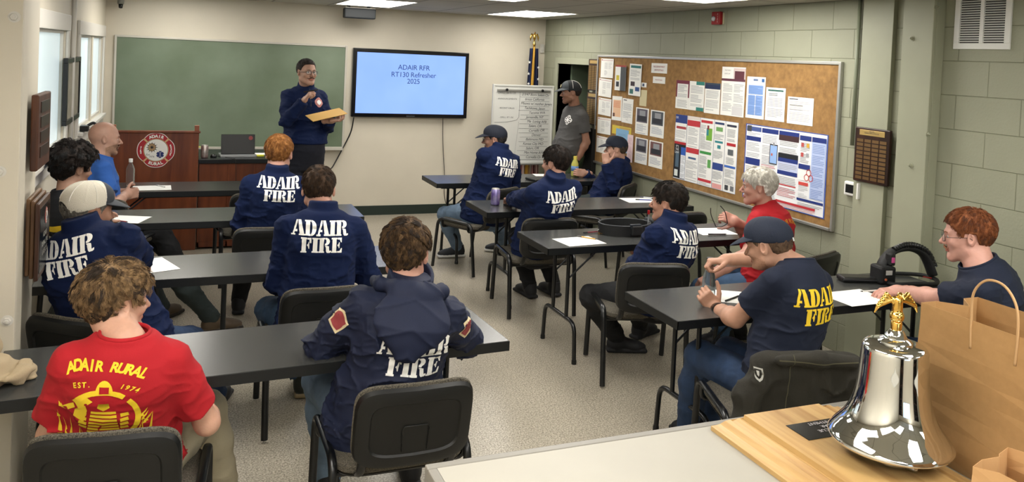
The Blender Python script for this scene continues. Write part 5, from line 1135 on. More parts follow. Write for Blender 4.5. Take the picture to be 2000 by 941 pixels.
        def ft(P):
            d = smax(smin(smin(torso(P, .013, 1.0, hem, .016), trap(P, .009), .03), cone(P, NB-u*.06, NB+u*.004+f*.006, .085*neck, .076*neck), .03), (P-F3(NB))@F3(nrm(u+f*.32))-.008, .004)
            for k in (0, 1):
                S_, E_ = sh[k], s.el[k]; n = nrm(E_-S_); e = S_+(E_-S_)*sleeve; c = cone(P, S_, S_+(E_-S_)*.8, .058*b3, .062*b3); c = smax(c, (P-F3(e))@F3(n), .005); d = smin(d, c, .03)
            z = (P-col[0])@col[1]; a = (.0055+.006*np.exp(-((z-.05)/.12)**2))*np.clip((ln(P-F3(NB))-.07)/.09, .05, 1)*np.clip(np.abs(z-hem)/.06, .15, 1); d = d+wrinkle(P, 1.0, 9., seed)*a*wr
            d = smax(d, -(cone(P, NB-u*.012+f*.016, NB+u*.2, .066*neck, .075)), .004)
            return d
    G['top'] = (ft, allp.min(0)-.17, allp.max(0)+.17, vox)
    def fl(P):
        q = P-col[0]; z = q@col[1]; d = smin(legs(P, .013), torso(P, .003 if top == 'jacket' else .006, 1.0, -.15), .03)
        near = np.minimum(ln(P-F3(s.kn[0])), ln(P-F3(s.kn[1]))); na = np.minimum(ln(P-F3(s.an[0])), ln(P-F3(s.an[1])))
        d = d+wrinkle(P, 1.0, 10., seed+2)*(.004+.004*np.exp(-(near/.12)**2)+.005*np.exp(-(na/.12)**2)); d = smax(d, z-(.19 if standing else .06), .01)
        for k in (0, 1): n = nrm(s.an[k]-s.kn[k]); d = np.maximum(d, np.where(ln(P-F3(s.an[k])) < .2, (P-F3(s.an[k]+n*.02))@F3(n), -1))
        return d
    lp = np.array([PV]+s.kn+s.an); G['legs'] = (fl, lp.min(0)-.2, lp.max(0)+.2, max(vox, .0065))
    s.G = G
    s.shoes = []
    for k in (0, 1):
        fd = nrm(A3(*(footdir[k] if footdir else f[:2]), 0)); x_ = np.cross(fd, A3(0, 0, 1)); R_ = np.stack([x_, fd, A3(0, 0, 1)], 1).astype(np.float32); o = F3((s.an[k][0], s.an[k][1], s.an[k][2]-.085))
        def fs_(P, R_=R_, o=o):
            q = (P-o)@R_; sole = rbox(q, (0, .06, .014), (.042, .135, .013), .011); sole = smax(sole, -(ell(q, (.068, .03, .014), (.03, .06, .05))), .01)
            up_ = smin(ell(q, (0, .115, .035), (.043, .075, .034)), ell(q, (0, -.01, .05), (.038, .058, .048)), .04); up_ = smin(up_, cone(q, (0, -.02, .05), (0, -.015, .105), .042, .044), .03); up_ = smin(up_, cone(q, (0, .0, .075), (0, .11, .04), .035, .03), .03)
            return smin(sole, smax(smax(up_, -q[:, 2]+.01, .005), q[:, 2]-.115, .005), .004)
        c = o+R_@F3((0, .06, .05)); s.shoes.append(((fs_, c-.22, c+.22, max(vox*.8, .0045)), R_, o))
    JOBS.append(s); return s
def run_jobs():
    tasks = []
    for s in JOBS:
        for i, j in enumerate(s.body): tasks.append((s, 'b%d' % i, j))
        for k, j in s.G.items(): tasks.append((s, k, j))
        for i, (j, _, _) in enumerate(s.shoes): tasks.append((s, 's%d' % i, j))
        for k, j in getattr(s, 'extra', {}).items(): tasks.append((s, k, j))
        s.res = {}
    tasks.sort(key=lambda t: -np.prod((np.asarray(t[2][2])-np.asarray(t[2][1]))/t[2][3]))
    def go(t): t[0].res[t[1]] = mesh_sdf(t[2][0], t[2][1], t[2][2], t[2][3])
    with ThreadPoolExecutor(4) as ex: list(ex.map(go, tasks))
def bvh_of(vs, fs): return BVHTree.FromPolygons(vs.astype(float).tolist(), fs.tolist())
def finish(s):
    k = s.kw; base = Vector((s.PV[0], s.PV[1], 0)); root = thing('person', s.label, 'person', base, 0); s.root = root; T = np.array(base, np.float32)
    def put(name, vs, fs, m, parent=root, midx=None): return np_mesh(name, vs-T, fs, m, parent, midx)
    V_, F_, o = [], [], 0
    for i in range(len(s.body)): v, f_ = s.res['b%d' % i]; V_.append(v); F_.append(f_+o); o += len(v)
    V_ = np.concatenate(V_); F_ = np.concatenate(F_); c = V_[F_].mean(1); q = ((c-F3(s.HC))@s.H.astype(np.float32))/s.hs; mi = np.zeros(len(F_), int)
    lip = (np.abs(q[:, 0]) < .024-.25*np.abs(q[:, 2]+.061)) & (np.abs(q[:, 2]+.0612) < .0085) & (q[:, 1] > .080); mi[lip] = 1
    mats = [skin(k['sk']), mat('lips_'+k['sk'].strip('#'), '#'+''.join('%02x' % int(int(k['sk'][i:i+2], 16)*w) for i, w in ((1, .88), (3, .74), (5, .76))), .4)]
    if k['beard']:
        mats.append(mat('stubble_'+k['beard'].strip('#'), k['beard'], .8, noise=.2, nscale=150)); x = np.abs(q[:, 0]); zone = (q[:, 1] > .0) & (q[:, 2] < -.030-.35*np.maximum(0, .07-q[:, 1])+.0) & (q[:, 2] > -.125) & ~lip & ((q[:, 1] < .085) | (q[:, 2] < -.068) | ((q[:, 2] < -.040) & (q[:, 2] > -.056)))&(ln(q) < .16); mi[zone] = 2
    put('body', V_, F_, mats, midx=mi)
    nm = {'jacket': 'jacket', 'tee': 't_shirt'}[k['top']]; vs, fs = s.res['top']; s.top = put(nm, vs, fs, k['topmat'] or M_NAVY); s.bvh = bvh_of(vs-T, fs); s.T = T
    if k['top'] == 'tee':
        n_ = nrm(s.u+s.f*.32); e1 = s.r; e2 = np.cross(n_, e1); c0 = s.NB+n_*.006+s.f*.010; MB().tube([c0+(e1*math.cos(a*PI/18)+e2*math.sin(a*PI/18)*1.06)*.0715*k['neck']-s.T for a in range(36)], .0075, 8, closed=True, flat=.8).build('collar_rib', k['topmat'] or M_NAVY, s.top, smooth=True)
    vs, fs = s.res['legs']; s.legs = put('trousers', vs, fs, k['leg'])
    for i, (_, R_, o) in enumerate(s.shoes):
        vs, fs = s.res['s%d' % i]; q = (vs[fs].mean(1)-o)@R_; put('shoe', vs, fs, [mat('shoe_'+k['shoe'][0].strip('#'), k['shoe'][0], .6, bump=.2, bscale=200), mat('sole_'+k['shoe'][1].strip('#'), k['shoe'][1], .6)], midx=(q[:, 2] < .026).astype(int))
    for sx in (-1, 1):   # eyes
        c = s.HC+s.H@A3(sx*.031, .0725, .0035)*s.hs-T; R_ = Matrix(s.H.tolist()); a = R_ @ Matrix.Rotation(-PI/2, 3, 'X')
        m = MB().lathe([(.0128*math.sin(t*PI/10), -.0128*math.cos(t*PI/10)) for t in range(11)], 16, c, a); m.mi = 1; m.lathe([(0, .01300), (.003, .0129), (.0062, .0120), (.0066, .0112)], 14, c, a); m.build('eye', [M_EYEW, M_IRIS], root, smooth=True)
    for kk in getattr(s, 'post', []): kk(s)
def hl(s, p): return s.HC+s.H@(np.asarray(p, float)*s.hs)-s.T   # head-local point -> root space
def extra(s, key, fn, c, r, vox):
    if not hasattr(s, 'extra'): s.extra = {}
    HCf, Hf, hs = F3(s.HC), s.H.astype(np.float32), s.hs; cw = s.HC+s.H@np.asarray(c, float)*hs
    s.extra[key] = (lambda P: fn(((P-HCf)@Hf)/hs)*hs, cw-r, cw+r, vox)
def post(s, fn):
    if not hasattr(s, 'post'): s.post = []
    s.post.append(fn)
def hair(s, c1, c2, tt=.012, ts=.006, noise=.004, nf=45., low=0., front=.058, strands=2500, ln_=.03, curl=0., rad_=.0007, lift=.35, comb=(0, -.3, -1.), crown=None, vox=.003, messy=.35, bald=None, rec=0., seed=1, part=0., clump=0.):
    def f(q):
        z = q[:, 2]; tz = ts+(tt-ts)*np.clip((z-.0)/.09, 0, 1); d = ell(q, (0, -.013, .031), (.0775, .0995, .0915))-tz
        d = d+noise*(vnoise(q, nf, seed)+.6*vnoise(q, nf*2.1, seed+3)); h = hairline(q[:, 1], low, front, rec)-z
        if bald: h = np.maximum(h, bald-ln((q-F3((0, .02, .12)))*F3((1, .8, 1))))
        return smax(d, h*.8, .006)
    extra(s, 'hair', f, (0, -.01, .03), .165, vox)
    def fin(s):
        rr = np.random.RandomState(seed+11); mh = mat('hair_'+c1.strip('#')+c2.strip('#'), c1, .7, spec=.25, col2=c2, nscale=70, bump=.5, bscale=220, stretch=(1, 1, .45)); vs, fs = s.res['hair']; base = np_mesh('hair', vs-s.T, fs, mh, s.root)
        mb = MB(); V_, Q_ = [], []; n = 0; it = 0
        N = strands*3; u = rr.randn(N, 3); u /= np.linalg.norm(u, axis=1)[:, None]; P = A3(0, -.013, .031)+u*A3(.0775, .0995, .0915); ok = (P[:, 2] > hairline(P[:, 1], low, front, rec)+.004) & ~((np.abs(P[:, 0]) > .058) & (np.abs(P[:, 1]+.010) < .034) & (P[:, 2] < .042))
        if bald: ok &= ln((P-A3(0, .02, .12))*A3(1, .8, 1)) > bald
        P = P[ok][:strands]; u = u[ok][:strands]; n = len(P); nr = u/A3(.0775, .0995, .0915); nr /= np.linalg.norm(nr, axis=1)[:, None]
        top = np.clip((P[:, 2]-.0)/.09, 0, 1)[:, None]; cd = np.array(comb, float)[None]*np.ones((n, 1))
        if crown is not None: w = P-np.array(crown); cd = w/np.maximum(np.linalg.norm(w, axis=1)[:, None], .01)+A3(0, 0, -.4); 
        cd = cd+A3(part, 0, 0)*top; cl = np.stack([vnoise(P.astype(np.float32), 34., 3.+i*7)+.7*vnoise(P.astype(np.float32), 80., 5.+i*7) for i in range(3)], 1); cd = cd+cl*messy*2+rr.randn(n, 3)*messy*.4
        cd = cd-nr*(cd*nr).sum(1)[:, None]; cd /= np.maximum(np.linalg.norm(cd, axis=1)[:, None], 1e-3); tz = (ts+(tt-ts)*top)
        L = ln_*(.55+.45*top)*(.7+.6*rr.rand(n, 1)); K = 6; side = np.cross(nr, cd); ph = (cl[:, :1]*9+rr.rand(n, 1)*1.2)
        pts = []
        for k in range(K):
            t = k/(K-1); out = tz*(.55+.75*math.sin(t*PI*.62))+lift*L*t*(1-.55*t)*.6; p = P+nr*out+cd*L*t; p = p-nr*((L*t)**2)*3.6
            if curl: p = p+side*curl*np.sin(ph+t*7.5)*t**.5+nr*curl*.8*np.cos(ph+t*7.5)*t**.5
            pts.append(p)
        pts = np.stack(pts, 1); cid = np.zeros(n, int)
        if clump and n > 50:
            G = max(20, n//26); gi = rr.choice(n, G, replace=False); D = ((P[:, None, :]-P[gi][None])**2).sum(-1); cid = D.argmin(1); tt_ = (np.arange(K)/(K-1))[None, :, None]; pts = pts+(pts[gi][cid]-pts)*clump*tt_**.8
        R_ = s.H; W_ = s.HC+(pts@R_.T)*s.hs-s.T; tan = np.gradient(W_, axis=1); tan /= np.maximum(np.linalg.norm(tan, axis=2)[..., None], 1e-9); a = np.cross(tan, (nr@R_.T)[:, None]); a /= np.maximum(np.linalg.norm(a, axis=2)[..., None], 1e-9); b = np.cross(tan, a)
        wd = rad_*np.array([1, 1.1, 1, .85, .6, .15])[None, :, None, None]; ang = [0, 2.094, 4.189]; ring = np.stack([a*math.cos(g)+b*math.sin(g) for g in ang], 2)*wd+W_[:, :, None]
        vs2 = ring.reshape(-1, 3); idx = np.arange(n*K*3).reshape(n, K, 3); q = [];
        for j in range(3): j2 = (j+1) % 3; q.append(np.stack([idx[:, :-1, j], idx[:, :-1, j2], idx[:, 1:, j2], idx[:, 1:, j]], -1).reshape(-1, 4))
        me = base.data; old = len(me.vertices); fv = np.concatenate([vs-s.T, vs2.astype(np.float32)]); ff = np.concatenate([fs, np.concatenate(q).astype(np.int32)+old]); nm = base.name; bpy.data.objects.remove(base); mi = np.zeros(len(ff), int); mi[len(fs):] = np.tile(np.repeat((cid*7919 % 3 == 0).astype(int), K-1), 3); o = np_mesh('hair', fv, ff, [mh, mat('hair_shade_'+c2.strip('#'), c2, .7, bump=.3, bscale=200)], s.root, mi)
    post(s, fin)
def brows(s, c='#4a3626', w=.0028):
    def fin(s):
        for sx in (-1, 1):
            pts = [hl(s, (sx*x, y, z)) for x, y, z in ((.012, .0935, .020), (.022, .0925, .0245), (.034, .0870, .0255), (.046, .0755, .0205))]; MB().tube(smoothpath(pts, 4), [w*v for v in (.7, .9, 1, 1.1, 1.1, 1.1, 1.1, 1.1, 1, .9, .8, .6, .3)], 6, flat=.6).build('eyebrow', mat('brow_'+c.strip('#'), c, .9, bump=.5, bscale=500), s.root, smooth=True)
    post(s, fin)
def moustache(s, c, full=1.0, goatee=False):
    def fin(s):
        m = MB()
        for sx in (-1, 1): m.tube(smoothpath([hl(s, p) for p in ((0, .0965, -.046), (sx*.014, .0965, -.0485), (sx*.026, .088, -.054), (sx*.034*full, .080, -.052+.004*full))], 4), [.0055, .0062, .0062, .006, .0056, .005, .0045, .004, .0035, .003, .0025, .0015, .0006], 8, flat=.7)
        if goatee: m.tube(smoothpath([hl(s, p) for p in ((-.026, .082, -.058), (-.024, .084, -.075), (-.012, .085, -.092), (0, .086, -.097), (.012, .085, -.092), (.024, .084, -.075), (.026, .082, -.058))], 4), .0042, 8)
        m.build('moustache', mat('brow_'+c.strip('#'), c, .9, bump=.5, bscale=500), s.root, smooth=True)
    post(s, fin)
def glasses(s, c='#121316', thick=.0022, hgt=.017):
    def fin(s):
        m = MB()
        for sx in (-1, 1):
            ring = [hl(s, (sx*(.034+.024*x), .103-.35*max(0, x)*.024, .001+hgt*z)) for x, z in [(a/1, b) for a, b in sup(1, 1, 24, .5)]]; m.tube(ring, thick*.5, 6, closed=True)
            m.tube([hl(s, p) for p in ((sx*.058, .095, .006), (sx*.072, .075, .006), (sx*.082, .0, .008), (sx*.083, -.02, -.004))], thick*.55, 6)
        m.tube([hl(s, p) for p in ((-.010, .103, .004), (0, .1065, .006), (.010, .103, .004))], thick*.5, 6); o = m.build('spectacles', mat('frame_'+c.strip('#'), c, .3), s.root, smooth=True)
        for sx in (-1, 1): MB().add([hl(s, (sx*(.034+.0235*x), .103-.35*max(0, x)*.024, .001+hgt*z)) for x, z in sup(1, 1, 24, .5)], [tuple(range(24))]).build('lens', M_LENS, o)
    post(s, fin)
def cap(s, c='#11192c', back=None, brimc=None, logo=None, tilt=.22, blogo=None):
    def f(q):
        d = ell(q, (0, -.010, .040), (.0865, .108, .088)); d = smin(d, ell(q, (0, .02, .070), (.07, .075, .058)), .02); d = smax(d, (.024+tilt*q[:, 1]*.9)-q[:, 2], .004)
        sm = np.abs(np.sin(3*np.arctan2(q[:, 0], q[:, 1]+.01))); d = d-.0012*np.exp(-((1-sm)*0+sm)**2*60)*(q[:, 2] > .05); return d
    def fb(q):
        x, y, z = q[:, 0], q[:, 1], q[:, 2]; zb = .055-.22*(y-.08)-3.4*x*x-2.0*(y-.08)**2; e = np.sqrt((x/.083)**2+((y-.060)/.118)**2)-1; return smax(smax(np.abs(z-zb)*.85-.002, e*.07, .002), .035-y, .002)
    extra(s, 'cap', f, (0, 0, .06), .155, .0032); extra(s, 'brim', fb, (0, .12, .04), .125, .0030)
    def fin(s):
        vs, fs = s.res['cap']; q = ((vs[fs].mean(1)-F3(s.HC))@s.H.astype(np.float32))/s.hs; mi = np.zeros(len(fs), int); mats = [mat('cap_'+c.strip('#'), c, .8, bump=.2, bscale=250)]
        if back: mats += [mat('cap_'+back.strip('#'), back, .8, bump=.5, bscale=420), mat('cap_gap_dark', '#1c1a19', .9)]; mi[q[:, 1] < .035] = 1; mi[((q[:, 0]/.036)**2+((q[:, 2]-.012)/.030)**2 < 1) & (q[:, 1] < -.05)] = 2
        o = np_mesh('cap', vs-s.T, fs, mats, s.root, mi); vs, fs = s.res['brim']; np_mesh('brim', vs-s.T, fs, mat('cap_'+(brimc or c).strip('#'), brimc or c, .8, bump=.2, bscale=250), o)
        b = hl(s, (0, -.008, .128)); MB().lathe([(0, .004), (.005, .003), (.007, 0)], 12, b, Matrix(s.H.tolist())).build('cap_button', mats[0], o, smooth=True)
        if back:
            m = MB()
            for a in (90, 150, 210, 270, 330, 30):
                pts = []
                for t in range(9):
                    th = t/8*PI*.47; x, y, z = math.sin(th)*math.sin(rad(a)), math.sin(th)*math.cos(rad(a)), math.cos(th); p = (x*.088, -.010+y*.1095, .040+z*.0895)
                    if p[1] < .035: pts.append(hl(s, p))
                if len(pts) > 2: m.tube(pts, .0028, 6, flat=.5)
            m.build('seam_tape', mat('seam_white', '#e6e3da', .7), o)
        if logo or blogo:
            lc = logo or blogo; y = .104 if logo else -.1165; z = .075 if logo else .024; m = MB()
            fm = frame(hl(s, (0, y, z)), s.H@A3(-1 if logo else 1, 0, 0), s.H@A3(0, -.25 if logo else .1, 1)); 
            if logo: m.add([fm @ V(x*.02, zz*.018, .001) for x, zz in sup(1, 1, 16, .8)], [tuple(range(16))])
            else: m.add([fm @ V(*p) for p in ((-.009, -.011, .001), (.009, -.011, .001), (.009, .011, .001), (-.009, .011, .001))], [(0, 1, 2, 3)])
            m.build('cap_badge', mat('badge_'+lc.strip('#'), lc, .6), o)
    post(s, fin)
def back_text(s, dz=-.16, size=.073, m=None, dx=0., gap=1.12, lines=('ADAIR', 'FIRE'), side=1, name='back_lettering', rot=0., step=.0065):
    def fin(s):
        polys = []
        for i, w in enumerate(lines): polys += stencil(w, size, (0 if i == 0 else .01), -i*size*gap)
        if rot: c_, s_ = math.cos(rad(rot)), math.sin(rad(rot)); polys = [[(x*c_-y*s_, x*s_+y*c_) for x, y in p] for p in polys]
        o = s.NB+s.u*dz+s.r*dx-s.T-s.f*side*.0; decal(name, polys, s.bvh, o, s.r*side, s.u, m or M_PRINTW, s.top, lift=.0024, step=step, reach=.9)
    post(s, fin)
# ------------------------------------------------------------------ the cast
# standing presenter
P = person('presenter', 'standing man with glasses and handlebar moustache, navy jacket, holding a yellow envelope', W(599, 142, 7.6), W(597, 171, 7.66), (1.02, 7.64, .93), 162, 158, 2,
    build=1.14, belly=.09, sk='#b98a72', hands=[W(646, 236, 7.36), W(594, 196, 7.34)], poles=[(.25, .8, -1), (-.7, .5, -1)], feet=[(1.14, 7.6, .09), (.92, 7.62, .09)], standing=True, leg=mat('navy_trousers', '#10131f', .85),
    curls=[(.35, .45, .3), (.55, .8, .5)], palms=[(0, .1, 1), (1, -.2, 0)], fdir=[(.9, -.45, .1), (.5, -.4, .75)], footdir=[(.3, -1), (0, -1)], vox=.0075, hvox=.0035, hem=.10, seed=1, jaw=1.08)
hair(P, '#33271f', '#1c1511', .007, .002, noise=.002, strands=1800, ln_=.014, front=.084, rec=.03, rad_=.0008, vox=.0035, comb=(0, -1, -.2), lift=.7); brows(P, '#2e231d'); glasses(P, thick=.0038, hgt=.014); moustache(P, '#54392a', 1.35)
def present(s):
    w = Vector(W(640, 228, 7.33)); a, b = Vector(W(605, 232, 7.28)), Vector(W(672, 217, 7.36)); t = thing('manila_envelope', 'yellow manila envelope held out flat by the standing presenter', 'envelope', (a+b)/2); u = (b-a).normalized(); v = V(.15, -.85, -.22).normalized(); v = (v-u*v.dot(u)).normalized(); n = u.cross(v); M = Matrix((u, v, n)).transposed().to_4x4()
    L = (b-a).length; MB().bb((-L/2, -.10, 0), (L/2, .07, .004)).xf(M).build('envelope_body', mat('manila', '#c39a50', .7), t); MB().bb((-L/2, .045, .004), (-L/2+.05, .07, .005)).xf(M).build('flap', mat('manila_dark', '#a98240', .7), t)
    p = Vector(W(605, 178, 7.30)); t = thing('marker', 'dark marker pen held up in the presenter\'s raised hand', 'pen', p); MB().tube([(-.05, .01, -.01), (.05, -.01, .012)], .006, 8).build('barrel', M_BLACK, t, smooth='auto'); MB().tube([(.045, -.009, .011), (.07, -.014, .017)], .0065, 8).build('cap', M_DKLINE, t, smooth='auto')
    m = MB(); polys = [[(.045*(1-.12*abs(math.sin(2*a))**4)*math.cos(a), .045*(1-.12*abs(math.sin(2*a))**4)*math.sin(a)) for a in [k*PI/16 for k in range(32)]]]
    o = s.NB-s.u*.13-s.r*.085-s.T; decal('chest_emblem', polys, s.bvh, o, -s.r, s.u, mat('emblem_pink', '#b77a74', .6), s.top, reach=.8, lift=.0014); decal('chest_emblem_centre', [[(x*.5, y*.5) for x, y in polys[0]]], s.bvh, o, -s.r, s.u, M_PRINTW, s.top, reach=.8, lift=.0028)
    fz = s.NB-s.u*.04-s.T; decal('zip_line', [rect(-.003, -.13, .003, .03)], s.bvh, fz, -s.r, s.u, M_BLACK, s.top, reach=.8, lift=.0016)
post(P, present)
# standing man in grey
P = person('grey', 'standing man in a grey t-shirt, green trousers and dark cap beside the doorway', W(1115, 181, 7.9), W(1124, 206, 7.92), (3.95, 7.97, .90), -92, -74, -4,
    build=1.08, belly=.05, sk='#9a6a52', top='tee', topmat=M_GREYT, leg=M_OLIVE, hands=[W(1124, 318, 7.80), W(1088, 296, 8.1)], poles=[(.9, -.3, 0), (.5, 1, 0)], feet=[(4.0, 7.83, .09), (3.95, 8.08, .09)], standing=True, curls=[(.4, .5, .4)]*2, palms=[(0, 1, 0), (0, -1, 0)], fdir=[(-.15, 0, -1), (-.1, 0, -1)],
    footdir=[(-1, -.1), (-1, .1)], vox=.0075, hvox=.0035, hem=.0, seed=2, hs=1.03, beard='#7c5946')
cap(P, '#3a3f42', back='#16191c', tilt=.15, logo='#b9b08a'); brows(P, '#2e231d'); hair(P, '#2a211c', '#15100d', .003, .003, strands=0, vox=.0035)
def greyx(s):
    o = s.NB-s.u*.15-s.r*.075-s.T; ring = []
    R_ = .052; cross = [(R_*(1-.22*abs(math.sin(2*a))**3)*math.cos(a), R_*(1-.22*abs(math.sin(2*a))**3)*math.sin(a)) for a in [k*PI/24 for k in range(48)]]
    strip = [[cross[i], cross[(i+1) % 48], tuple(v*.84 for v in cross[(i+1) % 48]), tuple(v*.84 for v in cross[i])] for i in range(48)]; c8 = [(.018*math.cos(k*PI/8), .018*math.sin(k*PI/8)) for k in range(16)]
    sp = [[(math.cos(a)*.02-math.sin(a)*w, math.sin(a)*.02+math.cos(a)*w), (math.cos(a)*.02+math.sin(a)*w, math.sin(a)*.02-math.cos(a)*w), (math.cos(a)*.04+math.sin(a)*w*1.8, math.sin(a)*.04-math.cos(a)*w*1.8), (math.cos(a)*.04-math.sin(a)*w*1.8, math.sin(a)*.04+math.cos(a)*w*1.8)] for a in [k*PI/4 for k in range(8)] for w in (.004,)]
    decal('chest_print', strip+[c8]+sp, s.bvh, o, -s.r, s.u, M_PRINTW, s.top, reach=.8)
    m = MB(); z = .025; pts = []
    for k in range(40): a = 2*PI*k/40; q = Vector(s.PV+s.u*z-s.T); d = Vector(s.r*math.cos(a)+s.f*math.sin(a)); h = BVHTree.ray_cast(s.lbvh, q+d*.6, -d, .7); pts.append((h[0]+d*.003) if h[0] else q+d*.17)
    m.tube(pts, .016, 6, closed=True, flat=.25); m.build('belt', mat('tan_belt', '#5b5138', .6), s.root, smooth=True)
    w = Vector(s.wr_[0]-s.T); e = Vector(s.el[0]-s.T); d = (e-w).normalized(); MB().tube([w+d*.01, w+d*.04], .034, 14).build('wristwatch', M_BLACK, s.root, smooth='auto')
def legb(s): vs, fs = s.res['legs']; s.lbvh = bvh_of(vs-s.T, fs)
post(P, legb); post(P, greyx)
# left column -----------------------------------------------------------------
P = person('bald', 'bald man with a goatee in a blue t-shirt, hands clasped, in the front-left corner', W(205, 271, 6.75), W(194, 305, 6.70), (-.585, 6.67, .53), 70, 80, -3, build=1.12, belly=.03, sk='#b88872', top='tee', topmat=M_BLUET,
    hands=[W(248, 376, 6.80), W(246, 381, 6.68)], poles=[(-.5, .8, -1), (.1, -.8, -1)], feet=[(-.02, 7.0, .09), (.05, 6.72, .09)], curls=[(.6, .7, .4)]*2, palms=[(.3, -.8, 0), (-.3, .8, 0)], fdir=[(.8, -.4, 0), (.8, .5, .1)], footdir=[(1, .4)]*2, vox=.0075, hvox=.0035, hs=1.05, jaw=1.1, neck=1.1, seed=3, beard='#96745f')
brows(P, '#6b4a38', .002); moustache(P, '#6e5444', .9, True)
def baldx(s):
    o = s.NB-s.u*.19-s.T; decal('chest_print', [[(.085*math.cos(k*PI/12), .10*math.sin(k*PI/12)) for k in range(24)]], s.bvh, o, -s.r, s.u, mat('print_cream', '#a8a184', .7), s.top, reach=.9); decal('chest_print_centre', [[(.06*math.cos(k*PI/12), .03+.05*math.sin(k*PI/12)) for k in range(24)]], s.bvh, o, -s.r, s.u, mat('print_blue', '#4a7fa8', .7), s.top, lift=.003, reach=.9)
    decal('chest_print_sunset', [[(-.06, -.06), (.06, -.06), (.065, -.01), (-.065, -.01)]], s.bvh, o, -s.r, s.u, mat('print_orange', '#a06a4a', .7), s.top, lift=.003, reach=.9)
post(P, baldx)
P = person('curly', 'young man with thick curly dark hair and a black t-shirt by the left wall', W(143, 330, 5.35), W(128, 372, 5.28), (-.46, 5.40, .53), 34, 52, -6, build=.98, sk='#a87a62', top='tee', topmat=mat('black_cotton', '#12151d', .85, bump=.12, bscale=260), leg=M_DGREY,
    hands=[W(190, 432, 5.62), W(228, 447, 5.50)], poles=[(-.1, -.3, -1), (.3, -.8, -1)], feet=[(-.1, 5.95, .09), W(415, 632, 5.62)*A3(1, 1, 0)+A3(0, 0, .09)], curls=[(.3, .3, .3), (.45, .5, .3)], footdir=[(.6, .8), (1, .12)], fdir=[None, (1, .3, -.1)], vox=.0065, seed=4, shoe=('#4a3c2c', '#221c16'))
hair(P, '#241a15', '#0d0a08', .042, .018, .010, 34, low=.004, front=.066, strands=3800, ln_=.05, curl=.007, rad_=.0011, lift=.5, messy=.8, seed=4, clump=.7); brows(P, '#1d1512')
def watch(i, r=.033, m=None, name='wristwatch', off=.0):
    def fin(s): w = Vector(s.wr_[i]-s.T); e = Vector(s.el[i]-s.T); d = (e-w).normalized(); MB().tube([w+d*(off+.002), w+d*(off+.022)], r, 16).build(name, m or M_BLACK, s.root, smooth='auto')
    return fin
post(P, watch(1)); post(P, lambda s: decal('back_print', [rect(-.10, -.02, .12, .02), rect(-.06, -.07, .08, -.04)], s.bvh, s.NB-s.u*.17-s.T, s.r, s.u, M_PRINTY, s.top, reach=.9))
P = person('whitecap', 'man in a white mesh-backed cap and navy jacket at the third left table', W(172, 412, 4.00), W(160, 445, 3.90), (-.23, 3.90, .53), 20, 60, -6, build=1.16, belly=.05, sk='#a9765c', leg=M_JEAND,
    hands=[W(225, 525, 4.40), W(283, 517, 4.42)], poles=[(-.5, 0, -.9), (.6, -.3, -.8)], feet=[(-.1, 4.45, .09), (.2, 4.42, .09)], kpole=[A3(0, 1, .6), A3(.5, 1, .3)], vox=.006, seed=5, hs=1.03, beard='#8b7f74', shw=.162)
cap(P, '#34383e', back='#d5cfbf', tilt=.36); hair(P, '#7a756c', '#4a463f', .003, .004, strands=900, ln_=.012, lift=.2, rad_=.0006); back_text(P, -.045, .068, dx=-.035); brows(P, '#55493f')
P = person('redleft', 'tousle-haired young man in a red t-shirt with a yellow firefighter print on its back', W(227, 590, 2.85), W(243, 656, 2.74), (-.16, 2.90, .52), 3, 62, -2, build=1.02, sk='#c9967c', top='tee', topmat=M_REDT, leg=M_KHAKI,
    hands=[(-.33, 3.12, .62), (.09, 3.08, .61)], poles=[(-.3, -1, -.5), (.35, -1, -.5)], feet=[(-.35, 3.4, .09), (.20, 3.36, .09)], kpole=[A3(-.3, 1, .8), A3(.4, 1, .7)], vox=.005, hvox=.0026, seed=6, shw=.142, hs=.95, sleeve=.74, curls=[(.3, .3, .2)]*2)
hair(P, '#9a7c58', '#33261a', .020, .009, .007, 30, low=-.014, front=.070, strands=8000, ln_=.060, curl=.006, rad_=.0008, lift=.5, messy=1.1, crown=(.01, -.05, .12), seed=6, vox=.0028, clump=.8); brows(P, '#6b5138')
P = person('ginger', 'ginger-haired man from behind in a navy jacket, second row on the left', W(545, 302, 5.60), W(541, 337, 5.50), (.55, 5.53, .53), 4, 18, -4, build=1.04, sk='#c08a74', hands=[(.44, 5.80, .785), (.66, 5.82, .785)], poles=[(-.35, -.4, -1), (.35, -.4, -1)], feet=[(.4, 6.0, .09), (.7, 6.0, .09)], vox=.0065, seed=7, leg=M_PBLACK)
hair(P, '#b07a44', '#7a4d26', .016, .006, .004, strands=3600, ln_=.03, rad_=.0007, crown=(0, -.06, .11), messy=.35, seed=7, clump=.5); back_text(P, -.045, .071, dx=.015)
P = person('brown', 'brown-haired man from behind in a navy jacket, third row on the left', W(622, 372, 4.36), W(631, 412, 4.22), (.66, 4.16, .52), 6, 9, -5, build=1.12, sk='#bb8670', leg=M_JEAN, hands=[(.55, 4.48, .785), (.82, 4.46, .785)], poles=[(-.35, -.5, -1), (.6, -.5, -.9)], feet=[W(590, 755, 4.48)*A3(1, 1, 0)+A3(0, 0, .09), W(636, 748, 4.52)*A3(1, 1, 0)+A3(0, 0, .09)], vox=.006, seed=8, shw=.158, shoe=('#2c2f28', '#8c7c5c'), kpole=[A3(-.5, 1, .5), A3(.2, 1, .5)])
hair(P, '#4d3a2a', '#2a1e15', .013, .005, .003, strands=4500, ln_=.024, rad_=.00062, crown=(0, -.05, .12), messy=.3, seed=8, clump=.45); back_text(P, -.075, dx=-.015)
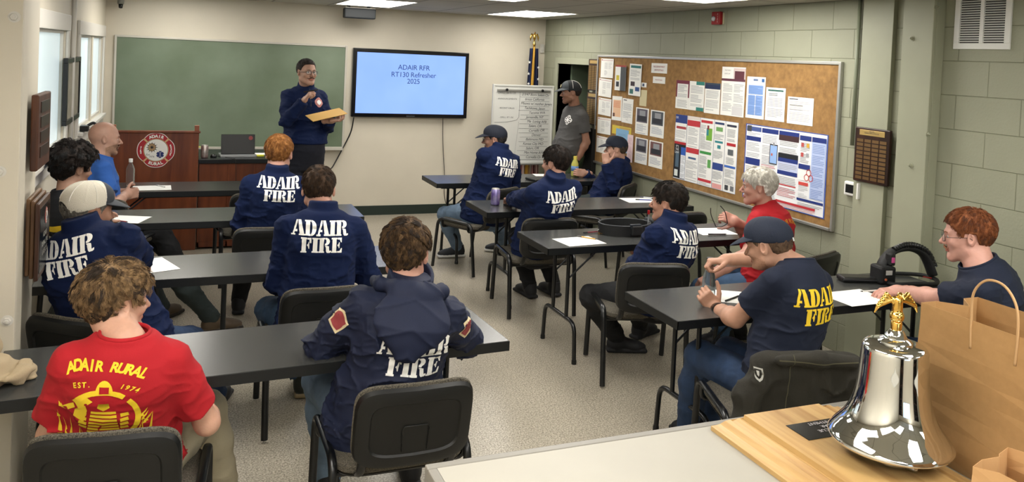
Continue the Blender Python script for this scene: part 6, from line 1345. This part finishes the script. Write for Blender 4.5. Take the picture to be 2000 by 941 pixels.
P = person('hood', 'brown-haired man from behind in a navy hooded jacket with flag patch, nearest table', W(792, 497, 3.0), W(800, 562, 2.93), (.735, 2.98, .52), 6, 26, -6, build=1.10, sk='#c08a74', topmat=M_NAVYJ, leg=M_JEANL, hands=[W(705, 668, 3.26), (.93, 3.28, .79)], poles=[(-1.1, -.1, -.45), (1, -.2, -.6)], feet=[(.62, 3.42, .09), (.98, 3.42, .09)], kpole=[A3(-.25, 1, .7), A3(.5, 1, .6)], vox=.0048, hvox=.0026, seed=9, shw=.16, wr=1.25)
hair(P, '#6a5238', '#261a11', .018, .007, .005, 36, strands=9000, ln_=.042, rad_=.00075, crown=(.005, -.045, .12), messy=.8, curl=.003, seed=9, vox=.0028, part=.0, low=-.014, clump=.7)
def hoodparts(s):
    NB, u, f, r = s.NB, s.u, s.f, s.r; R_ = np.stack([r, f, u], 1).astype(np.float32)
    def fn(Pq):
        q = (Pq-F3(NB))@R_; x = np.abs(q[:, 0]); w = .150*(1-np.clip((-.02-q[:, 2])/.20, 0, 1)**1.6*.72)   # narrows downward to a soft point
        zc = q[:, 2]+.085; y0 = -.118+.035*np.exp(-((q[:, 2]+.0)/.07)**2)*1.6-.10*(x/.15)**2*-1.0; y0 = -.112-.062*np.clip((.01-q[:, 2])/.09, 0, 1)
        d = (np.sqrt((x/np.maximum(w, .02))**2+(zc/.125)**2)-1)*.05; slab = np.abs(q[:, 1]-y0)-.034*(1-.4*(x/.17)**2)
        a = smax(d, slab, .035); rim = chain(Pq, [NB+r*sx*.128+f*.055-u*.005+0*u for sx in (-1,)]+[NB-r*.118-f*.030+u*.012, NB-r*.06-f*.078+u*.022, NB+r*.0-f*.088+u*.024, NB+r*.06-f*.078+u*.022, NB+r*.118-f*.030+u*.012, NB+r*.128+f*.055-u*.005], [.016, .022, .026, .028, .026, .022, .016], .02)
        a = smin(a, rim, .03); fold = (1-np.abs(np.sin(q[:, 2]*34+x*14+2*vnoise(Pq, 8., 3.))))**3; return a+.004*vnoise(Pq, 16., 2.)-.006*fold*(x < .14)
    s.extra = getattr(s, 'extra', {}); s.extra['hoodie'] = (fn, NB-.26, NB+.22, .0042)
    def cl(Pq):
        c = cone(Pq, NB-u*.02+f*.015, NB+u*.062+f*.03, .094, .086); z = (Pq-F3(NB))@F3(u); y = (Pq-F3(NB))@F3(f); c = smax(c, z-.05-.35*y, .004); c = smax(c, -cone(Pq, NB-u*.01+f*.015, NB+u*.12+f*.03, .074, .070), .003); return c+.003*vnoise(Pq, 18., 1.)
    s.extra['stand'] = (cl, NB-.14, NB+.18, .004)
    def fin(s):
        vs, fs = s.res['hoodie']; o = np_mesh('hood', vs-s.T, fs, M_NAVYJ, s.top); v2, f2 = s.res['stand']; np_mesh('stand_collar', v2-s.T, f2, M_NAVYJ, s.top)
        for sx in (-1, 1):
            a, b = Vector(s.sh[0 if sx < 0 else 1]-s.T), Vector(s.el[0 if sx < 0 else 1]-s.T); c = a.lerp(b, .22); d = (b-a).normalized(); out = (Vector(s.r)*sx*.75-Vector(s.f)*.65); uu = d.cross(out).normalized(); vv = -d
            pol = [[(-.03, -.045), (.03, -.045), (.036, .02), (0, .05), (-.036, .02)]]; n = uu.cross(vv)
            if n.dot(out) < 0: uu = -uu
            decal('shoulder_patch', pol, s.bvh, c, uu, vv, mat('patch_cream', '#cfc09a', .7), s.top, reach=.3, lift=.002, step=.01); decal('patch_centre', [[(x*.78, y*.78) for x, y in pol[0]]], s.bvh, c, uu, vv, mat('patch_red', '#8e3b3f', .7), s.top, reach=.3, lift=.0032, step=.01)
    post(s, fin)
hoodparts(P); back_text(P, -.160, .073, dx=.037, rot=2)
# right column ----------------------------------------------------------------
P = person('jeans', 'man in a navy cap and glasses, navy jacket and light blue jeans, front right table', W(966, 272, 6.75), W(977, 290, 6.68), (2.50, 6.70, .53), -18, -62, -4, build=1.12, belly=.04, sk='#a06f58', leg=M_JEANL, hands=[W(948, 351, 7.04), W(972, 346, 7.1)], poles=[(-.9, -.2, -.6), (.5, -.3, -1)],
    feet=[W(893, 494, 7.20)*A3(1, 1, 0)+A3(0, 0, .09), W(985, 485, 7.3)*A3(1, 1, 0)+A3(0, 0, .09)], kpole=[A3(-.9, .5, .8), A3(.2, 1, .5)], footdir=[(-1, .05), (-.9, .3)], shoe=('#23262a', '#d5d5d2'), vox=.0075, hvox=.0035, seed=10, shw=.162)
cap(P, '#0e1524', tilt=.2, blogo='#8a90a0'); hair(P, '#3a3633', '#1c1a19', .003, .004, strands=500, ln_=.012, lift=.2, vox=.0035); glasses(P, thick=.0024); back_text(P, -.10, dx=.02); brows(P)
P = person('dark11', 'dark-haired man from behind in a navy jacket beside the purple can', W(1085, 320, 5.36), W(1084, 352, 5.27), (2.50, 5.48, .53), -8, -32, -2, build=1.12, belly=.03, sk='#b28069', leg=M_PBLACK, hands=[(2.38, 5.86, .785), (2.60, 5.86, .785)], poles=[(-.9, -.4, -.8), (.4, -.3, -1)],
    feet=[W(1034, 568, 5.86)*A3(1, 1, 0)+A3(0, 0, .09), W(1080, 566, 5.86)*A3(1, 1, 0)+A3(0, 0, .09)], vox=.0068, seed=11, shw=.162)
hair(P, '#2b211b', '#120d0a', .015, .006, .004, strands=3600, ln_=.028, rad_=.00075, crown=(0, -.05, .12), seed=11, clump=.5); back_text(P, -.06, .071, dx=.01); brows(P)
P = person('chin', 'man in a navy cap resting his chin on one hand, holding the yellow bottle', W(1203, 291, 6.9), W(1215, 316, 6.92), (3.76, 6.86, .53), -52, -62, -2, build=1.1, sk='#b98872', leg=M_DGREY, hands=[W(1184, 318, 6.66), W(1142, 338, 7.16)], poles=[(-.2, -.6, -1.4), (0, 1, -1)], feet=[(3.3, 6.9, .09), (3.35, 7.15, .09)],
    curls=[(.8, .8, .5), (.55, .6, .4)], palms=[(.9, .5, .2), (-.2, .9, 0)], fdir=[(-.05, .25, 1), (-1, .1, .1)], footdir=[(-1, .3)]*2, vox=.0075, hvox=.0035, seed=12)
cap(P, '#0f1728', tilt=.2); hair(P, '#5a4a3c', '#2d241d', .004, .006, strands=700, ln_=.016, lift=.2, vox=.0035); brows(P); post(P, watch(0))
def chestb(s): decal('chest_emblem', [[(.035*math.cos(k*PI/12), .035*math.sin(k*PI/12)) for k in range(24)]], s.bvh, s.NB-s.u*.14-s.r*.08-s.T, -s.r, s.u, mat('emblem_pink', '#b77a74'), s.top, reach=.8)
post(P, chestb)
P = person('dark13', 'dark-haired man with grey temples leaning arms folded on the third right table', W(1304, 397, 4.22), W(1317, 430, 4.12), (2.68, 4.17, .52), -24, -40, 0, build=1.15, belly=.05, sk='#a8745c', leg=M_PBLACK, hands=[W(1292, 478, 4.52), W(1262, 478, 4.50)], poles=[(-1.2, -.6, -.8), (1, .3, -.8)],
    feet=[W(1206, 668, 4.60)*A3(1, 1, 0)+A3(0, 0, .09), W(1250, 640, 4.8)*A3(1, 1, 0)+A3(0, 0, .09)], kpole=[A3(-1, .2, .9), A3(-.3, 1, .5)], footdir=[(.6, -.2), (.7, .3)], curls=[(.5, .6, .4)]*2, fdir=[(.9, .3, 0), (-.9, .2, 0)], vox=.006, seed=13, shw=.165)
hair(P, '#2f2620', '#15110e', .016, .007, .004, strands=4500, ln_=.028, rad_=.00068, crown=(0, -.05, .12), seed=13, clump=.5); back_text(P, -.06, dx=-.01); brows(P)
P = person('white', 'white-haired man in a red t-shirt holding his folded spectacles, third right table', W(1480, 366, 4.30), W(1496, 401, 4.28), (3.60, 4.20, .53), -24, -55, -2, build=1.12, belly=.05, sk='#b87f6c', top='tee', topmat=M_REDT, leg=M_JEAN, hands=[W(1390, 537, 4.14), W(1436, 432, 4.42)], poles=[(-.2, -1, -.4), (-.3, .9, -1)],
    feet=[W(1415, 648, 4.5)*A3(1, 1, 0)+A3(0, 0, .09), W(1440, 640, 4.6)*A3(1, 1, 0)+A3(0, 0, .09)], kpole=[A3(-1, .1, .9), A3(-.7, 1, .9)], footdir=[(-1, .4)]*2, curls=[(.3, .3, .3), (.6, .7, .4)], palms=[None, (-.5, .6, 0)], fdir=[None, (-.7, .2, .3)], vox=.006, seed=14, sleeve=.8)
hair(P, '#e4e1d8', '#b5b0a6', .016, .010, .005, strands=3600, ln_=.032, rad_=.0008, messy=.22, seed=14, front=.066, clump=.3); brows(P, '#b9b2a6')
def whitex(s):
    polys = []; put = []
    vs, fs = text2d('ADAIR RURAL', .042, shear=.1); vs = [(x, y-.5*x*x*4) for x, y in vs]; decal('back_print', [(vs, fs)], s.bvh, s.NB-s.u*.105-s.T, s.r, s.u, mat('print_orange_yellow', '#d8a02c', .65), s.top, reach=.9, step=.02)
    p = Vector(W(1424, 424, 4.40)); t = thing('reading_glasses', 'open dark spectacles dangling from the white-haired man\'s hand', 'spectacles', p); m = MB()
    A_, B_ = Vector(W(1398, 442, 4.42))-p, Vector(W(1421, 436, 4.38))-p
    m.tube(smoothpath([Vector(W(1388, 406, 4.44))-p, Vector(W(1389, 420, 4.44))-p, A_], 5), .003, 6); m.tube(smoothpath([Vector(W(1407, 402, 4.38))-p, Vector(W(1416, 414, 4.38))-p, B_], 5), .003, 6); m.tube(smoothpath([A_, (A_+B_)/2+V(0, 0, -.012), B_], 4), .003, 6); m.build('spectacle_frame', M_BLACK, t, smooth=True)
    MB().add([A_, (A_+B_)/2+V(0, 0, .01), B_, B_+V(0, 0, -.03), A_+V(0, 0, -.03)], [(0, 1, 2, 3, 4)]).build('lens', M_LENS, t)
post(P, whitex)
P = person('yellow', 'man in a navy cap and navy t-shirt with yellow lettering, hands on a clear bottle', W(1501, 480, 2.95), W(1560, 512, 2.84), (2.50, 2.84, .50), -12, -30, -14, build=1.06, sk='#b8866c', top='tee', topmat=M_NAVYT, leg=M_JEAND, hands=[W(1396, 602, 3.22), W(1420, 508, 3.24)], poles=[(-.9, -.6, -1.2), (.3, .9, .2)],
    feet=[(2.36, 3.32, .09), (2.56, 3.42, .09)], kpole=[A3(-.12, 1, .9), A3(0, 1, .8)], footdir=[(-1, .4)]*2, curls=[(.62, .8, .55), (.5, .8, .5)], palms=[(.35, .9, .1), (.1, -.2, -1)], fdir=[(-.62, .2, .75), (-.9, .35, -.1)], thumbs=(.05, .1), vox=.005, hvox=.0026, seed=15, shw=.155, beard='#a37a63', sleeve=.66, hs=1.02)
cap(P, '#151e30', tilt=.12, blogo='#c9ccd0'); hair(P, '#6a5442', '#3c2e24', .002, .003, strands=1600, ln_=.009, lift=.2, rad_=.0005, vox=.003); brows(P, '#4a3a2c')
back_text(P, -.115, .073, M_PRINTY, dx=.0, rot=7); post(P, watch(0, .0335, mat('wood_beads', '#4a2f1c', .5, bump=.6, bscale=400), 'bead_bracelet', .012)); post(P, watch(0, .036, M_BLACK, 'cord_bracelet', .045))
p = WZ(1383, 583, TZ); bottle('glass_bottle', 'clear bottle with a black cap held on the nearest right table', (p[0], p[1], TZ), [(0, 0), (.030, 0), (.033, .008), (.033, .09), (.028, .12), (.016, .155), (.0145, .185)], '#141416', '#c9d6dc', .06, capr=.0175, caph=.02)
P = person('specs', 'red-haired man with dark glasses in a navy t-shirt writing, right edge', W(1890, 462, 2.78), W(1915, 512, 2.70), (3.66, 2.68, .52), -36, -42, -6, build=1.24, belly=.08, sk='#c78f7c', top='tee', topmat=M_NAVYT, leg=M_JEAND, hands=[W(1738, 568, 3.17), (3.75, 3.02, .66)], poles=[(-.3, -.9, -.9), (1, .3, -1)], arm=1.03,
    feet=[(3.3, 3.1, .09), (3.5, 3.3, .09)], curls=[(.22, .35, .25), (.3, .3, .3)], palms=[(.1, .1, -1), None], fdir=[(-1, .12, -.04), None], vox=.005, hvox=.0026, seed=16, shw=.165, hs=1.06, jaw=1.12, neck=1.12, sleeve=.7)
hair(P, '#8a5230', '#5a321c', .012, .005, .003, strands=6000, ln_=.018, rad_=.0006, messy=.22, front=.068, seed=16, crown=(0, -.04, .12), clump=.5); glasses(P); brows(P, '#7a4a30', .0022); moustache(P, '#9a6a50', .8)
post(P, lambda s: None)
# olive jacket draped over the chair back
ang = -rad(18); cx, cy_ = 2.43, 2.83; RJ = np.array(Matrix.Rotation(ang, 3, 'Z'), dtype=np.float32)
def fjack(P):
    q = P; x, y, z = q[:, 0], q[:, 1], q[:, 2]; y0 = -.375-.19*(z-.67)+.55*x*x
    w = .215+.02*np.sin(z*9); slab = np.abs(y-y0)-.045-.012*np.cos(x*9); d = smax(slab, np.abs(x)-w, .05); d = smax(d, z-.805+.25*x*x*2, .05); d = smax(d, .40-z, .03)
    for sx in (-1, 1): d = smin(d, chain(q, [(sx*.16, -.37, .745), (sx*.225+(-.02 if sx < 0 else 0), -.39, .62), (sx*.235+(-.05 if sx < 0 else 0), -.42+.02*sx, .42)], [.038, .052, .05], .03), .03)
    d = smin(d, chain(q, [(-.15, -.45, .785), (0, -.465, .80), (.15, -.45, .785)], [.022, .026, .022], .03), .03); r = 1-np.abs(vnoise(P*F3((1.3, 1, .55)), 9., 2.)+.3*vnoise(P, 21., 4.)); r2 = 1-np.abs(vnoise(P*F3((1.6, 1, .5)), 17., 5.)); fd = np.clip((.80-z)/.12, .15, 1); return d+.005*vnoise(P, 9., 8.)-.020*(r**3-.3)*fd-.007*(r2**4-.2)*fd
vs, fs = mesh_sdf(fjack, (-.42, -.62, .3), (.42, -.2, .98), .0055)
MJ = mat('olive_canvas', '#211f18', .85, noise=.22, nscale=12, bump=.25, bscale=180)
t = thing('olive_jacket', 'dark olive work jacket draped over the chair behind the yellow-lettered shirt', 'jacket', (cx, cy_, 0), ang)
np_mesh('jacket_body', vs, fs, MJ, t); jb = bvh_of(vs, fs)
m = MB(); o = decal('badge', [[(-.016, .02), (.016, .02), (.018, 0), (.011, -.018), (0, -.026), (-.011, -.018), (-.018, 0)]], jb, (-.215, -.5, .72), (1, 0, 0), (0, 0, 1), mat('badge_grey', '#a8a8a2', .5), t, reach=.6, lift=.002)
decal('badge_centre', [[(-.011, .015), (.011, .015), (.0125, 0), (.007, -.012), (0, -.018), (-.007, -.012), (-.0125, 0)]], jb, (-.215, -.5, .72), (1, 0, 0), (0, 0, 1), MJ, t, reach=.6, lift=.0035); decal('badge_mark', [[(-.005, .009), (.005, .009), (.004, -.004), (0, -.01), (-.004, -.004)]], jb, (-.215, -.5, .72), (1, 0, 0), (0, 0, 1), mat('badge_grey', '#a8a8a2'), t, reach=.6, lift=.005)
decal('seam', [rect(-.262, .33, .262, .334)], jb, (0, -.5, .46), (1, 0, 0), (0, 0, 1), mat('olive_stitch', '#4d4a38', .9), t, reach=.6, lift=.002); decal('seam', [rect(-.1, -.06, -.097, .35)], jb, (0, -.5, .46), (1, 0, 0), (0, 0, 1), mat('olive_stitch', '#4d4a38'), t, reach=.6, lift=.002)
# firefighter print on the red shirt
def redprint(s):
    polys = []
    def arctext(txt, size, R_, y0, a_sp, sh=0, bold=.006, c=0):
        n = len(txt)
        for i, ch in enumerate(txt):
            if ch == ' ': continue
            a = rad((i-(n-1)/2)*a_sp+c); vs, fs = text2d(ch, size, bold=bold, shear=.25); out = []
            for x, y in vs: x *= 1.05; out.append(((R_+y)*math.sin(a)+x*math.cos(a), y0+(R_+y)*math.cos(a)-R_-x*math.sin(a)))
            polys.append((out, fs))
    arctext('ADAIR RURAL', .035, .22, .105, 5.5, bold=.0014); arctext('EST.', .020, .19, .058, 4.4, c=-20, bold=.0006); arctext('1974', .020, .19, .058, 4.4, c=21, bold=.0006)
    # helmet
    polys += [[(-.035, .030)]+arc(0, .032, .024, .038, 180, 0, 10)+[(.035, .030), (.03, .022), (.0, .034), (-.03, .022)]]
    def band(c, R0, R1, a0, a1, n=10, sy=1.0): A_ = arc(c[0], c[1], R0, R0*sy, a0, a1, n); B_ = arc(c[0], c[1], R1, R1*sy, a0, a1, n); return [[A_[i], A_[i+1], B_[i+1], B_[i]] for i in range(n)]
    polys += band((0, -.06), .088, .103, 150, 55, 10)+band((0, -.06), .088, .104, 45, -35, 10)
    polys += [[(-.085, -.005), (-.045, .015), (-.03, .005), (-.07, -.03)], [(-.118, -.045), (-.085, -.015), (-.08, -.03), (-.112, -.058)], [(-.08, -.035), (-.05, -.01), (-.045, -.03), (-.055, -.075), (-.085, -.06)]]
    polys += [[(-.014, .0), (.014, .0), (.017, -.015), (0, -.027), (-.017, -.015)]]
    for k in range(7): z = -.03-.0135*k; w = .034+.002*k; polys.append([(-w, z), (w, z), (w+.001, z-.009), (-w-.001, z-.009)])
    for sx in (-1, 1):
        for k in range(4): z = -.04-.017*k; polys.append([(sx*.046, z), (sx*.068, z+.004), (sx*.071, z-.008), (sx*.048, z-.012)])
    rr = random.Random(3)
    def flame(x, y, h, w, lean): pts = [(x-w, y), (x-w*.7+lean*.1, y+h*.35), (x-w*.15+lean*.35, y+h*.55), (x+lean, y+h), (x+w*.45+lean*.5, y+h*.5), (x+w*.55, y+h*.25), (x+w, y)]; return pts
    for k in range(15): x = -.125+.0178*k+rr.uniform(-.004, .004); e = abs(x)/.12; polys.append(flame(x, -.185+rr.uniform(0, .012), .05+.055*e**1.5+rr.uniform(-.01, .012), .0085, rr.uniform(-.006, .018)*(1 if x > 0 else -1)))
    for k in range(12): x = -.11+.02*k+rr.uniform(-.004, .004); polys.append(flame(x, -.225+rr.uniform(0, .012), .04, .0085, rr.uniform(-.01, .01)))
    for k in range(8): sx = rr.choice((-1, 1)); x = sx*rr.uniform(.09, .135); y = rr.uniform(-.11, -.02); polys.append(flame(x, y-.03, .03, .005, sx*.014))
    decal('firefighter_print', polys, s.bvh, s.NB-s.u*.135-s.r*.035-s.T, s.r, s.u, M_PRINTY, s.top, step=.02, reach=.9, lift=.0014)
    decal('print_helmet_badge', [rect(-.013, .032, .013, .052)], s.bvh, s.NB-s.u*.135-s.r*.035-s.T, s.r, s.u, M_REDT, s.top, step=.02, reach=.9, lift=.0026)
post([j for j in JOBS if j.key == 'redleft'][0], redprint)
run_jobs()
for s in JOBS: finish(s)
p = W(1697, 569, 3.16); t = thing('writing_pen', 'white pen in the hand of the red-haired man at the right edge', 'pen', p); MB().tube([(-.045, 0, .004), (.085, .01, -.002)], .0042, 8).build('barrel', mat('pen_#d9d9d6', '#d9d9d6', .4), t, smooth='auto'); MB().tube([(-.06, -.001, .006), (-.045, 0, .004)], [.001, .004], 8).build('tip', M_DKLINE, t)
# ------------------------------------------------------------------ camera, world, render look
cam = bpy.data.cameras.new('camera'); co = bpy.data.objects.new('camera', cam); COL.objects.link(co)
cam.sensor_fit = 'HORIZONTAL'; cam.sensor_width = 36; cam.lens = 36*CF/2000
cam.shift_x = 0; cam.shift_y = -(470.5-CPY)/2000
cam.clip_start = .02; cam.clip_end = 60
Rm = Matrix((Vector(_r), Vector(_u), -Vector(_f))).transposed().to_4x4(); Rm.translation = Vector(_C); co.matrix_world = Rm
S.camera = co
w = bpy.data.worlds.new('world'); S.world = w; w.use_nodes = True
w.node_tree.nodes['Background'].inputs[0].default_value = lin('#b8c4d0'); w.node_tree.nodes['Background'].inputs[1].default_value = .3
S.view_settings.view_transform = 'Standard'; S.view_settings.look = 'None'; S.view_settings.gamma = 1; S.view_settings.exposure = EXPOSURE
S.view_settings.use_curve_mapping = False
cy = S.cycles
cy.use_adaptive_sampling = True; cy.adaptive_threshold = .02; cy.use_denoising = True
cy.max_bounces = 6; cy.diffuse_bounces = 4; cy.glossy_bounces = 4; cy.transmission_bounces = 6; cy.transparent_max_bounces = 6
cy.caustics_reflective = False; cy.caustics_refractive = False; cy.sample_clamp_indirect = 4
